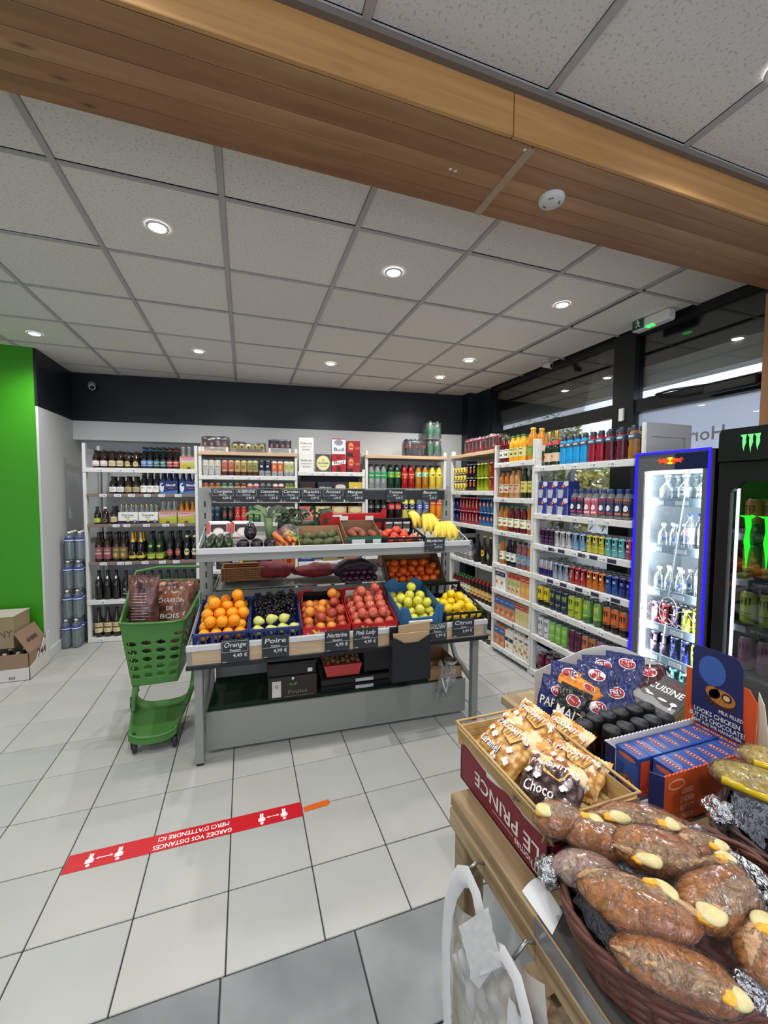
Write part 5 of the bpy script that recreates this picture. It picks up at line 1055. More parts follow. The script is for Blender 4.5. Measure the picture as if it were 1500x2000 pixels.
mk_round('nectarine', 'nectarine', .0325, m_nec, .96, .12, False); mk_round('nectarine2', 'nectarine', .0325, m_nec2, .96, .12, False); mk_round('tomato', 'tomato', .034, fruitmat('tomato_skin', (206, 56, 36), (216, 84, 50), 4, .3, .2), .82, .1, True, stemm=m_grn)
fr_r = random.Random(5)
def heap(keyf, spots, M, what, crate, cat, tilt=1.2, group=None):
    """spots: list of rows (front to back), each a list of (x, y, z)"""
    for a, row in enumerate(spots):
        for b, (x, y, z) in enumerate(row):
            kk = keyf(a, b)
            lab = '%s %s from the trolley side, %s row of the %s' % (ORD[b], what[kk] if isinstance(what, dict) else what, (['front'] + ORD[1:])[a], crate)
            stock(kk, M @ T(x, y, z, fr_r.uniform(0, 6), fr_r.uniform(-tilt, tilt), fr_r.uniform(-tilt, tilt)), lab, cat, group)
# oranges in the blue mesh crate
Mo = MT @ Matrix.Translation((.0, .0, .002)); slotcrate(Mo, .298, .40, .085, m_crb, 'dark blue mesh crate of oranges at the trolley end', 9, hb=.10)
R_ = .0385
sp = [[(.052 + k * .0655, .055, .045) for k in range(4)], [(.050 + k * .067, .128, .052) for k in range(4)], [(.050 + k * .067, .200, .058) for k in range(4)], [(.050 + k * .067, .272, .062) for k in range(4)], [(.050 + k * .067, .345, .066) for k in range(4)],
      [(.084, .092, .106), (.150, .090, .106), (.216, .094, .106)], [(.060, .168, .114), (.130, .170, .116), (.2, .168, .114), (.264, .17, .112)], [(.09, .245, .122), (.165, .246, .122), (.24, .242, .12)], [(.075, .32, .127), (.15, .32, .127), (.23, .32, .127)], [(.10, .20, .172), (.225, .285, .178)]]
heap(lambda a, b: 'orange', sp, Mo, 'orange', 'blue crate', 'orange')
# pears and black grapes
Mp = MT @ Matrix.Translation((.303, .0, .002)); slotcrate(Mp, .300, .40, .085, m_crb, 'dark blue mesh crate of pears and black grapes', 9, hb=.10)
PP = [(.045, .05, .05, 1.3), (.12, .045, .05, 1.8), (.19, .05, .052, 1.5), (.258, .05, .05, 2.0), (.05, .118, .072, 1.0), (.125, .105, .088, 1.7), (.20, .112, .082, 2.1)]
for k, (x, y, z, a) in enumerate(PP): stock('pear', Mp @ T(x, y, z, a, 0, 0) @ Matrix.Rotation(1.45, 4, 'X'), '%s pale green pear from the trolley side, %s row of pears' % (ORD[k if k < 4 else k - 4], 'front' if k < 4 else 'upper'), 'pear')
m_gr = mat('black_grape', lin(14, 12, 18), .16, coat=.6)
g = MB()
rg = random.Random(8)
for k in range(270):
    x = .03 + rg.random() * .24; y = .15 + rg.random() * .23; z = .045 + .05 * rg.random() + .045 * (y - .15) / .23
    g.ball(.0105, m_gr, 10, 6, M=T(x, y, z))
for k in range(14):
    x = .05 + rg.random() * .2; y = .18 + rg.random() * .18; g.tube([(x, y, .10), (x + .014, y + .008, .125)], .0012, m_stem, 4)
o = stuff(g.build('black_grapes', None, Mp)); tag(o, 'heap of black grapes behind the pears in the blue crate', 'grapes')
# nectarines, pink apples in printed red cartons
def redbox(M, w_, label, txt=True):
    t = root('fruit_carton', label, 'carton', M); d_ = .395
    MB().box(0, 0, 0, w_, d_, .005, m_kraft).build('carton_base', t)
    f = MB(); f.prism([(0, 0), (w_, 0), (w_, .065), (w_ * .72, .072), (w_ * .66, .058), (w_ * .34, .058), (w_ * .28, .072), (0, .065)], -.004, 0, m_redb, M=Matrix.Rotation(PI / 2, 4, 'X') @ Matrix.Identity(4)); fo = f.build('front_panel', t)
    b = MB(); b.prism([(0, 0), (w_, 0), (w_, .115), (w_ * .7, .125), (w_ * .62, .10), (w_ * .38, .10), (w_ * .3, .125), (0, .115)], -d_, -d_ + .004, m_redb, M=Matrix.Rotation(PI / 2, 4, 'X')); b.build('back_panel', t)
    MB().prism([(.02, .02), (w_ - .02, .02), (w_ - .03, .105), (.03, .105)], -d_ + .004, -d_ + .0055, C(226, 222, 214), M=Matrix.Rotation(PI / 2, 4, 'X')).build('white_liner', t)
    for x in (0, w_ - .005):
        MB().prism([(0, 0), (d_, 0), (d_, .11), (d_ * .85, .112), (d_ * .7, .075), (.05, .066), (0, .066)], x, x + .005, m_redb, M=Matrix(((0, 0, 1, 0), (1, 0, 0, 0), (0, 1, 0, 0), (0, 0, 0, 1)))).build('side_panel', t)
    l = MB(); fn = lambda a, b: (a, -.0008, b)
    l.text('la', .026, W, lambda a, b: fn(a + .035, b + .024)); l.text('undacion', .030, W, lambda a, b: fn(a + .155, b + .028), width=.13)
    l.add([fn(.055, .050), fn(.07, .052), fn(.085, .034), fn(.105, .050), fn(.098, .030), fn(.088, .022), (.082, -.0008, .012), fn(.076, .024)], [tuple(range(8))[::-1]], YL)
    l.add([fn(w_ - .07, .012), fn(w_ - .012, .012), fn(w_ - .012, .03), fn(w_ - .07, .03)], [(0, 1, 2, 3)], W); l.build('lettering', fo)
    return t
Mn = MT @ Matrix.Translation((.608, .0, .002)); redbox(Mn, .295, 'red printed carton of nectarines beside the grape crate')
sp = [[(.045 + k * .068, .04, .040) for k in range(4)], [(.045 + k * .068, .105, .048) for k in range(4)], [(.045 + k * .068, .170, .052) for k in range(4)], [(.045 + k * .068, .235, .055) for k in range(4)], [(.045 + k * .068, .30, .058) for k in range(4)], [(.055, .135, .10), (.12, .075, .094), (.125, .14, .104), (.19, .105, .098), (.25, .14, .10)], [(.06, .205, .108), (.145, .21, .108), (.225, .23, .108)], [(.25, .32, .112), (.215, .27, .152)]]
heap(lambda a, b: 'nectarine' if (a * 7 + b * 5) % 4 and b < 3 else 'nectarine2', sp, Mn, {'nectarine': 'yellow-orange nectarine', 'nectarine2': 'dark red nectarine'}, 'nectarine carton', 'nectarine')
MB()
t = tag(MB().box(.03, .345, .02, .265, .385, .118, C(16, 16, 18, rough=.15), bev=.01).build('black_punnet', None, Mn), 'glossy black punnet behind the nectarines', 'punnet')
Ma = MT @ Matrix.Translation((.912, .0, .002)); redbox(Ma, .300, 'red printed carton of pink apples beside the nectarines')
sp = [[(.045 + k * .07, .042, .040) for k in range(4)], [(.045 + k * .07, .112, .050) for k in range(4)], [(.045 + k * .07, .182, .054) for k in range(4)], [(.045 + k * .07, .252, .058) for k in range(4)], [(.045 + k * .07, .322, .062) for k in range(4)], [(.08, .078, .096), (.15, .076, .096), (.218, .078, .096)], [(.075, .148, .108), (.148, .15, .108), (.22, .148, .108)], [(.08, .22, .115), (.152, .22, .115), (.225, .22, .115)], [(.09, .29, .12), (.165, .29, .12), (.24, .292, .122)], [(.105, .25, .166), (.21, .28, .172)]]
heap(lambda a, b: 'pinkapple', sp, Ma, 'pink-red apple', 'apple carton', 'apple')
# golden apples in the solid light-blue crate with cut-out ends
Mb = MT @ Matrix.Translation((1.222, .0, .002)); t = root('plastic_crate', 'solid light blue crate of golden apples with cut-away front', 'crate', Mb)
w_, d_ = .302, .40; m = m_crb2
MB().box(0, 0, 0, w_, d_, .006, m).build('crate_floor', t)
RX = Matrix.Rotation(PI / 2, 4, 'X')
cut = [(0, 0), (w_, 0), (w_, .155), (w_ - .05, .15), (w_ - .075, .075), (.085, .07), (.055, .145), (0, .155)]
MB().prism(cut, -.006, 0, m, M=RX).box(.02, -.004, .0, .03, 0, .13, m).box(.272, -.004, .0, .282, 0, .13, m).box(0, -.006, .0, w_, 0, .012, m).box(.085, -.005, .062, .227, .0, .072, m).build('crate_side', t)
MB().prism([(0, 0), (w_, 0), (w_, .13), (w_ - .05, .17), (w_ - .09, .17), (w_ - .11, .14), (.11, .14), (.09, .17), (.05, .17), (0, .13)], -d_, -d_ + .006, m, M=RX).build('crate_side', t)
for x in (0, w_ - .006): MB().box(x, 0, 0, x + .006, d_, .125, m).box(x - .001, 0, .112, x + .008, d_, .125, m).build('crate_side', t)
sp = [[(.05 + k * .067, .045, .042) for k in range(4)], [(.05 + k * .067, .115, .052) for k in range(4)], [(.05 + k * .067, .185, .058) for k in range(4)], [(.05 + k * .067, .255, .060) for k in range(4)], [(.05 + k * .067, .33, .064) for k in range(4)], [(.16, .06, .10), (.105, .15, .110), (.175, .15, .112), (.235, .13, .108)], [(.07, .2, .115), (.14, .225, .12), (.215, .215, .118)], [(.165, .27, .162)]]
heap(lambda a, b: 'golden', sp, Mb, 'yellow-green apple', 'light blue crate', 'apple')
# lemons in the black crate
Ml = MT @ Matrix.Translation((1.532, .0, .002)); slotcrate(Ml, .305, .40, .085, m_crk, 'black plastic crate of lemons at the window end', 5, hb=.12)
MB()
sp = [[(.045 + k * .055, .045, .036) for k in range(5)], [(.045 + k * .055, .105, .042) for k in range(5)], [(.045 + k * .055, .165, .046) for k in range(5)], [(.05 + k * .055, .225, .05) for k in range(4)], [(.06, .07, .085), (.12, .07, .086), (.165, .10, .09), (.225, .07, .08)], [(.05, .135, .09), (.11, .14, .095), (.17, .155, .10), (.225, .14, .09)], [(.10, .20, .10), (.15, .205, .105), (.205, .2, .10)], [(.12, .17, .138), (.175, .135, .132)]]
for a, row in enumerate(sp):
    for b, (x, y, z) in enumerate(row): stock('lemon', Ml @ T(x, y, z, fr_r.uniform(0, 6)) @ Matrix.Rotation(fr_r.uniform(1.1, 2), 4, 'X'), '%s lemon from the apple side, %s row of the lemon crate' % (ORD[b], (['front'] + ORD[1:])[a]), 'lemon')
# clementine box leaning behind
Mc = MG @ Matrix.Translation((1.27, .40, .875)) @ Matrix.Rotation(math.radians(26), 4, 'X')
t = root('fruit_carton', 'brown card box of clementines tilted behind the blue crate', 'carton', Mc); mg = C(62, 66, 40)
MB().box(0, 0, 0, .46, .34, .005, m_kraftd).build('carton_base', t); MB().box(0, -.005, 0, .46, 0, .05, mg).build('front_panel', t)
for x, s in ((0, -1), (.455, 1)): MB().prism([(0, 0), (.34, 0), (.34, .16), (.05, .07), (0, .05)], x, x + .005, m_kraftd, M=Matrix(((0, 0, 1, 0), (1, 0, 0, 0), (0, 1, 0, 0), (0, 0, 0, 1)))).build('side_panel', t)
MB().box(.0, .34, 0, .46, .345, .18, m_kraft).build('back_panel', t); MB().prism([(.06, .18), (.40, .18), (.33, .25), (.10, .25)], -.345, -.341, m_kraft, M=RX).build('card_flap', t)
sp = [[(.06 + k * .062, .04, .036) for k in range(6)], [(.05 + k * .062, .10, .042) for k in range(7)], [(.055 + k * .062, .16, .048) for k in range(6)], [(.055 + k * .062, .22, .05) for k in range(6)], [(.06, .10, .088), (.13, .08, .086), (.20, .09, .09), (.27, .085, .09), (.34, .07, .084)], [(.08, .16, .10), (.155, .165, .105), (.24, .15, .10), (.31, .155, .102), (.385, .12, .09)]]
heap(lambda a, b: 'clementine', sp, Mc, 'clementine', 'brown box', 'clementine')
# nets and sacks on the rear ledge
def lump(name, M, sx, sy, sz, m, seed, amp=.25, fq=14, seg=22, rings=14, fn2=None):
    def fn(p):
        q = Vector((p.x * sx, p.y * sy, p.z * sz)); n = noise.noise(q * fq + Vector((seed, 0, 0)))
        q = q * (1 + amp * n)
        if fn2: q = fn2(q)
        return q
    return MB().ball(1, m, seg, rings, fn=fn).build(name, None, M)
m_net = mat('red_net', lin(150, 26, 38), .5, bump=(260, 1, .004), var=(22, .25, lin(96, 30, 34))); m_onion = mat('purple_net', lin(44, 26, 42), .45, bump=(200, 1, .004), var=(26, .2, lin(70, 44, 66)))
tag(lump('onion_net', MG @ T(.45, .68, 1.0), .15, .10, .065, m_net, 3, .3), 'slumped red net sack behind the grape crate', 'net sack')
tag(lump('onion_net', MG @ T(.78, .67, .985), .19, .09, .05, m_net, 9, .35), 'long red net sack behind the nectarines', 'net sack')
def onionfn(q): return q
t = lump('onion_sack', MG @ T(1.06, .585, .99), .17, .10, .085, m_onion, 5, .18); tag(t, 'open dark purple net sack of red onions behind the apples', 'net sack')
MB().tube([(-.15, -.07, .0), (-.08, -.09, .045), (.02, -.10, .062), (.10, -.09, .045), (.16, -.06, .0)], .012, C(64, 56, 62), 8).build('sack_mouth', t)
m_on = mat('red_onion_skin', lin(52, 20, 44), .25, coat=.3, var=(14, .3, lin(80, 34, 60)))
mk_round('onion', 'red_onion', .028, m_on, .9, 0, False, pointy=.2, seg=12)
for k in range(11): stock('onion', MG @ T(.945 + (k % 6) * .047 + (.02 if k > 5 else 0), .465 + (.02 if k > 5 else 0), .945 if k < 6 else .985, k, .3 * k), '%s red onion along the mouth of the purple sack' % ORD[k], 'onion')
m_bag = film('clear_bag', (.96, .97, .96), .10, .10, bump=(26, 1, .03), body=.06, bodycol=(.85, .86, .84))
tag(lump('plastic_bag', MG @ T(1.24, .52, .96), .08, .06, .06, m_bag, 12, .5, 16), 'crumpled clear plastic bag beside the onion sack', 'plastic bag')
# wine shelf basket seen between the tiers
bk = MB(); m_wick = mat('wicker', lin(150, 104, 60), .7)
for k in range(6):
    bk.tube([(x, y, .012 + k * .016) for x, y in ((0, 0), (.34, 0), (.34, .2), (0, .2))], .008, m_wick, 6, closed=True)
for k in range(15): bk.box(k * .024, -.009, .0, k * .024 + .005, .0, .10, m_wick)
bk.box(.0, 0, 0, .34, .2, .006, m_wick)
tag(bk.build('wicker_basket', None, MG @ T(.09, .62, .935)), 'wicker basket on the rear ledge between the tiers', 'basket')

# ---------------------------------------------------------------- vegetables on the upper tray
m_cour = fruitmat('courgette_skin', (24, 40, 26), (38, 56, 34), 18, .3, .3); m_aub = mat('aubergine_skin', lin(30, 18, 30), .12, coat=.6); m_carrot = fruitmat('carrot_skin', (222, 128, 66), (206, 104, 50), 26, .3, .5)
def longveg(key, kind, L, rs, m, tip=None, bend=0.):
    n = len(rs); pts = [(0, L * i / (n - 1), bend * math.sin(PI * i / (n - 1))) for i in range(n)]
    o = MB().tube(pts, 0, m, 14, rs=rs).build(kind)
    if tip: MB().tube([(0, L - .004, 0), (0, L + tip[0], .002)], 0, tip[1], 8, rs=[tip[2], tip[2] * .6]).build('stem', o)
    hide(o); PROD[key] = o
longveg('courgette', 'courgette', .20, [.004, .020, .027, .029, .028, .025, .022, .016], m_cour, (.014, C(110, 130, 80), .011), .006)
longveg('carrot', 'carrot', .17, [.003, .010, .014, .017, .019, .020, .017, .008], m_carrot, (.008, m_grn, .005))
def aubf(p): q = p.copy(); s_ = 1 - .28 * max(0, q.z / .1); return Vector((q.x * s_, q.y * s_, q.z))
PROD['aubergine'] = MB().ball(.040, m_aub, 18, 12, fn=aubf, sz=1.45).build('aubergine'); MB().lathe([(.024, .046), (.016, .056), (.007, .060), (.006, .078), (.001, .08)], 8, C(60, 84, 50)).build('stem', PROD['aubergine']); hide(PROD['aubergine'])
for k, (x, a) in enumerate(((.055, -.10), (.118, .0), (.182, .12))): stock('courgette', MU @ T(x, .02, .035, a, .15), '%s dark courgette from the upright, front of the upper tray' % ORD[k], 'courgette')
for k, (x, y, z, rx, nm) in enumerate(((.262, .055, .045, 1.25, 'low glossy aubergine beside the courgettes'), (.345, .055, .045, 1.4, 'low glossy aubergine beside the leek'), (.425, .060, .050, 1.5, 'dull aubergine next to the carrots'), (.305, .095, .112, .25, 'upright glossy aubergine resting against the lettuce pack'))):
    stock('aubergine', MU @ T(x, y, z, 0) @ Matrix.Rotation(PI + rx * (1 if k < 3 else 1), 4, 'X') if k < 3 else MU @ T(x, y, z + .01) @ Matrix.Rotation(-.25, 4, 'X'), nm, 'aubergine')
for k, (x, y, z, a, l) in enumerate(((.50, .03, .026, .22, 'lower'), (.535, .035, .026, .1, 'lower'), (.57, .03, .026, -.05, 'lower'), (.515, .025, .062, .42, 'upper'), (.555, .035, .064, .18, 'upper'), (.59, .06, .06, .5, 'upper'))):
    stock('carrot', MU @ T(x, y, z, a, .1), '%s thick carrot of the %s layer beside the avocado box' % (ORD[k % 3], l), 'carrot')
m_pkr = C(216, 84, 70); m_pkw = C(228, 220, 218)
for k, x in enumerate((.03, .178)):
    t = root('lettuce_pack', ('red and white vegetable pack behind the courgettes', 'red and white vegetable pack behind the upright aubergine')[k], 'vegetable pack', MU @ T(x, .19, .045, 0, -.28, 0, 1.08))
    MB().box(0, 0, 0, .135, .07, .11, m_pkw, bev=.012).build('tray_body', t)
    g = MB(); f_ = flat(-.001, .055, .0675)
    g = emb([('q', -.045, -.01, .045, .035, C(56, 40, 40)), ('e', 0, -.012, .032, .028, C(226, 190, 180)), ('e', 0, -.012, .026, .022, C(236, 226, 222)), ('q', -.066, -.02, -.048, .05, m_pkr), ('q', .048, -.01, .066, .04, m_pkr), ('q', -.05, -.05, -.02, -.042, m_pkr), ('q', .02, -.05, .055, -.038, m_pkr)], f_)
    g.build('lettering', t)
# leek and leafy greens
lk = MB(); m_lk = mat('leek_green', lin(76, 100, 62), .5, var=(10, .3, lin(110, 128, 80))); m_lkd = mat('leaf_dark', lin(40, 58, 42), .55, var=(16, .3, lin(58, 78, 54)))
lk.tube([(0, 0, 0), (-.01, .02, .08), (-.015, .05, .15)], 0, m_lk, 12, rs=[.024, .026, .03])
t = root('leek', 'thick green leek standing among the vegetables with drooping leaves', 'leek', MU @ T(.43, .18, .02)); lk.build('stalk', t)
def blade(P, w_, m, parent, nm='leaf'):
    P = [Vector(p) for p in P]; g = MB(); vs = []
    for i, p in enumerate(P):
        d = (P[min(i + 1, len(P) - 1)] - P[max(i - 1, 0)]).normalized(); s_ = d.cross(Vector((0, -.6, .8))).normalized(); ww = w_ * math.sin(PI * (i + .6) / (len(P) + .4)) ** .6
        vs += [p - s_ * ww, p + Vector((0, .004, -.006)), p + s_ * ww]
    fs = []
    for i in range(len(P) - 1):
        a = i * 3; fs += [(a, a + 1, a + 4, a + 3), (a + 1, a + 2, a + 5, a + 4)]
    g.add(vs, fs, m, True); g.build(nm, parent)
for pts, w_ in (([(-.02, .05, .14), (-.06, .05, .19), (-.12, .05, .20), (-.16, .05, .18)], .016), ([(-.01, .05, .15), (.0, .06, .21), (.06, .08, .225), (.11, .09, .20)], .020), ([(-.01, .05, .15), (-.04, .07, .21), (-.09, .08, .23), (-.11, .1, .22)], .018), ([(0, .05, .14), (.03, .05, .18), (.07, .05, .18)], .016)): blade(pts, w_, m_lk if w_ < .019 else m_lkd, t)
t = root('leafy_greens', 'dark leafy greens spread along the back of the upper tray', 'leafy greens', MU @ T(.58, .33, .02)); rg = random.Random(4)
for k in range(46):
    x = rg.uniform(-.12, .24); y = rg.uniform(-.02, .06); z = rg.uniform(.09, .17); a = rg.uniform(-1.2, 1.2)
    blade([(x, y, z), (x + .02 * math.sin(a), y - .01, z + .02), (x + .045 * math.sin(a), y - .015, z + .028), (x + .06 * math.sin(a), y - .02, z + .015)], rg.uniform(.012, .02), m_lkd, t)
MB().tube([(-.1, .03, .02), (.2, .03, .02)], .03, m_lkd, 10).tube([(-.1, .03, .07), (.2, .03, .07)], .03, m_lkd, 10).build('stalks', t)
# bagged peppers
for k, (x, y, z, c, nm) in enumerate(((.515, .18, .095, (176, 28, 40), 'red'), (.548, .145, .075, (226, 196, 40), 'yellow'), (.585, .125, .058, (110, 160, 50), 'green'))):
    def pf(p, r=.034): a = math.atan2(p.y, p.x); q = p * (1 + .10 * math.cos(4 * a)); q.z -= math.copysign(.3 * r * math.exp(-(math.hypot(p.x, p.y) / .013) ** 2), p.z); return q
    o = MB().ball(.034, C(*c, rough=.2), 20, 11, fn=pf, sz=1.05).build('bell_pepper', None, MU @ T(x, y, z, .3, .7))
    MB().tube([(0, 0, .024), (.002, 0, .042)], .004, m_grn, 6).build('stem', o); tag(o, '%s bell pepper in the clear bag above the carrots' % nm, 'pepper')
tag(lump('plastic_bag', MU @ T(.553, .152, .082, 0), .075, .062, .066, m_bag, 4, .25, 20), 'clear plastic bag wrapped around the three peppers', 'plastic bag')
# avocado box
def cardbox(name, label, M, w_, d_, h_, m, hb=None, mf=None):
    t = root(name, label, 'carton', M); hb = hb or h_
    MB().box(0, 0, 0, w_, d_, .004, m).build('carton_base', t); MB().box(0, 0, 0, w_, .004, h_, mf or m).build('front_panel', t); MB().box(0, d_ - .004, 0, w_, d_, hb, m).build('back_panel', t)
    for x in (0, w_ - .004): MB().prism([(0, 0), (d_, 0), (d_, hb), (0, h_)], x, x + .004, m, M=Matrix(((0, 0, 1, 0), (1, 0, 0, 0), (0, 1, 0, 0), (0, 0, 0, 1)))).build('side_panel', t)
    return t
mkr = mat('pink_kraft', lin(176, 146, 128), .8)
t = cardbox('fruit_carton', 'open kraft box of avocados on the upper tray', MU @ T(.608, .02, .002), .295, .26, .036, m_kraft, .10, mf=mkr)
MB().box(.20, -.0012, .004, .285, 0, .034, C(196, 170, 190)).build('sticker', t)
m_avo = fruitmat('avocado_skin', (44, 50, 30), (84, 92, 42), 24, .25, .45, (80, .6, .002))
PROD['avocado'] = MB().ball(.034, m_avo, 16, 11, fn=lambda p: Vector((p.x * (1 - .3 * max(0, p.z / .045)), p.y * (1 - .3 * max(0, p.z / .045)), p.z)), sz=1.35).build('avocado'); MB().disc(.004, .045, 7, m_stem).build('stem_button', PROD['avocado']); hide(PROD['avocado'])
for k, (x, y, z, a) in enumerate(((.66, .08, .04, 1.2), (.735, .07, .04, 1.6), (.81, .08, .04, 1.9), (.87, .10, .04, .3), (.68, .17, .05, 1.4), (.77, .16, .058, 1.0), (.85, .19, .058, 2.2))):
    stock('avocado', MU @ T(x, y, z, a) @ Matrix.Rotation(1.5, 4, 'X'), '%s avocado from the carrot side, %s row in the kraft box' % (ORD[k if k < 4 else k - 4], 'front' if k < 4 else 'rear'), 'avocado')
# red carton behind
t = root('red_carton', 'red cardboard tray standing at the back of the upper tier', 'carton', MU @ T(.78, .335, .045)); RXb = Matrix.Rotation(PI / 2, 4, 'X')
MB().prism([(0, 0), (.50, 0), (.50, .16), (.465, .16), (.45, .13), (.10, .125), (.07, .165), (.03, .165), (0, .12)], -.004, 0, m_redb, M=RXb).build('front_panel', t); MB().box(0, .004, 0, .5, .10, .11, m_redb).build('tray_body', t)
emb([('q', .09, .105, .16, .12, W)], flat(-.0008, 0)).build('lettering', t)
# sweet potatoes in green-white box
t = cardbox('fruit_carton', 'green and white box of sweet potatoes between avocados and tomatoes', MU @ T(.915, .02, .002), .25, .27, .085, m_kraftd, .135, mf=C(54, 60, 62))
MB().box(.0, -.0015, .062, .25, .0, .087, C(46, 112, 82)).build('green_band', t)
for a, b in ((.04, .13), (.185, .24)): MB().box(a, -.0018, .01 if a < .1 else .02, b, -.0002, .068, C(222, 224, 222)).build('sticker', t)
for a, b in ((.0, .06), (.19, .25)): MB().box(a, .262, .135, b, .266, .165, C(226, 226, 220)).build('card_flap', t)
m_swp = fruitmat('sweet_potato_skin', (150, 84, 66), (120, 62, 50), 20, .25, .7)
for k, (x, y, a) in enumerate(((.97, .10, .3), (1.04, .09, -.2), (1.11, .10, .1), (1.02, .18, 1.3))):
    o = lump('sweet_potato', MU @ T(x, y, .085, a), .026, .058, .026, m_swp, k + 20, .2, 18, 14, 9); tag(o, ['sweet potato nearest the avocados in the green box', 'middle sweet potato in the green box', 'sweet potato nearest the tomatoes in the green box', 'sweet potato lying crosswise at the back of the green box'][k], 'sweet potato')
# tomatoes in black crate
Mk = MU @ T(1.175, .02, .002); slotcrate(Mk, .31, .29, .075, m_crk, 'black plastic crate of tomatoes on the upper tray', 4, hb=.14)
for k, (x, y, z) in enumerate(((.05, .16, .05), (.12, .13, .045), (.19, .13, .045), (.15, .19, .075), (.21, .19, .05), (.10, .22, .05), (.155, .06, .04), (.21, .06, .04), (.08, .06, .04), (.26, .10, .042))):
    stock('tomato', Mk @ T(x, y, z, k * 1.3, .4 * math.sin(k), .3), '%s tomato counted from the sweet-potato side of the black crate' % ORD[k], 'tomato')
# bananas
m_ban = fruitmat('banana_peel', (228, 196, 50), (236, 210, 90), 12, .3, .45, (60, .1, .0005), 0); m_bant = C(92, 84, 36); m_bantip = C(52, 44, 30)
def bananas(x, y, z, n, label, fan, L=.19, rz=0):
    t = root('banana_hand', label, 'bananas', MU @ T(x, y, z, rz) @ Matrix.Rotation(-SU, 4, 'X'))
    for k in range(n):
        c = k - (n - 1) / 2; a = c * fan * 5.2; pts = []; rs = []; R0 = L * .66; odd = k % 2
        for i in range(11):
            f = i / 10; th = -.25 + f * 1.75 * (1 if not odd else .92)     # arc from the crown over and down to the tips in front
            d = R0 * math.sin(th) + .01; zz = R0 * math.cos(th) - R0 * .06
            pts.append((c * .010 + math.sin(a) * d * .8, -math.cos(a) * d * .75 + odd * .012, zz + odd * .008)); rs.append(.0168 * min(1, .34 + 2.6 * f, .38 + 3.4 * (1 - f)))
        b = MB().tube(pts, 0, m_ban, 6, rs=rs).build('banana', t)
        MB().tube([pts[0], Vector((c * .008, .02, R0 + .012))], .0055, m_bant, 6).build('stalk', b); MB().tube([pts[-1], Vector(pts[-1]) + Vector((0, -.001, -.006))], .005, m_bantip, 6).build('tip', b)
    MB().ball(.013, m_bant, 8, 6, M=T(0, .022, L * .66 + .012), sx=1 + n * .14).build('crown_stub', t)
bananas(1.66, .125, .018, 8, 'big front hand of yellow bananas beside the tomato crate', .030)
bananas(1.565, .215, .050, 6, 'tall hand of bananas standing behind the big one', .026, .20, .1)
bananas(1.48, .31, .065, 4, 'small hand of bananas behind the tomato crate', .026, .17, .35)

# ---------------------------------------------------------------- under the stand
def MGp(x, y, z, rz=0., rx=0.): return MG @ T(x, y, z, rz, rx)
ft = MB().box(0, 0, 0, .31, .3, .15, C(48, 42, 38, rough=.6), bev=.003); t = tag(ft.build('fruit_box', None, MGp(.405, .16, .2465)), 'dark printed fruit box with two green leaves under the stand', 'carton')
emb([('p', [(.0, .012), (.02, .018), (.028, .034), (.01, .03)], C(110, 150, 70)), ('p', [(0, .012), (-.018, .016), (-.026, .032), (-.008, .028)], C(90, 130, 60)), ('t', 'Fruits', .03, -.03, .03, C(120, 112, 90), .12), ('q', -.13, -.055, -.075, .05, C(214, 212, 206)), ('t', 'G', -.102, .015, .03, K), ('e', 0, .06, .008, .009, W), ('q', -.06, -.058, .13, -.055, C(150, 130, 100))], flat(-.0008, .075, .155)).build('lettering', t)
t = root('plastic_crate', 'black crate stacked on the dark fruit box', 'crate', MGp(.40, .17, .3975)); MB().box(0, 0, 0, .31, .3, .085, m_crk, bev=.004).box(-.005, -.005, .07, .315, .305, .085, m_crk, bev=.002).build('crate_body', t); MB().box(.255, -.007, .015, .285, -.0052, .04, W).build('sticker', t)
for k in range(2):
    t = root('folded_crate', ('lower', 'upper')[k] + ' flattened black crate in the stack below the walnut basket', 'crate', MGp(.74, .17, .2468 + k * .048)); MB().box(0, 0, 0, .60, .38, .044, m_crk, bev=.004).box(.02, -.004, .034, .58, 0, .042, m_crk).build('crate_body', t)
    MB().box(.235, -.006, .008, .36, -.0045, .030, C(190, 190, 188)).build('sticker', t)
t = root('plastic_crate', 'tall black crate standing behind the paper bag holder', 'crate', MGp(1.04, .20, .344)); MB().box(0, 0, 0, .32, .34, .15, m_crk, bev=.004).build('crate_body', t)
t = root('walnut_basket', 'red net-printed basket full of walnuts under the stand', 'basket', MGp(.765, .19, .3435)); g = MB(); m_rw = mat('red_weave', lin(196, 66, 62), .6, bump=(120, 1, .004))
g.prism([(.02, 0), (.24, 0), (.26, .075), (0, .075)], 0, .18, m_rw, M=Matrix(((1, 0, 0, 0), (0, 0, 1, 0), (0, 1, 0, 0), (0, 0, 0, 1)))); g.build('basket_body', t)
hn = MB()
for k in range(5): hn.tube([(.02 + k * .004, .02 + .03 * k, .075), (.07, .03 + .03 * k, .135 + .004 * k), (.19, .03 + .03 * k, .138 + .003 * k), (.24 - k * .004, .02 + .03 * k, .075)], .003, C(150, 110, 70), 5)
hn.build('string_handle', t)
m_wal = fruitmat('walnut_shell', (120, 84, 54), (96, 66, 42), 40, .3, .7, (60, 1, .004))
mk_round('walnut', 'walnut', .0165, m_wal, 1.1, 0, False, pointy=.12, seg=10)
wk = 0
for a in range(7):
    for b in range(4): stock('walnut', MGp(.795 + a * .034, .215 + b * .036, .4345 + .012 * ((a + b) % 2), a + b, 1.3), '%s walnut from the dark box side, %s row of the red basket' % (ORD[a], (['front'] + ORD[1:])[b]), 'walnut')
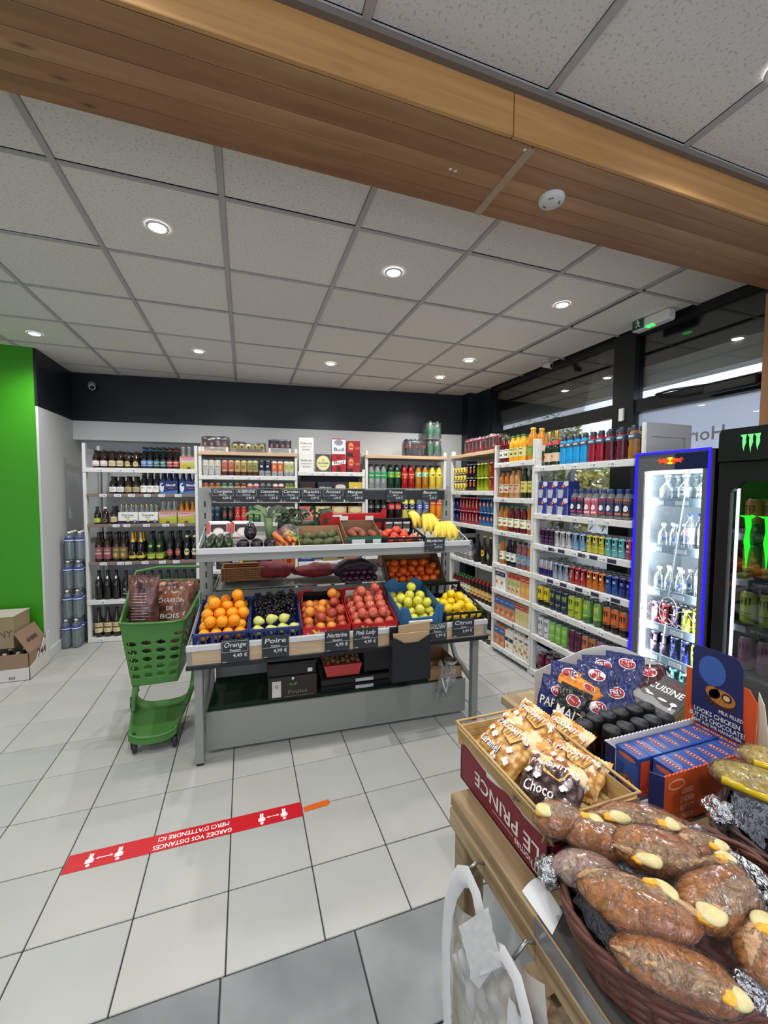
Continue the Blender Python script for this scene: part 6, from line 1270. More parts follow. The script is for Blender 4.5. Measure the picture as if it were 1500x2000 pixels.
t = cardbox('cardboard_box', 'open brown cardboard box at the window end under the stand', MGp(1.50, .15, .2468), .26, .34, .085, m_kraft); MB().box(.03, .338, .085, .26, .342, .25, m_kraft).build('card_flap', t); MB().prism([(0, .0), (0, .20), (-.12, .24), (-.14, .02)], 0, .004, m_kraft, M=T(0, .06, .002)).build('card_flap', t)
MB().box(-.0015, .06, .02, 0, .14, .075, C(196, 176, 150)).build('sticker', t)
g = MB(); g.lathe([(.03, 0), (.04, .0), (.042, .02), (.045, .075), (.038, .08), (.03, .078), (.028, .03)], 20, m_bag); g.lathe([(.047, .06), (.049, .07), (.045, .078)], 20, C(206, 206, 196)); g.add([(-.03, -.045, .05), (.03, -.045, .05), (0, -.052, -.005)], [(0, 2, 1)], C(214, 212, 206))
tag(g.build('tape_roll', None, MGp(1.70, .215, .275)), 'roll of clear produce bags in the brown box', 'bag roll')
def drape(q): return q
g = MB(); g.grid(16, 18, lambda u, v: (-.05 + .11 * u + .03 * math.sin(v * 5) * (1 - v) + (.02 * math.sin(u * 12 + v * 6)), -.075 - .03 * math.sin(v * 3.1) - .012 * math.cos(u * 14), .10 - .25 * v + .02 * math.sin(u * 9)), m_bag)
g.tube([(-.02, -.10, .0), (.005, -.115, -.10), (.03, -.10, .0)], .006, C(226, 228, 226), 6)
tag(g.build('plastic_bag', None, MGp(1.585, .165, .30)), 'clear produce bag hanging over the kick panel', 'plastic bag')
# kraft bag dispenser hanging in front of the fascia
t = root('bag_holder', 'black paper bag holder hanging in front of the stand', 'bag holder', MG @ T(1.145, -.125, .405)); mk_ = C(22, 23, 26, rough=.5)
MB().box(0, 0, 0, .255, .004, .235, mk_).prism([(0, .235), (.0, .29), (.03, .275), (.08, .245), (.17, .245), (.225, .275), (.255, .292), (.255, .235)], -.004, 0, mk_, M=RXb).build('front_plate', t)
MB().box(0, .004, 0, .004, .07, .26, mk_).box(.251, .004, 0, .255, .07, .26, mk_).box(0, .066, 0, .255, .07, .33, mk_).box(0, 0, 0, .255, .07, .004, mk_).build('back_plate', t)
mkb = mat('kraft_paper', lin(178, 148, 112), .75)
for k, (y, pts) in enumerate(((.012, [(.01, .02), (.245, .02), (.245, .275), (.24, .30), (.17, .305), (.09, .30), (.01, .305)]), (.03, [(.04, .02), (.245, .02), (.26, .36), (.21, .355), (.12, .35), (.05, .345)]))):
    o = MB().prism(pts, -.012, 0, mkb, M=T(0, y, 0) @ RXb).build('paper_bag', None, t.matrix_basis.copy()); tag(o, ('front folded kraft paper bag in the black holder', 'taller kraft paper bag at the back of the black holder')[k], 'paper bag')
tag(MB().box(0, 0, 0, .165, .006, .018, W, bev=.004).build('holder_clip', None, MG @ T(1.275, -.055, .745)), 'white plastic clip bar on the lip above the bag holder', 'clip')
# ================================================================ trolley
m_tr = mat('trolley_green', lin(66, 118, 52), .42); m_trd = mat('trolley_dark', lin(30, 34, 30), .5); m_tyre = C(44, 42, 42, rough=.7)
tr = root('shopping_trolley', 'green plastic basket trolley standing at the end of the fruit stand', 'trolley', T(-.545, 2.76, 0))
def basket_wall(A, B, Cc, D, nu, nv, holes, name, bulge=0.):
    """quad A-B (bottom) D-C (top) with elliptical holes (u, v, ru, rv)"""
    A, B, Cc, D = map(Vector, (A, B, Cc, D)); vs = []; keep = []
    n = (B - A).cross(D - A).normalized()
    for j in range(nv + 1):
        for i in range(nu + 1):
            u, v = i / nu, j / nv
            for hu, hv, ru, rv in holes:
                du, dv = (u - hu) / ru, (v - hv) / rv; d = math.hypot(du, dv)
                if .78 < d < 1.28: u = hu + du / d * ru; v = hv + dv / d * rv
            p = (A * (1 - u) + B * u) * (1 - v) + (D * (1 - u) + Cc * u) * v
            p += n * bulge * (1 - (2 * u - 1) ** 4)
            vs.append(p)
    fs = []
    for j in range(nv):
        for i in range(nu):
            u, v = (i + .5) / nu, (j + .5) / nv
            if any(math.hypot((u - a) / c, (v - b) / d) < .97 for a, b, c, d in holes): continue
            k = j * (nu + 1) + i; fs.append((k, k + 1, k + nu + 2, k + nu + 1))
    o = MB().add(vs, fs, m_tr, True).build(name, tr)
    md = o.modifiers.new('shell', 'SOLIDIFY'); md.thickness = .004; md.offset = 0
    return o
BL_, BR_, TR_, TL2 = (-.115, .02, .40), (.135, .02, .40), (.185, -.01, .79), (-.165, -.01, .80)
bBL, bBR, bTR, bTL = (-.15, .40, .44), (.17, .40, .44), (.262, .50, .93), (-.215, .50, .95)
hf = [(u, v + .02 * math.sin(u * 3), .085, .035) for v in (.14, .27, .40, .53, .66) for u in (.13, .38, .63, .88)] + [(.92, .79, .07, .03)]
hs = [(u, v, .055, .03) for v in (.14, .27, .40, .53, .66, .78) for u in (.1, .26, .42, .58, .74, .9)]
basket_wall(BL_, BR_, TR_, TL2, 64, 64, hf, 'basket_front', .012); basket_wall(BR_, bBR, bTR, TR_, 72, 60, hs, 'basket_side'); basket_wall(bBL, BL_, TL2, bTL, 72, 60, hs, 'basket_side'); basket_wall(bBR, bBL, bTL, bTR, 50, 50, hf, 'basket_back')
MB().add([BL_, BR_, bBR, bBL], [(0, 1, 2, 3)], m_tr).add([(x, y, z - .006) for x, y, z in (BL_, BR_, bBR, bBL)], [(3, 2, 1, 0)], m_tr).build('basket_floor', tr)
rimp = [(-.165, -.012, .80), (-.10, -.022, .795), (.0, -.028, .79), (.12, -.024, .786), (.185, -.012, .79), (.205, .06, .805), (.23, .25, .85), (.262, .50, .93), (.02, .505, .94), (-.215, .50, .95), (-.19, .25, .86), (-.172, .06, .81)]
MB().tube(rimp, .008, m_tr, 8, closed=True).build('basket_rim', tr)
MB().tube([(-.05 + .06 * math.cos(a) * 1.0 + .06, -.0205 + .004, .735 + .022 * math.sin(a)) for a in [i * .4 for i in range(16)]], .0022, m_tr, 5, closed=True).build('emblem_ring', tr)
MB().tube([(.262, .50, .93), (.27, .56, .99), (.25, .60, 1.01), (-.06, .60, 1.02), (-.2, .58, 1.0), (-.215, .50, .95)], .0105, m_tr, 8).build('handle', tr)
MB().add([(.26, .47, .93), (.26, .48, .93), (.0, .46, .93), (.0, .47, .93), (.26, .42, .86), (.02, .40, .88), (.1, .42, .955), (.18, .43, .93)], [(0, 1, 3, 2), (0, 4, 5, 2), (2, 6, 7, 0)], m_trd).build('child_seat_flap', tr)
# base: sweeping platform with rising rear arms
def base(u, v):
    x = (u - .5) * (.26 + .12 * v); y = -.03 + .42 * v - .035 * math.cos((u - .5) * 3); e_ = abs(2 * u - 1) ** 5
    z = .100 + .02 * v + e_ * (.025 + .05 * v * v)
    return (x - .0, y, z)
g = MB().grid(24, 20, base, m_tr); o = g.build('base_platform', tr); md = o.modifiers.new('shell', 'SOLIDIFY'); md.thickness = .012; md.offset = 0
MB().grid(24, 3, lambda u, v: ((u - .5) * .262, -.034 - .035 * math.cos((u - .5) * 3) , .100 + abs(2 * u - 1) ** 5 * .025 - .035 * v), m_tr).build('base_skirt', tr)
for s in (-1, 1):
    MB().tube([(s * .155, .20, .15), (s * .18, .36, .20), (s * .185, .45, .27), (s * .165, .42, .36), (s * .14, .36, .445)], 0, m_tr, 10, rs=[.014, .02, .022, .02, .016]).build('rear_arm', tr)
for x, y, a in ((-.105, -.018, .3), (.115, -.022, .25), (-.235, .55, -.2), (.20, .55, .1)):
    w_ = root('x', '', ''); bpy.data.objects.remove(w_)
    o = MB().tube([(0, 0, .075), (0, .0, .12)], .010, m_trd, 8).box(-.017, -.012, .03, -.013, .02, .09, m_trd).box(.013, -.012, .03, .017, .02, .09, m_trd).box(-.017, -.012, .082, .017, .02, .09, m_trd).build('caster', tr, T(x, y, 0, a))
    MB().lathe([(.010, -.011), (.030, -.012), (.036, -.008), (.037, 0), (.036, .008), (.030, .012), (.010, .011)], 18, m_tyre, Matrix.Translation((0, 0, .0372)) @ Matrix.Rotation(PI / 2, 4, 'Y')).disc(.02, .0122, 12, C(90, 88, 86), Matrix.Translation((0, 0, .0372)) @ Matrix.Rotation(PI / 2, 4, 'Y')).build('wheel', o)
for s in (-1, 1): MB().tube([(s * .17, .40, .20), (s * .21, .50, .14), (s * .215, .545, .10)], .010, m_tr, 8).build('wheel_arm', tr)

def pillow(name, label, cat, M, w_, h_, t_, mm, decals=(), seed=0, crinkle=.004, mats2=None, crimp=True, group=None, parts=True, nu=26, nv=26, ds=1.):
    def hf_(x, y):
        u, v = max(-1, min(1, 2 * x / w_)), max(-1, min(1, 2 * y / h_))
        b = t_ * max(0, 1 - abs(u) ** 2.6) ** .55 * max(0, 1 - abs(v) ** 3.0) ** .6
        c = crinkle * (noise.noise(Vector((x * 38, y * 38, seed))) + .6 * noise.noise(Vector((x * 90, y * 30, seed + 7)))) * (.4 + abs(v))
        return b + c
    def P(x, y, s=1, lift=0):
        v = abs(2 * y / h_); ww = 1 - .05 * math.sin(PI * min(1, v)) ** 2
        return (x * ww, y, s * max(.0006, hf_(x, y)) + lift)
    g = MB(); g.grid(nu, nv, lambda u, v: P((u - .5) * w_, (v - .5) * h_), mm); g.grid(nu, nv, lambda u, v: P((u - .5) * w_, (v - .5) * h_, -.55), mm, flip=True)
    o = g.build(name, None, M); tag(o, label, cat, group)
    if crimp:
        for s in (-1, 1):
            n = 34; vs = []
            for i in range(n + 1):
                x = (i / n - .5) * w_; vs += [(x, s * h_ / 2, .0), (x, s * (h_ / 2 + .014 - (.003 if i % 2 else 0)), .002 * math.sin(i * .8 + seed))]
            MB().add(vs, [(2 * i, 2 * i + 2, 2 * i + 3, 2 * i + 1) for i in range(n)], mats2 or mm).build('sealed_edge', o)
    if decals: emb(decals, lambda x, y: P(x * ds, y * ds, 1, .0016)).build('lettering', o)
    return o
# charcoal bags in the trolley
m_char = mat('charcoal_print', lin(40, 26, 26), .25, coat=.4, var=(16, .16, lin(118, 72, 66)), bump=(30, .5, .01)); m_char2 = mat('charcoal_print_orange', lin(48, 34, 32), .25, coat=.4, var=(12, .14, lin(142, 84, 58)), bump=(30, .5, .01))
Wt = C(222, 214, 210)
dec = [('q', -.05, .13 - .018 * k, .035 + .01 * (k % 3), .132 - .018 * k, Wt) for k in range(14)] + [('q', -.03, -.165, .035, -.13, Wt), ('q', -.028, -.16, -.024, -.134, K), ('q', -.016, -.16, -.010, -.134, K), ('q', .002, -.16, .006, -.134, K), ('q', .016, -.16, .024, -.134, K)]
pillow('charcoal_bag', 'dark printed charcoal bag with small print standing upright in the trolley', 'charcoal bag', T(-.625, 2.95, .80, -.20, 0) @ Matrix.Rotation(PI / 2 - .08, 4, 'X'), .19, .46, .055, m_char, dec, 3, .012)
dec = [('t', 'CHARBON', 0, .075, .042, Wt, .17), ('t', 'DE', -.005, .022, .036, Wt), ('t', 'BOIS', 0, -.03, .044, Wt, .12), ('e', .015, -.105, .034, .030, Wt), ('e', .015, -.105, .026, .022, C(120, 140, 90)), ('t', 'qualite', .03, .13, .02, Wt)]
pillow('charcoal_bag', 'charcoal bag lettered CHARBON DE BOIS leaning in the trolley', 'charcoal bag', T(-.475, 3.05, .76, -.14) @ Matrix.Rotation(PI / 2 - .38, 4, 'X'), .30, .42, .05, m_char2, dec, 8, .012)

# ================================================================ cartons by the green wall
m_cw = C(206, 202, 198, rough=.7); m_cb = mat('carton_brown', lin(142, 116, 94), .8)
t = root('beer_carton', 'open brown and white beer carton on the floor against the green wall', 'carton', T(-2.16, 4.09, 0))
MB().prism([(0, 0), (.45, 0), (.45, .105), (0, .10)], -.004, 0, m_cw, M=RX).build('tray_front', t); MB().box(0, 0, 0, .45, .37, .004, m_cw).build('tray_floor', t)
MB().prism([(0, 0), (.37, 0), (.37, .30), (.30, .24), (.27, .27), (.22, .20), (.18, .205), (.12, .13), (0, .105)], .446, .45, m_cw, M=Matrix(((0, 0, 1, 0), (1, 0, 0, 0), (0, 1, 0, 0), (0, 0, 0, 1)))).build('tray_side', t)
b = MB().box(.004, .006, .004, .444, .010, .225, m_cb).box(.440, .006, .004, .444, .36, .225, m_cb).box(.004, .356, .004, .444, .36, .25, m_cb); b.build('inner_box', t)
fl_ = MB().box(0, 0, 0, .20, .34, .005, m_cb, M=T(.445, .012, .222, 0, 0, -math.radians(118))); fo = fl_.build('box_flap', t)
emb([('t', 'IN BIERE', 0, 0, .05, K, .19)], lambda x, y: (.4516 - (.10 - y) * .469, .17 + x * .85, .2235 + (.10 - y) * .883)).build('lettering', fo)
emb([('t', '744', .22, .165, .10, K, .15)], lambda x, y: (.4508, x, y)).build('lettering', t.children[2]) ; emb([('t', '933', .33, .03, .03, K), ('q', .05, .06, .20, .066, C(120, 116, 110)), ('q', .08, .045, .17, .05, C(120, 116, 110))], flat(-.0048)).build('lettering', t.children[0])
mk_bottle('floor_bottle', 'beer_bottle', P_long(h=.20), brn, W)
for k in range(8): stock('floor_bottle', T(-2.12 + (k % 4) * .095, 4.20 + (k // 4) * .12, .006, k, .04), '%s brown bottle %s in the open floor carton' % (ORD[k % 4], ('at the front', 'at the back')[k // 4]), 'beer bottle')
t = root('beer_carton', 'closed brown carton with faded lettering stacked on the open floor carton', 'carton', T(-2.20, 4.16, .262, -.03))
MB().box(0, 0, 0, .365, .26, .265, mat('carton_tan', lin(148, 132, 100), .8), bev=.003).build('box_body', t); MB().box(-.004, -.004, .2655, .37, .264, .2695, C(176, 170, 160, rough=.7)).build('top_sheet', t)
emb([('t', 'LUCIRONY', 0, 0, .085, C(96, 88, 62), .34)], flat(-.0008, .12, .185)).build('lettering', t)
# six-packs of water stacked beside the beer rack
wat = film('water_bottle', (.80, .88, .92), .12, .08, bump=(50, .5, .004), body=.10, bodycol=(.6, .7, .75)); wl = C(50, 76, 150)
wp = root('water_pack', '', 'water pack', T(-1.66, 4.90, 0)); f0 = None
for a in range(2):
    for b in range(3):
        M = T((a - .5) * .086, (b - 1) * .086, .001)
        if f0 is None:
            g = MB().lathe([(.001, 0), (.036, .002), (.0415, .014), (.040, .05), (.0418, .09), (.040, .13), (.0418, .17), (.0415, .20), (.034, .235), (.016, .268), (.014, .285)], 14, wat); g.lathe([(.0155, .272), (.0155, .287), (.001, .288)], 10, W); g.lathe([(.0422, .185), (.0424, .215), (.0375, .228)], 14, wl); g.lathe([(.0426, .196), (.0428, .205)], 14, W)
            f0 = g.build('bottle', wp, M)
        else: put('bottle', f0.data, wp, M)
wl_ = ['lowest six-pack of clear water bottles beside the beer rack', 'second six-pack of water up from the floor beside the rack', 'third six-pack of water up from the floor beside the rack', 'topmost six-pack of water in the stack beside the rack']
wp['label'] = wl_[0]; wp['group'] = 'stacked water packs'
for k in range(1, 4): copy_thing(wp, T(-1.66 + .010 * k, 4.90 + .02 * k, .2925 * k, .03 * (k % 2)), wl_[k])

# ================================================================ fridges
# blue-lit slim fridge
Mf = Matrix.Translation((2.30, 1.886, 0)) @ Matrix.Rotation(-PI / 2, 4, 'Z'); FW = .429; FD = .42
m_fg = mat('fridge_grey', lin(92, 94, 96), .35); m_inner = mat('fridge_liner', lin(226, 232, 236), .4); m_led = mat('blue_led', lin(20, 20, 230), .4, emit=lin(24, 14, 255), es=2.6)
m_wled = mat('white_led', (1, 1, 1), .4, emit=(.90, .97, 1), es=11)
d_ = bpy.data.lights.new('fridge_lamp', 'AREA'); d_.shape = 'RECTANGLE'; d_.size = .03; d_.size_y = 1.35; d_.energy = 9; d_.color = (.9, .97, 1)
for yy, ry in ((.075, 1.2), (FW - .05, -1.2)):
    o_ = bpy.data.objects.new('fridge_lamp', d_); COL.objects.link(o_); o_['kind'] = 'helper'; o_.matrix_basis = Mf @ T(yy, .05, 1.02) @ frame((0, 0, 0), (0, 1, 0) if ry > 0 else (0, -1, 0), (0, 0, 1)) @ Matrix.Rotation(PI if ry > 0 else PI, 4, 'Y')
t = root('drinks_fridge', 'slim fridge outlined in blue light with lit white interior', 'fridge', Mf)
MB().box(0, .03, 0, .022, FD, 1.83, K).box(FW - .022, .03, 0, FW, FD, 1.83, K).box(0, FD - .02, 0, FW, FD, 1.83, K).box(0, .03, 1.79, FW, FD, 1.83, K).box(0, .03, 0, FW, FD, .20, K).build('cabinet', t)
MB().box(.023, .04, .2, .026, FD - .021, 1.72, m_inner).box(FW - .026, .04, .2, FW - .023, FD - .021, 1.72, m_inner).box(.023, FD - .024, .2, FW - .023, FD - .021, 1.72, m_inner).box(.023, .04, 1.725, FW - .023, FD - .022, 1.73, m_inner).build('liner', t)
MB().box(.0, .0, .10, .055, .03, 1.83, m_fg).box(FW - .040, .0, .10, FW, .03, 1.83, m_fg).box(.055, 0, 1.725, FW - .04, .03, 1.83, m_fg).box(.055, 0, .10, FW - .04, .03, .32, m_fg).build('door_frame', t)
MB().box(.24, -.0015, 1.728, FW - .012, 0, 1.815, mat('header_panel', lin(26, 30, 66), .2)).build('header_panel', t)
MB().box(0, -.006, .1, .011, .001, 1.835, m_led).box(FW - .011, -.006, .1, FW, .001, 1.835, m_led).box(.011, -.006, 1.824, FW - .011, .001, 1.835, m_led).build('light_outline', t)
MB().box(.056, .032, .32, .070, .045, 1.72, m_wled).box(.07, .032, 1.705, FW - .045, .045, 1.72, m_wled).build('lamp_strip', t)
MB().box(.056, .012, .32, FW - .04, .016, 1.725, film('fridge_glass', (.95, .98, 1), .05, .02)).build('door_glass', t)
m_bullr = mat('bull_red', lin(226, 60, 30), .4, emit=lin(236, 70, 20), es=.9); m_bully = mat('bull_yellow', lin(250, 190, 40), .4, emit=lin(255, 190, 30), es=1.1)
cx = .213; cz = 1.778
g = MB(); f_ = lambda x, y: (cx + x, -.0022, cz + y)
def poly(mb, pts, m, f): mb.add([f(*p) for p in pts], [tuple(range(len(pts)))], m)
g.add([(cx, -.0016, cz)] + [(cx + .026 * math.cos(a), -.0016, cz + .020 * math.sin(a)) for a in [i * PI / 10 for i in range(20)]], [(0, 1 + i, 1 + (i + 1) % 20) for i in range(20)], m_bully)
for s in (-1, 1):
    for q in ([(.004, -.004), (.012, .010), (.030, .014), (.050, .010), (.060, .004), (.062, -.006), (.052, -.004), (.040, -.010), (.026, -.008), (.014, -.012)], [(.052, .008), (.060, .014), (.068, .016), (.066, .010), (.060, .004)], [(.048, -.006), (.056, -.012), (.068, -.014), (.062, -.008)], [(.018, -.010), (.024, -.018), (.032, -.018), (.026, -.008)], [(.002, .002), (.010, .008), (.012, .0), (.006, -.004)], [(.058, .002), (.068, .002), (.07, .012), (.074, .004), (.066, -.003)]):
        poly(g, [(s * x, y) for x, y in (q if s > 0 else q[::-1])], m_bullr, f_)
g.build('emblem', t)
# etched bull art on the glass; the slanted white tubes model a reflection
m_etch_refl = C(226, 236, 240, rough=.3); g = MB(); P_ = lambda y, z, d=.008: (1.886 - y, d, z)
g.tube([P_(1.573, 1.719), P_(1.657, .992)], .004, m_etch_refl, 6).tube([P_(1.663, .844), P_(1.70, .55)], .004, m_etch_refl, 6)
g.tube([P_(1.654 + .052 * math.cos(a), .915 + .078 * math.sin(a)) for a in [i * PI / 12 for i in range(24)]], .0022, m_etch_refl, 5, closed=True)
for pts in ([(1.82, .885), (1.79, .90), (1.76, .94), (1.72, .93), (1.69, .905), (1.665, .90)], [(1.82, .885), (1.77, .87), (1.735, .845), (1.71, .86), (1.70, .84), (1.68, .85), (1.665, .87)], [(1.50, .855), (1.52, .90), (1.55, .935), (1.59, .925), (1.62, .90), (1.645, .895)], [(1.50, .855), (1.54, .86), (1.56, .83), (1.59, .85), (1.60, .83), (1.63, .85), (1.65, .87)]): g.tube([P_(a, b) for a, b in pts], .002, m_etch_refl, 5)
stuff(g.build('etching_and_reflection', t))
m_rail = mat('clear_rail', lin(150, 170, 190), .2, var=(3, .3, lin(190, 206, 220)))
FZ = [1.553, 1.275, 1.01, .80, .615, .43]
for z in FZ:
    so = MB().box(.072, .055, z - .006, FW - .042, FD - .03, z, film('shelf_glass', (.85, .92, .94), .1, .05)).build('fridge_shelf', t); MB().box(.072, .048, z - .036, FW - .042, .053, z + .012, m_rail).build('price_rail', so)
    MB().box(.10, .0465, z - .028, .15, .048, z - .004, m_tagw).box(.22, .0465, z - .028, .29, .048, z - .004, m_tagw).build('price_tag', so)
spirit = film('spirit_bottle', (.82, .88, .90), .22, .05, body=.08)
mk_bottle('vodka_wide', 'spirit_bottle', [(.001, 0), (.036, .001), (.039, .01), (.039, .062), (.034, .082), (.014, .105), (.013, .14), (.017, .145)], spirit, C(150, 156, 170), (.02, .075, film('clear_print', (.8, .85, .88), .2, .1, body=.25)), [('e', 0, 0, .022, .022, C(140, 150, 156)), ('e', 0, 0, .017, .017, C(190, 196, 200)), ('e', 0, 0, .010, .010, C(96, 104, 112))])
mk_bottle('vodka_small', 'spirit_bottle', [(.001, 0), (.026, .001), (.028, .008), (.028, .075), (.022, .092), (.009, .105), (.009, .128), (.012, .133)], spirit, C(226, 230, 234), (.03, .06, film('clear_print2', (.8, .85, .9), .2, .1, body=.2)), [('q', -.02, -.010, .02, .010, C(50, 84, 170)), ('t', 'V', 0, 0, .016, W)])
mk_bottle('vodka_tall', 'spirit_bottle', [(.001, 0), (.028, .001), (.031, .008), (.031, .12), (.026, .145), (.011, .165), (.011, .19), (.014, .198)], spirit, C(60, 80, 170), (.03, .12, film('clear_print3', (.8, .85, .9), .2, .1, body=.3)), [('e', 0, .02, .02, .016, C(196, 120, 140)), ('e', 0, -.016, .018, .016, C(90, 96, 110)), ('q', -.02, -.036, .02, -.032, C(120, 124, 150))])
def fs_(key, x, y, z, label, cat): stock(key, Mf @ T(x, y, z + .0005, jit.uniform(-.2, .2)), label, cat)
for b in range(2):
    for a, x in enumerate((.13, .235, .335)): fs_('vodka_wide', x, .105 + .09 * b, FZ[0], '%s round-labelled clear spirit from the rack side, %s row, top fridge shelf' % (ORD[a], ('front', 'rear')[b]), 'spirit bottle')
    for a, x in enumerate((.12, .19)): fs_('vodka_small', x, .10 + .08 * b, FZ[1], '%s small blue-labelled spirit, %s row, second fridge shelf' % (ORD[a], ('front', 'rear')[b]), 'spirit bottle')
    for a, x in enumerate((.27, .345)): fs_('vodka_tall', x, .105 + .08 * b, FZ[1], '%s tall pink-motif spirit, %s row, second fridge shelf' % (ORD[a], ('front', 'rear')[b]), 'spirit bottle')
    for a, x in enumerate((.105, .17, .235)): fs_('vodka_small', x, .10 + .08 * b, FZ[2], '%s small clear spirit, %s row, third fridge shelf' % (ORD[a], ('front', 'rear')[b]), 'spirit bottle')
    fs_('vodka_tall', .335, .11 + .08 * b, FZ[2], 'tall clear spirit in the %s row, third fridge shelf' % ('front', 'rear')[b], 'spirit bottle')
    for a, x in enumerate((.105, .165, .225, .285, .345)):
        if b == 1 and a > 3: pass
        k1 = ('s_magenta', 's_red', 's_purple', 's_yellow', 's_yellow')[a]; fs_(k1, x, .09 + .065 * b, FZ[3], '%s slim can in the %s row of the fourth fridge shelf' % (ORD[a], ('front', 'rear')[b]), 'energy drink')
        k1 = ('s_purple', 's_purple', 's_dblue', 's_dblue', 's_yellow')[a]; fs_(k1, x, .09 + .065 * b, FZ[4], '%s slim can in the %s row of the fifth fridge shelf' % (ORD[a], ('front', 'rear')[b]), 'energy drink')
        fs_('s_teal', x, .09 + .065 * b, FZ[5], '%s teal slim can in the %s row of the lowest fridge shelf' % (ORD[a], ('front', 'rear')[b]), 'energy drink')
# black fridge with green claw marks
Mm = Matrix.Translation((2.30, 1.418, 0)) @ Matrix.Rotation(-PI / 2, 4, 'Z'); FW = .62
m_fk = mat('fridge_black', lin(20, 21, 24), .3); m_claw = mat('claw_green_lit', lin(20, 120, 24), .4, emit=lin(30, 250, 40), es=.9); m_clawh = mat('claw_header', lin(110, 220, 120), .4, emit=lin(90, 220, 110), es=.8)
t = root('drinks_fridge', 'big black fridge with glowing green claw marks on its door', 'fridge', Mm)
MB().box(0, .03, 0, .03, .42, 1.75, m_fk).box(FW - .03, .03, 0, FW, .42, 1.75, m_fk).box(0, .40, 0, FW, .42, 1.9, m_fk).box(0, .03, 0, FW, .42, .25, m_fk).build('cabinet', t)
MB().prism([(0, 1.755), (FW, 1.755), (FW, 1.915), (.012, 1.915), (0, 1.895)], -.42, .012, m_fk, M=RX).build('header', t)
MB().prism([(.0, .15), (.055, .15), (.055, 1.60), (.11, 1.655), (FW - .1, 1.655), (FW - .055, 1.60), (FW - .055, .15), (FW, .15), (FW, 1.75), (0, 1.75)], -.03, 0, m_fk, M=RX).box(.05, 0, .15, FW - .05, .03, .40, m_fk).build('door_frame', t)
MB().box(.04, .014, .4, FW - .05, .018, 1.66, film('fridge_glass_dark', (.82, .84, .86), .07, .03)).build('door_glass', t)
MB().box(.062, .04, .4, .072, .05, 1.62, mat('dim_led', (1, 1, 1), .4, emit=(.9, .95, 1), es=2.2)).build('lamp_strip', t)
g = emb([('c', .138, 1.835, .088, m_clawh), ('t', 'MONSTER', .33, 1.85, .04, W, .22), ('t', 'ENERGY', .33, 1.81, .02, m_clawh, .12)], lambda x, y: (x, -.0135, y)); g.build('emblem', t)
g = MB()
for k, cx_ in enumerate((.135, .215, .295)):
    s_ = .27 if k != 1 else .27; P = [(-.040, .128), (-.012, .116), (-.006, .06), (-.013, .0), (-.004, -.05), (.002, -.128 + .01 * k), (.006, -.06), (.014, -.02), (.008, .03), (.015, .08), (.012, .112), (.030, .126), (.02, .133), (0, .128)]
    n = len(P); vs = [(cx_ + x, .008, 1.36 + y) for x, y in P] + [(cx_ + x, .002, 1.36 + y) for x, y in P]
    g.add(vs, [tuple(range(n)), tuple(range(n, 2 * n))[::-1]] + [(i, n + i, n + (i + 1) % n, (i + 1) % n) for i in range(n)], m_claw)
stuff(g.build('claw_marks', t))
MZ = [1.40, 1.17, .938, .705]
g = MB()
for z in MZ:
    so = MB().box(.04, .06, z - .006, FW - .05, .38, z, C(60, 62, 64, rough=.4)).build('fridge_shelf', t); MB().box(.05, .050, z - .042, FW - .05, .058, z + .002, C(70, 74, 78, rough=.3)).build('price_rail', so)
    MB().box(.06, .0485, z - .036, .125, .0498, z - .004, C(200, 206, 210)).build('price_tag', so); emb([('t', 'MONSTER', .19, z - .020, .022, C(190, 194, 196), .09)], lambda x, y: (x, .0492, y)).build('lettering', so)
for lv, (k1, nm) in enumerate((('t_orange', 'orange clawed can'), ('t_lemon', 'green-yellow clawed can'), ('t_lime', 'lime clawed can'), ('t_mauve', 'pink-mauve can'))):
    for b in range(2):
        for a in range(6): stock(k1, Mm @ T(.105 + a * .082, .10 + b * .075, MZ[lv] + .0005, jit.uniform(-.15, .15)), '%s %s from the lit fridge side, %s row of the black fridge' % (ORD[a], nm, ('front', 'rear')[b]), 'energy drink')
g = MB(); n = 20; g.add([(.335, .006, 1.60)] + [(.335 + (.052 + .005 * (i % 2)) * math.cos(2 * PI * i / 40), .006, 1.60 + (.052 + .005 * (i % 2)) * math.sin(2 * PI * i / 40)) for i in range(40)], [(0, 1 + i, 1 + (i + 1) % 40) for i in range(40)], C(96, 44, 40))
g.add([(.285, .005, 1.615), (.385, .005, 1.60), (.385, .005, 1.578), (.285, .005, 1.593)], [(0, 1, 2, 3)][::-1], W); g.build('door_sticker', t)
# ================================================================ counter table
m_tw = wood('table_wood', lin(178, 154, 118), lin(112, 88, 60), (14, 1.3, 14), .6, kscale=(5, 1.4, 5)); m_metal = mat('counter_sheet', lin(74, 72, 70), .45, .0, var=(5, .3, lin(86, 82, 78)))
t = root('counter_table', 'rough wooden counter table carrying the snacks and sandwiches', 'table', T(0, 0, 0))
MB().box(.54, -.30, .715, 1.80, .979, .75, m_tw, bev=.003).build('tabletop', t)
MB().box(.535, -.28, .665, .565, .975, .714, m_tw, bev=.003).build('side_rail', t); MB().box(.565, .945, .665, 1.78, .975, .714, m_tw, bev=.003).build('end_rail', t)
for x, y in ((.55, .91), (1.72, .91), (.55, -.25), (1.72, -.25)): MB().box(x, y, 0, x + .06, y + .06, .665, m_tw, bev=.004).build('leg', t)
MB().tube([(.58, .90, .02), (.58, .55, .66)], .02, m_tw, 4).tube([(.58, -.2, .02), (.58, .3, .66)], .02, m_tw, 4).build('brace', t)
MB().box(.555, -.26, .18, 1.78, .93, .2, m_tw).build('lower_shelf', t)
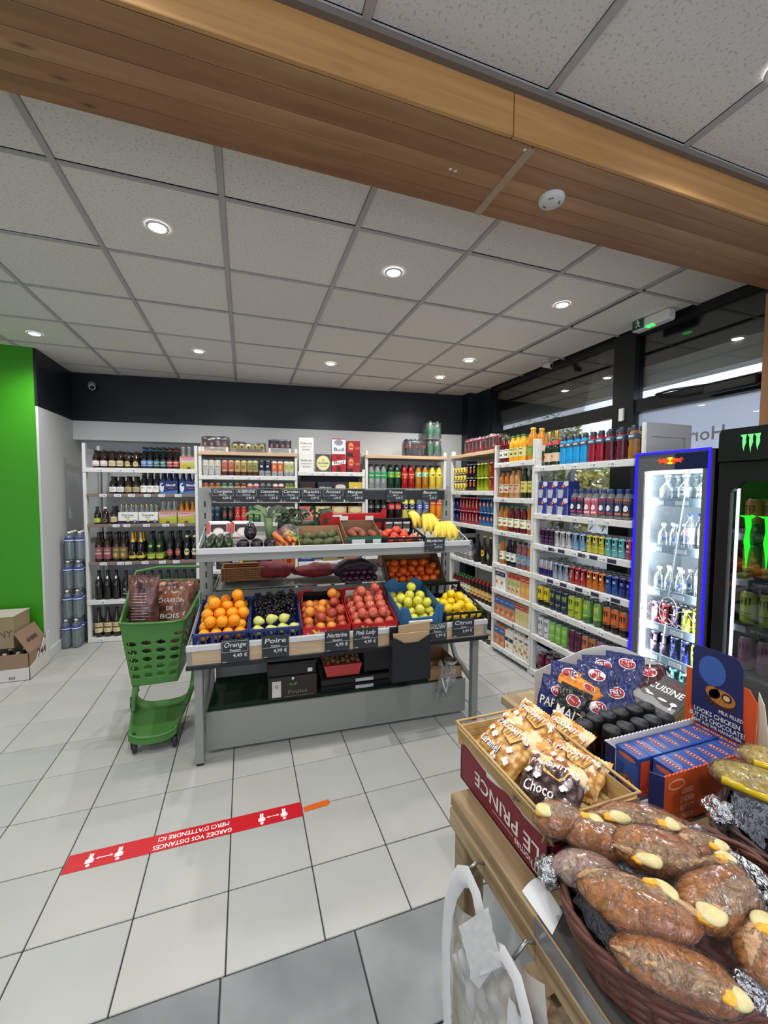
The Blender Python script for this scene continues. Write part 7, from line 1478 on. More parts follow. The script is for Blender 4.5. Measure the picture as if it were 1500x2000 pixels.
MB().box(.545, -.28, .7502, 1.5, .625, .7535, m_metal).build('counter_sheet', t); MB().box(.537, -.28, .69, .5385, .625, .7535, film('steel_edge', (.7, .72, .74), .35, .15, body=.35, bodycol=(.5, .5, .5))).build('edge_strip', t)
t2 = root('counter_table', 'second wooden counter behind, under the crisps and cards box', 'table', T(0, 0, 0)); MB().box(1.0, .99, .715, 1.80, 1.40, .75, m_tw, bev=.003).build('tabletop', t2)
for x, y in ((1.02, 1.0), (1.72, 1.0), (1.02, 1.33), (1.72, 1.33)): MB().box(x, y, 0, x + .05, y + .05, .715, m_tw).build('leg', t2)
m_paper = C(228, 230, 232, rough=.6)
tag(MB().grid(10, 8, lambda u, v: (.546 + .05 * u, .675 - .09 * v * (1 - .3 * u) , .7545 + .018 * math.sin(u * 2.4) * (1 - v)), m_paper).build('paper_sheet'), 'curled white paper sheet on the table edge beside the sandwich basket', 'paper')

# wine-red printed cheese box under the wicker tray
m_wr = mat('wine_carton', lin(112, 26, 42), .5)
t = root('cheese_box', 'wine-red box lettered LE PRINCE lying under the bamboo tray', 'box', T(.598, .66, .7505))
MB().box(0, 0, 0, .27, .365, .004, m_cw).build('box_base', t)
MB().prism([(0, 0), (.365, 0), (.365, .10), (.35, .108), (.24, .10), (.235, .09), (.20, .095), (.15, .108), (.08, .10), (0, .108)], 0, .003, m_wr, M=Matrix(((0, 0, 1, 0), (1, 0, 0, 0), (0, 1, 0, 0), (0, 0, 0, 1)))).build('printed_side', t)
MB().prism([(0, 0), (.365, 0), (.365, .112), (.34, .118), (.23, .105), (.15, .116), (.08, .104), (0, .114)], .0032, .006, m_cw, M=Matrix(((0, 0, 1, 0), (1, 0, 0, 0), (0, 1, 0, 0), (0, 0, 0, 1)))).build('inner_card', t)
MB().box(0, .361, .004, .27, .365, .085, m_wr).box(.266, 0, .004, .27, .361, .10, m_wr).box(0, 0, .004, .27, .004, .10, m_wr).build('box_wall', t)
emb([('t', 'LE PRINCE', .155, .048, .052, C(222, 214, 206), .26), ('t', 'Thomas', .07, .083, .026, C(222, 214, 206), .08), ('q', .115, .078, .20, .0795, C(222, 214, 206))], lambda x, y: (-.0008, x, .105 - y)).build('lettering', t.children[1])
# bamboo tray
m_bam = wood('bamboo', lin(198, 166, 110), lin(166, 130, 76), (16, 2.0, 16), .5, knots=False)
t = root('bamboo_tray', 'sloping bamboo slat tray holding the popcorn bags', 'tray', T(.585, .648, .80))
L, Wd = .382, .255; RXY = Matrix(((0, 0, 1, 0), (1, 0, 0, 0), (0, 1, 0, 0), (0, 0, 0, 1)))
for k in range(12): MB().box(.020 + k * .018, .02, .062, .0365 + k * .018, L - .02, .066 + .001 * (k % 2), m_bam).build('slat', t)
def trside(P0, P1, inn, nm):
    P0, P1 = Vector(P0), Vector(P1); d = (P1 - P0); g = MB(); I = Vector(inn)
    for a, b in ((.0, .24), (.26, .50), (.52, .76)):
        q = [P0 + I * (1 - a) * .018 + Vector((0, 0, .06 + .062 * a)), P1 + I * (1 - a) * .018 + Vector((0, 0, .06 + .062 * a)), P1 + I * (1 - b) * .018 + Vector((0, 0, .06 + .062 * b)), P0 + I * (1 - b) * .018 + Vector((0, 0, .06 + .062 * b))]
        g.add(q + [p - I * .004 for p in q], [(0, 1, 2, 3), (7, 6, 5, 4), (3, 2, 6, 7), (0, 4, 5, 1), (0, 3, 7, 4), (1, 5, 6, 2)], m_bam)
    g.build(nm, t)
trside((0, 0, 0), (0, L, 0), (1, 0, 0), 'slat_side'); trside((Wd, 0, 0), (Wd, L, 0), (-1, 0, 0), 'slat_side'); trside((0, L, 0), (Wd, L, 0), (0, -1, 0), 'slat_side'); trside((0, 0, 0), (Wd, 0, 0), (0, 1, 0), 'slat_side')
MB().tube([(0, 0, .12), (Wd, 0, .12), (Wd, L, .12), (0, L, .12)], .0045, m_bam, 6, closed=True).build('rim', t)

# popcorn bags
def popmat(name, base, pc, pc2):
    m = mat(name, lin(*base), .28, coat=.3, bump=(45, .35, .004)); nt = m.node_tree; b = nt.nodes['Principled BSDF']
    tc = nt.nodes.new('ShaderNodeTexCoord'); v = nt.nodes.new('ShaderNodeTexVoronoi'); v.inputs['Scale'].default_value = 62; nt.links.new(tc.outputs['Object'], v.inputs['Vector'])
    r = nt.nodes.new('ShaderNodeValToRGB'); e = r.color_ramp.elements; e[0].position = .12; e[1].position = .62; e[0].color = (*lin(*pc), 1); e[1].color = (*lin(*pc2), 1); nt.links.new(v.outputs['Distance'], r.inputs['Fac'])
    s = nt.nodes.new('ShaderNodeSeparateXYZ'); nt.links.new(tc.outputs['Object'], s.inputs[0])
    w2 = nt.nodes.new('ShaderNodeTexWave'); w2.inputs['Scale'].default_value = 9; w2.bands_direction = 'DIAGONAL'; w2.inputs['Distortion'].default_value = .0; nt.links.new(tc.outputs['Object'], w2.inputs['Vector'])
    r2 = nt.nodes.new('ShaderNodeValToRGB'); r2.color_ramp.interpolation = 'CONSTANT'; r2.color_ramp.elements[0].color = (*lin(*base), 1); r2.color_ramp.elements[1].position = .5; r2.color_ramp.elements[1].color = (*lin(232, 206, 158), 1); nt.links.new(w2.outputs['Fac'], r2.inputs['Fac'])
    mr = nt.nodes.new('ShaderNodeMapRange'); mr.inputs['From Min'].default_value = .020; mr.inputs['From Max'].default_value = .032; nt.links.new(s.outputs['Y'], mr.inputs['Value'])
    mx = nt.nodes.new('ShaderNodeMix'); mx.data_type = 'RGBA'; nt.links.new(mr.outputs['Result'], mx.inputs[0]); nt.links.new(r.outputs['Color'], mx.inputs[6]); nt.links.new(r2.outputs['Color'], mx.inputs[7]); nt.links.new(mx.outputs[2], b.inputs['Base Color'])
    return m
m_pop = popmat('popcorn_print', (226, 156, 76), (232, 196, 120), (176, 118, 50)); m_choc = popmat('choco_print', (150, 92, 66), (96, 62, 56), (44, 28, 28))
PUR = C(66, 34, 70); ORG = C(240, 178, 66)
def popdecal(word, wc, big=True):
    it = [('p', [(-.045, .052), (.020, .070), (.052, .030), (.034, -.008), (-.028, .006)], PUR), ('p', [(-.039, .049), (.018, .065), (.046, .030), (.030, -.003), (-.024, .010)], ORG)]
    it += [('p', [(-.030 + k * .013, .010 + k * .001), (-.028 + k * .013, .010 + k * .001), (-.022 + k * .013, .052 + k * .002), (-.024 + k * .013, .052 + k * .002)], PUR) for k in range(5)]
    it += [('p', [(-.078, .036), (.078, .020), (.080, .040), (-.076, .062)], PUR), ('t', 'PALOMITAS', .0, .040, .030, C(240, 236, 240), .150)]
    it += [('t', word, -.03 if word == 'Caramel' else -.02, -.048, .040, PUR, .098), ('t', word, -.031 if word == 'Caramel' else -.021, -.0465, .040, C(244, 240, 236), .094)]
    for cx_, cy_ in ((-.065, .0), (-.035, -.014), (.045, -.022), (.058, -.056), (.012, -.068), (-.068, .066)):
        it += [('e', cx_ + .006 * math.cos(a), cy_ + .006 * math.sin(a), .006, .006, C(244, 240, 230)) for a in (.3, 1.9, 3.4, 4.9)]
    return it
def orient(c, xd, yd): return frame(c, xd, yd)
pk = 'popcorn bag'
pillow('popcorn_bag', 'caramel popcorn bag at the far corner of the bamboo tray', pk, orient((.664, .89, .918), (.10, -.98, -.08), (.86, 0.08, .50)), .158, .128, .028, m_pop, popdecal('Caramel', 0), 1, .004, ds=.76)
pillow('popcorn_bag', 'caramel popcorn bag wedged behind the first, seen mostly by its name', pk, orient((.800, .965, .897), (.20, -.9, -.15), (.70, .1, .45)), .150, .105, .024, m_pop, popdecal('Caramel', 0), 5, .004, ds=.76)
pillow('popcorn_bag', 'third caramel popcorn bag nearest the sauce jars', pk, orient((.848, .895, .895), (.2, -.9, -.12), (.70, .15, .45)), .130, .105, .022, m_pop, popdecal('Caramel', 0), 9, .004, ds=.76)
pillow('popcorn_bag', 'caramel popcorn bag lying under the chocolate one', pk, orient((.785, .785, .893), (.40, -.88, -.0), (.8, .35, .30)), .145, .105, .022, m_pop, popdecal('Caramel', 0), 13, .004, ds=.76)
pillow('popcorn_bag', 'dark brown chocolate popcorn bag lettered Choco', pk, orient((.672, .737, .912), (.50, -.84, .02), (.80, .48, .36)), .138, .118, .028, m_choc, popdecal('Choco', 0), 17, .004, ds=.76)
pillow('popcorn_bag', 'caramel popcorn bag lying face down between the caramel corner bags', pk, orient((.725, .850, .882), (.1, -.95, .05), (.85, .1, .2)), .15, .12, .018, m_pop, (), 23, .006)

# ---------------------------------------------------------------- sauce jars
m_sauce = mat('sauce_red', lin(74, 20, 16), .12, coat=.5, var=(20, .3, lin(50, 14, 12))); m_capb = mat('cap_black', lin(30, 31, 33), .5)
g = MB().lathe([(.001, 0), (.023, .001), (.0255, .006), (.0255, .096), (.022, .106), (.020, .112)], 20, m_sauce); o = g.build('sauce_jar')
c = MB(); c.lathe([(.0235, .110), (.0250, .113), (.0250, .139), (.0235, .143), (.001, .143)], 24, m_capb)
for k in range(24): c.box(-.0006, .0246, .114, .0006, .0256, .138, m_capb, M=Matrix.Rotation(k * PI / 12, 4, 'Z'))
c.build('cap', o); emb([('e', 0, 0, .020, .030, K), ('e', 0, 0, .018, .028, C(60, 56, 50)), ('e', 0, 0, .016, .025, C(34, 30, 28))], wrap(.0255, .052)).build('label', o)
hide(o); PROD['sauce'] = o
k = 0
for r_, (y, xs) in enumerate(((.958, (1.034, 1.087, 1.140, 1.202, 1.256)), (.893, (1.032, 1.086, 1.145, 1.200, 1.254)))):
    for a, x in enumerate(xs): stock('sauce', T(x, y + .0, .7505, -2.2 + a), '%s sauce jar with black cap from the popcorn, %s row' % (ORD[a], ('crisps-side', 'chocolate-side')[r_]), 'sauce jar')
stock('sauce', T(.978, .944, .7505, -.6), 'sauce jar standing apart nearest the popcorn, label showing', 'sauce jar')
# ---------------------------------------------------------------- chocolate display
m_dor = mat('display_orange', lin(214, 84, 34), .45); m_dbl = mat('display_blue', lin(34, 42, 92), .45); m_bx = mat('choc_box_blue', lin(36, 72, 150), .35, coat=.2)
t = root('counter_display', 'orange and blue cardboard display of chocolate boxes with a tall card', 'display box', T(.97, .697, .7505))
w_, d_, h_ = .385, .165, .135
MB().box(0, 0, 0, w_, d_, .003, C(220, 218, 214)).build('base', t)
def saw(x0, x1, z, n=26): return [(x1 - (x1 - x0) * i / (2 * n), z + (.003 if i % 2 else 0)) for i in range(2 * n + 1)]
fo = MB().prism([(.018, 0), (w_, 0)] + saw(.018, w_, h_), -.003, 0, m_dor, M=RX); ff = fo.build('front_panel', t)
MB().prism([(0, 0), (w_, 0)] + saw(0, w_, h_), -d_, -d_ + .003, C(222, 222, 220), M=RX).build('back_panel', t)
MB().add([(.0, .028, 0), (.018, 0, 0), (.018, 0, h_), (.0, .028, h_), (.003, .030, 0), (.021, .003, 0), (.021, .003, h_), (.003, .030, h_)], [(0, 1, 2, 3)[::-1], (4, 5, 6, 7), (3, 2, 6, 7), (0, 3, 7, 4)], m_dbl).build('corner_wing', t)
MB().box(0, d_ - .035, 0, .003, d_, h_, m_dbl).box(.0035, d_ - .035, 0, .005, d_ - .001, h_, C(222, 222, 220)).box(0, .03, 0, .003, d_ - .035, .03, m_dor).build('side_panel', t); MB().box(w_ - .003, 0, 0, w_, d_, h_, m_dor).build('side_panel', t)
emb([('e', .06, .108, .030, .014, C(240, 190, 160)), ('e', .06, .108, .026, .010, m_dor)] + [('t', a, .10, .085 - k * .022, .019, C(244, 214, 190), wd) for k, (a, wd) in enumerate((('LOOKS', .042), ('CHICKEN', .052), ('BUT IT\'S', .05), ('CHOCO', .045), ('LATE!', .04)))], lambda x, y: (x, -.0008, y)).build('lettering', ff)
# tall card
hc = Matrix(((0, 0, 1, w_ - .022), (-1, 0, 0, .19), (0, 1, 0, h_), (0, 0, 0, 1)))   # card plane: x' runs towards the till, y' up
MB().prism([(.0, -.1), (.19, -.1), (.19, .13), (.17, .162), (.0, .158)], 0, .003, m_dor, M=hc).build('back_card', t)
MB().prism([(.186, -.1), (.205, -.1), (.212, .05), (.20, .13), (.186, .16)], .012, .015, C(232, 222, 198), M=hc).build('card_wing', t)
bc = MB().prism([(.035, -.005), (.168, -.005), (.160, .05), (.155, .215), (.145, .232), (.128, .240), (.03, .240), (.018, .228), (.020, .05)], -.002, 0, m_dbl, M=hc).build('blue_card', t)
fh = lambda x, y: tuple(hc @ Vector((x, y, -.0028)))
sk = mat('print_sky', lin(60, 96, 170), .4); chn = C(198, 120, 44); chn2 = C(230, 196, 130); dk = C(70, 36, 44)
def rev(its): return its
g = MB()
def ell(cx_, cy_, rx, ry, m, f, n=18): g.add([f(cx_, cy_)] + [f(cx_ + rx * math.cos(2 * PI * i / n), cy_ + ry * math.sin(2 * PI * i / n)) for i in range(n)], [(0, 1 + (i + 1) % n, 1 + i) for i in range(n)], m)
f1_ = lambda x, y: tuple(hc @ Vector((x, y, -.0024)))
ell(.075, .175, .038, .045, sk, f1_); ell(.10, .085, .042, .014, dk, f1_)
f2_ = lambda x, y: tuple(hc @ Vector((x, y, -.0030)))
ell(.105, .105, .036, .024, chn, f2_); ell(.08, .112, .02, .018, chn, f2_)
f3_ = lambda x, y: tuple(hc @ Vector((x, y, -.0036)))
ell(.118, .110, .014, .013, dk, f3_); f4_ = lambda x, y: tuple(hc @ Vector((x, y, -.0042))); ell(.118, .110, .009, .008, chn2, f4_)
g.text('MILK FILLED', .015, W, lambda x, y: f2_(x + .13, y + .062), width=.062)
for k, (a, wd, sz) in enumerate((('LOOKS CHICKEN', .125, .020), ('BUT IT\'S CHOCOLATE!', .15, .020), ('SIEHT AUS WIE HÄHNCHEN', .135, .014), ('IST ABER SCHOKOLADE', .11, .014))): g.text(a, sz, W, lambda x, y: f2_(x + .092, y + .040 - k * .019 + (.003 if k > 1 else 0)), width=wd)
g.build('lettering', bc)
mk_b = MB().box(0, 0, 0, .0445, .073, .118, m_bx, bev=.0015); o = mk_b.build('chocolate_box'); m_lo = C(222, 110, 74)
g = MB(); g.add([(.022 + .010 * math.cos(a) , .0365 + .029 * math.sin(a), .1186) for a in [i * PI / 8 for i in range(16)]], [tuple(range(16))], m_lo); g.add([(.022 + .007 * math.cos(a), .0365 + .026 * math.sin(a), .1190) for a in [i * PI / 8 for i in range(16)]], [tuple(range(16))], C(60, 50, 110))
for k in range(6): g.box(.019, .015 + k * .008, .1190, .025, .019 + k * .008, .1193, C(236, 190, 160))
g.build('lettering', o); g = MB()
fb = lambda y, z: (-.0006, y, z)
g.add([fb(.003, .04), fb(.070, .04), fb(.070, .095), fb(.003, .095)], [(0, 1, 2, 3)[::-1]], sk)
for cx_, cz_, rx, rz, m_, dx in ((.036, .034, .026, .016, chn, -.0009), (.026, .038, .010, .009, dk, -.0012), (.026, .038, .006, .005, chn2, -.0015)): g.add([(dx, cx_ + rx * math.cos(a), cz_ + rz * math.sin(a)) for a in [i * PI / 7 for i in range(14)]], [tuple(range(14))[::-1]], m_)
g.add([(-.0009, .036 + .028 * math.cos(a), .102 + .007 * math.sin(a)) for a in [i * PI / 7 for i in range(14)]], [tuple(range(14))[::-1]], m_lo); g.add([(.006, -.0006, .01), (.040, -.0006, .01), (.040, -.0006, .108), (.006, -.0006, .108)], [(0, 1, 2, 3)], m_dor)
g.build('printed_side', o); hide(o); PROD['choc'] = o
for a in range(7): stock('choc', T(1.008 + a * .0465, .783, .7545), '%s blue chocolate box from the popcorn side, row nearest the sauce jars' % ORD[a], 'chocolate box')
for a in range(6): stock('choc', T(1.052 + a * .0465, .705, .7545), '%s blue chocolate box from the popcorn side, row behind the orange panel' % ORD[a], 'chocolate box')

# ---------------------------------------------------------------- black lidded box and crisps
Mb_ = frame((1.40, 1.01, .880), (.12, -.98, -.06), (.93, .1, .36)) @ Matrix.Scale(.76, 4)
t = tag(MB().box(-.105, -.125, -.045, .105, .125, 0, C(112, 100, 58), bev=.002).build('cookbook_box', None, Mb_), 'black lidded box lettered CUISINE propped behind the sauce jars', 'box')
lid = MB().box(-.100, -.120, .0, .100, .120, .004, C(30, 30, 30, rough=.4)).build('lid', t)
it = [('t', 'CUISINE', .0, .03, .056, C(236, 232, 226), .15), ('t', 'HALAL', .02, .075, .024, C(160, 40, 44), .06), ('p', [(-.095, -.09), (.09, -.09), (.09, -.055), (.04, -.065), (-.02, -.04), (-.06, -.05), (-.095, -.03)], C(130, 130, 128)), ('e', -.04, -.03, .018, .006, W), ('e', .02, -.035, .020, .007, W), ('p', [(-.07, -.02), (-.05, -.028), (-.045, -.02), (-.06, -.014)], W), ('e', .068, -.035, .014, .010, W), ('q', .066, -.065, .071, -.04, W), ('e', .07, -.07, .008, .005, W)]
emb(it, lambda x, y: (x, y, .0046)).build('lettering', lid)
tag(MB().box(-.05, -.001, 0, .05, .001, .07, C(208, 208, 204)).build('printed_card', None, T(1.30, .895, .78, -.8, -.2)), 'small white card with a black emblem below the cookbook box', 'card')
emb([('e', 0, 0, .022, .02, K), ('e', 0, 0, .016, .014, W), ('e', 0, .002, .010, .008, K)], flat(-.0016, .035)).build('lettering', bpy.data.objects['printed_card'])
# open shipping box with a tall white back flap
t = root('crisp_box', 'open red-edged shipping box of crisps with tall white back flap', 'box', T(0, 0, 0)); d_ = Vector((.57, -.24, 0)).normalized(); nn_ = Vector((-d_.y, d_.x, 0))
Mx = frame((1.06, 1.20, .7505), d_, nn_)
MB().box(0, 0, 0, .50, .14, .004, m_kraft).build('box_base', t, Mx); MB().box(0, 0, 0, .5, .004, .05, mat('card_tan', lin(196, 168, 130), .8)).build('front_panel', t, Mx)
Mbk = Mx @ Matrix.Translation((0, .14, 0)) @ Matrix.Rotation(-.12, 4, 'X')
MB().prism([(-.0, 0), (.52, 0), (.53, .12), (.50, .155), (.36, .215), (.28, .225), (.20, .205), (.08, .15), (0, .11)], -.004, 0, C(214, 214, 212, rough=.7), M=Mbk @ RX).build('back_flap', t)
MB().prism([(0, .0), (.16, .0), (.15, .10), (.0, .07)], .496, .5, m_redb, M=Mx @ RXY).build('side_panel', t)
MB().box(0, 0, 0, .285, .004, .020, m_redb, M=frame((1.20, 1.075, .800), (.26, .02, .09), (0, .8, 0))).build('red_edge', t)
m_fb = mat('crisp_foil_blue', lin(24, 32, 84), .22, coat=.5, bump=(26, .8, .012), var=(5, .25, lin(36, 52, 118))); m_fk2 = mat('crisp_foil_black', lin(20, 20, 24), .25, coat=.5, bump=(26, .7, .012)); m_for = mat('crisp_foil_orange', lin(226, 136, 28), .28, coat=.4, bump=(26, .7, .012)); m_fbr = mat('crisp_foil_brown', lin(66, 22, 30), .22, coat=.5, bump=(26, .8, .012))
RDo = C(186, 34, 50)
def fritd(word, base2=None, wy=-.035):
    it = [('e', 0, .045, .034, .024, W), ('e', 0, .045, .031, .021, RDo), ('t', 'FRIT', 0, .047, .026, W, .046), ('t', 'ravich', 0, .034, .008, W, .02)]
    if base2: it = [('p', [(-.078, -.11), (.078, -.11), (.078, -.062), (-.078, -.050)], base2)] + it
    if word: it += [('t', word, 0, wy, .060, C(236, 238, 240), .135)]
    return it
def face(c, yaw_, tilt, roll_=0.): return T(*c, math.radians(yaw_), s=.9) @ Matrix.Rotation(PI / 2 - math.radians(tilt), 4, 'X') @ Matrix.Rotation(math.radians(roll_), 4, 'Z')
cb = 'crisp bag'
pillow('crisp_bag', 'blue and sky-blue crisp bag lettered PAPAS at the popcorn end', cb, face((1.075, 1.185, 0.826), -38, 22, -12), .115, .155, .026, m_fb, [(q[0], *q[1:]) for q in [('p', [(-.055, -.076), (.055, -.076), (.055, -.045), (-.055, -.038)], C(30, 130, 200)), ('e', .01, .040, .028, .02, W), ('e', .01, .040, .025, .0175, RDo), ('t', 'FRIT', .01, .041, .022, W, .04), ('t', 'PAPAS', 0, -.012, .048, W, .10)]], 2, .005)
pillow('crisp_bag', 'orange-topped crisp bag behind the black maize bag', cb, face((1.112, 1.158, 0.838), -40, 26, -20), .11, .14, .022, m_for, (), 6, .005)
pillow('crisp_bag', 'black crisp bag lettered MAIZ in front of the orange one', cb, face((1.092, 1.118, 0.822), -40, 28, -18), .12, .15, .024, m_fk2, [('e', 0, .035, .028, .022, W), ('e', 0, .035, .0255, .0195, RDo), ('t', 'FRIT', 0, .036, .022, W, .04), ('t', 'MAIZ', 0, -.022, .054, W, .10), ('e', .045, .005, .010, .010, C(120, 124, 126))], 11, .005)
pillow('crisp_bag', 'orange-black crisp bag tucked between maize and blue bags', cb, face((1.165, 1.13, 0.840), -38, 30, -24), .12, .15, .022, m_for, [('e', 0, .05, .024, .014, W), ('e', 0, .05, .021, .012, RDo)], 15, .005)
pillow('crisp_bag', 'blue crisp bag lettered PAPAS right behind the sauce jars', cb, face((1.172, 1.068, 0.793), -38, 32, 4), .135, .15, .026, m_fb, fritd('PAPAS'), 19, .006)
pillow('crisp_bag', 'blue crisp bag lying against the red box edge', cb, face((1.262, 1.07, 0.830), -36, 38, 8), .145, .16, .026, m_fb, fritd('PAPAS'), 25, .006)
pillow('crisp_bag', 'blue crisp bag with red oval logo, middle of the box', cb, face((1.222, 1.135, 0.876), -36, 30, -8), .15, .16, .026, m_fb, fritd(''), 31, .006)
pillow('crisp_bag', 'blue crisp bag leaning on the white flap, furthest from jars', cb, face((1.29, 1.16, 0.893), -34, 26, 4), .15, .15, .026, m_fb, fritd(''), 37, .006)
pillow('crisp_bag', 'blue crisp bag at the top beside the brown bag', cb, face((1.362, 1.125, 0.903), -32, 34, -6), .15, .16, .024, m_fb, fritd(''), 41, .006)
pillow('crisp_bag', 'dark brown crisp bag near the fridge end of the box', cb, face((1.425, 1.075, 0.883), -30, 42, 4), .16, .14, .024, m_fbr, fritd(''), 47, .006)
pillow('crisp_bag', 'blue crisp bag behind the orange-topped ones', cb, face((1.15, 1.19, 0.868), -38, 24, -6), .15, .15, .022, m_fb, fritd(''), 53, .006)

# ---------------------------------------------------------------- sandwich basket
m_wk = mat('basket_brown', lin(104, 62, 50), .5, var=(40, .3, lin(84, 48, 40))); m_wkd = mat('basket_dark', lin(58, 38, 34), .5)
def wicker(name, label, cx_, cy_, rx, ry, z0, h_, m, rot=0.):
    t = root(name, label, 'basket', T(cx_, cy_, z0, rot)); N = 64; rows = 9
    for k in range(rows):
        f = k / (rows - 1); a = .80 + .20 * f ** .7; pts = []
        for i in range(N):
            th = 2 * PI * i / N; wv = .0022 * (1 if (i // 2 + k) % 2 else -1)
            pts.append(((rx * a + wv) * math.cos(th), (ry * a + wv) * math.sin(th), .006 + f * (h_ - .012)))
        stuffed = MB().tube(pts, h_ / rows * .56, m, 6, closed=True).build('woven_strand', t)
    g = MB()
    for i in range(32):
        th = 2 * PI * i / 32; g.tube([(rx * .80 * math.cos(th), ry * .80 * math.sin(th), .004), (rx * .95 * math.cos(th), ry * .95 * math.sin(th), h_ * .5), (rx * math.cos(th), ry * math.sin(th), h_)], .0035, m, 5)
    stuff(g.build('stakes', t))
    for off in (0, PI):
        MB().tube([((rx + .004 * math.cos(th * 9 + off)) * math.cos(th), (ry + .004 * math.cos(th * 9 + off)) * math.sin(th), h_ + .004 * math.sin(th * 9 + off)) for th in [2 * PI * i / 108 for i in range(108)]], .0058, m, 6, closed=True).build('rim_strand', t)
    MB().lathe([(.001, .002), (1, .004)], 40, m, sx=rx * .8, sy=ry * .8).build('basket_floor', t)
    return t
wicker('wicker_basket', 'oval brown wicker basket of filled rolls at the counter front', .75, .492, .222, .166, .7545, .108, m_wk)
m_foil = mat('foil', lin(206, 208, 212), .18, 1., bump=(70, 1, .02))
def foil(label, cx_, cy_, rx, ry, z0, seed, h0=.02, h1=.105, a0=0, a1=2 * PI):
    def fn(u, v):
        th = a0 + (a1 - a0) * u; r = .55 + .41 * v; n = noise.noise_vector(Vector((math.cos(th) * 9, math.sin(th) * 9, v * 5 + seed))) * .012
        return (rx * r * math.cos(th) + n.x, ry * r * math.sin(th) + n.y, h0 + (h1 - h0) * v ** 1.6 + n.z * (1 if v > .5 else .4))
    tag(MB().grid(120, 10, fn, m_foil).build('foil_sheet', None, T(cx_, cy_, z0)), label, 'foil')
foil('crumpled foil lining inside the brown sandwich basket', .75, .492, .213, .158, .7545, 2)
def tuft(x, y, z, r, label, seed):
    rr = random.Random(seed)
    tag(MB().ball(r, m_foil, 20, 14, M=T(x, y, z), fn=lambda p: p * (1 + .5 * noise.noise(p * 90 + Vector((seed, 0, 0)))) ).build('foil_tuft'), label, 'foil')
tuft(.548, .600, .868, .024, 'scrunched foil corner poking out by the wine-red box', 3); tuft(.690, .352, .868, .024, 'scrunched foil corner at the near basket edge', 5); tuft(.900, .560, .868, .022, 'scrunched foil at the basket side facing the flatbreads', 8)
m_bread = mat('bread_crust', lin(222, 150, 80), .25, coat=.6, var=(14, .26, lin(158, 84, 36)), bump=(60, .5, .004)); m_breadp = mat('bread_pale', lin(214, 190, 178), .3, coat=.7, var=(20, .2, lin(176, 120, 90)), bump=(60, .5, .004))
m_tuna = mat('tuna_filling', lin(214, 178, 140), .5, var=(90, .25, lin(172, 124, 84)), bump=(160, 1, .006)); m_egg = mat('egg_white', lin(222, 208, 158), .4, coat=.3, var=(50, .2, lin(200, 186, 124)), bump=(90, .6, .003)); m_yolk = mat('egg_yolk', lin(238, 170, 44), .35, coat=.5)
m_cling = film('cling_film', (1, .99, .98), .055, .06, bump=(34, 1, .04), body=.012, bodycol=(1, .92, .92))
def roll_(label, A, B, r, z, seed, top=0, eggs=((.5, .4),), pale=False, up=0.):
    A = Vector((*A, z)); B = Vector((*B, z + up)); c = (A + B) / 2; L = (B - A).length / 2 + r * .12; xd = (B - A).normalized()
    M = frame(c, xd, Vector((0, 0, 1)).cross(xd))
    t = root('filled_roll', label, 'sandwich', M)
    def shp(p, gr=1.): 
        q = Vector((p.x / 1 * L, p.y * r * gr, p.z * r * .80 * gr)); e_ = 1 - .18 * abs(p.x) ** 3; q.y *= e_; q.z *= e_
        return q * (1 + .10 * noise.noise(Vector((q.x * 26, q.y * 26, seed))) + .04 * noise.noise(Vector((q.x * 90, q.y * 90, seed))))
    def sup(p): d = p.copy(); d.x = math.copysign(abs(d.x) ** .78, d.x); return d
    MB().ball(1, m_breadp if pale else m_bread, 34, 22, fn=lambda p: shp(sup(p))).build('crust', t)
    a = top                       # opening direction around the long axis
    oy, oz = -math.sin(a), math.cos(a)
    def onsurf(u, w__, lift=1.02):   # u along, w across around opening angle
        th = a + w__; pr = Vector((u, -math.sin(th) * math.sqrt(max(0, 1 - u * u)), math.cos(th) * math.sqrt(max(0, 1 - u * u)))); return shp(sup(pr)) * lift
    g = MB(); g.grid(40, 10, lambda u, v: onsurf(-.92 + 1.84 * u, (-.46 + .92 * v) * (1 - .5 * abs(2 * u - 1) ** 3), 1.0 + .09 * math.sin(PI * v) + .035 * noise.noise(Vector((u * 22, v * 9, seed)))), m_tuna); g.build('tuna_filling', t)
    for i, (u, w__) in enumerate(eggs):
        p = onsurf(u, w__, 1.06); yk = onsurf(u - .18, w__ + .12, 1.07)
        o = MB().ball(r * .42, m_egg, 18, 11, M=Matrix.Translation(p * .93), fn=lambda q: Vector((q.x * 1.3, q.y * 1.05, q.z * .46)) * (1 + .15 * noise.noise(q * 60 + Vector((seed + i, 0, 0))))).build('egg_slice', t)
        MB().ball(r * .28, m_yolk, 14, 8, M=Matrix.Translation(yk * .95), fn=lambda q: Vector((q.x * 1.1, q.y, q.z * .6)) * (1 + .5 * noise.noise(q * 90 + Vector((seed + i, 3, 0))))).build('egg_yolk', t)
    MB().ball(1, m_cling, 40, 26, fn=lambda p: shp(sup(p), 1.09) * 1.03 + Vector((0, 0, .0)) + noise.noise_vector(shp(p) * 34) * .0035).build('cling_film', t)
    return t
roll_('small filled roll with egg at the basket corner by the popcorn', (.572, .668), (.655, .622), .038, .918, 1, .2, ((-.5, .1),))
roll_('filled roll with large egg slice, second from the wine-red box', (.607, .640), (.692, .548), .036, .912, 2, -.5, ((.0, .0),))
roll_('long filled roll nearest the chocolate display', (.700, .660), (.865, .560), .041, .893, 3, .5, ((.45, .0), (-.3, .1)))
roll_('pale whitish wrapped roll against the basket wall', (.553, .592), (.650, .530), .036, .888, 4, -2.2, (), True)
roll_('big glossy brown roll on top in the middle', (.660, .562), (.782, .485), .043, .925, 5, .95, ((-.2, .15),))
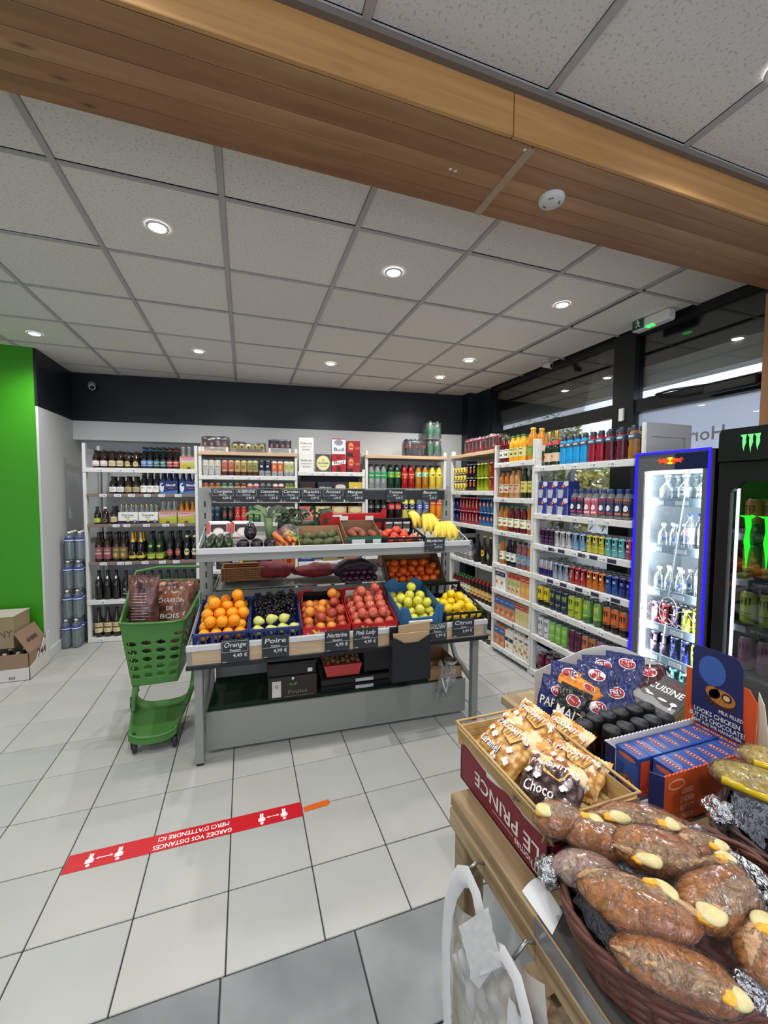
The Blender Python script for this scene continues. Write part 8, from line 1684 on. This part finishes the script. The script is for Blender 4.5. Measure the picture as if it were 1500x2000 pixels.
roll_('golden filled roll below the middle one', (.545, .520), (.668, .408), .044, .915, 6, -.35, ((.35, -.1),))
roll_('long filled roll lying at the near basket rim', (.538, .448), (.655, .338), .037, .890, 7, .7, ((.72, .0),))
roll_('filled roll with pale egg at the far side', (.735, .470), (.870, .468), .036, .893, 8, -.4, ((.5, .1),))
roll_('filled roll with egg end facing out, beside the golden one', (.672, .425), (.815, .432), .046, .915, 9, .55, ((-.62, .1),))
roll_('filled roll at the near rim cut by the picture edge', (.690, .345), (.800, .372), .041, .905, 10, -.3, ((.1, .1),))
roll_('filled roll half hidden behind the big glossy one', (.800, .545), (.890, .500), .036, .890, 11, .1, ((.4, .2),))
# second basket with wrapped flatbreads
wicker('wicker_basket', 'dark wicker basket of wrapped flatbreads beside the sandwich basket', 1.21, .500, .215, .155, .7545, .105, m_wkd)
foil('crumpled foil lining inside the dark flatbread basket', 1.21, .500, .205, .147, .7545, 9)
tuft(1.022, .592, .868, .030, 'scrunched foil beside the orange display panel', 12)
m_fbread = mat('flatbread', lin(214, 190, 110), .25, coat=.6, var=(12, .2, lin(196, 160, 60)), bump=(30, .4, .004)); m_sauce2 = mat('mustard_yellow', lin(200, 170, 20), .2, coat=.6)
for k, (A, B, r, z, nm) in enumerate((((1.075, .645), (1.215, .480), .055, .925, 'pale yellow folded flatbread nearest the sandwich basket'), ((1.17, .640), (1.33, .520), .048, .945, 'folded flatbread behind the nearest one'), ((1.09, .525), (1.20, .400), .045, .905, 'mustard-yellow flatbread low in the dark basket'), ((1.29, .600), (1.39, .500), .045, .930, 'flatbread at the far end of the dark basket'))):
    A = Vector((*A, z)); B = Vector((*B, z - .015)); xd = (B - A).normalized(); M = frame((A + B) / 2, xd, Vector((0, 0, 1)).cross(xd)); L = (B - A).length / 2
    t = root('flatbread_wrap', nm, 'sandwich', M)
    f_ = lambda p, gr=1., s_=k: Vector((math.copysign(abs(p.x) ** .6, p.x) * L * gr, p.y * r * gr * (1 - .1 * math.cos(p.x * 2)), p.z * r * .55 * gr)) * (1 + .08 * noise.noise(Vector((p.x * 3, p.y * 3, s_ * 5))))
    MB().ball(1, m_fbread, 30, 20, fn=f_).build('bread', t)
    MB().tube([(-L * .9, -r * .75, .004), (0, -r * .97, .0), (L * .85, -r * .7, -.004)], .009, m_sauce2, 8).build('filling', t)
    MB().ball(1, m_cling, 34, 22, fn=lambda p: f_(p, 1.07) + noise.noise_vector(p * 5) * .004).build('cling_film', t)

# ---------------------------------------------------------------- carrier bags hanging on the table side
m_cbag = mat('carrier_white', lin(222, 222, 222), .45); m_cfilm = film('carrier_film', (.95, .95, .95), .05, .25, bump=(12, .6, .02), body=.42, bodycol=(.85, .85, .84))
t = root('carrier_bags', 'bundle of white plastic carrier bags hanging on the table side', 'carrier bag', T(.515, 0, 0))
def bagq(P, nu, nv, m, nm, dx=0., amp=.006, s=0.):
    A, B, C_, D = [Vector((dx, *p)) for p in P]
    MB().grid(nu, nv, lambda u, v: (lambda p: (p.x - abs(amp * (math.sin(u * 13 + v * 6 + s) + .7 * math.sin(v * 17 - u * 5 + s))), p.y, p.z))((A * (1 - u) + B * u) * (1 - v) + (D * (1 - u) + C_ * u) * v), m).build(nm, t)
bagq(((.90, .12), (.30, .06), (.56, .70), (.90, .52)), 34, 34, m_cfilm, 'bag_film', -.004, .010)
bagq(((.86, .42), (.70, .30), (.60, .68), (.78, .56)), 20, 20, m_cfilm, 'bag_film', -.016, .008, 2)
bagq(((.742, .505), (.636, .660), (.690, .728), (.807, .560)), 12, 10, m_cbag, 'bag_block', -.040, .003)
def strap(P, w_, dx, nm='handle'):
    g = MB(); vs = []
    for i, p in enumerate(P):
        p = Vector((dx, *p)); a = Vector((dx, *P[max(i - 1, 0)])); b = Vector((dx, *P[min(i + 1, len(P) - 1)])); n = (b - a).normalized().cross(Vector((1, 0, 0))).normalized(); vs += [p - n * w_, p + Vector((-.012, 0, 0)), p + n * w_]
    g.add(vs, [f for i in range(len(P) - 1) for f in ((3 * i, 3 * i + 1, 3 * i + 4, 3 * i + 3), (3 * i + 1, 3 * i + 2, 3 * i + 5, 3 * i + 4))], m_cbag, True); g.build(nm, t)
strap([(.875, .18), (.890, .30), (.895, .42), (.885, .52), (.860, .60), (.825, .665), (.785, .700), (.755, .69), (.735, .655)], .022, -.028)
strap([(.748, .50), (.725, .55), (.700, .60), (.670, .648), (.635, .675), (.600, .675), (.575, .64), (.56, .59)], .020, -.034)
bagq(((.66, .05), (.30, .02), (.48, .66), (.63, .60)), 20, 16, m_cbag, 'bag_roll', -.030, .006, 1)
MB().tube([(.03, .62, .70), (.0, .62, .715), (-.03, .62, .69)], .004, C(150, 150, 150, rough=.3, metal=.8), 6).tube([(.03, .80, .70), (.0, .80, .715), (-.03, .80, .70)], .004, C(150, 150, 150, rough=.3, metal=.8), 6).build('hook', t)
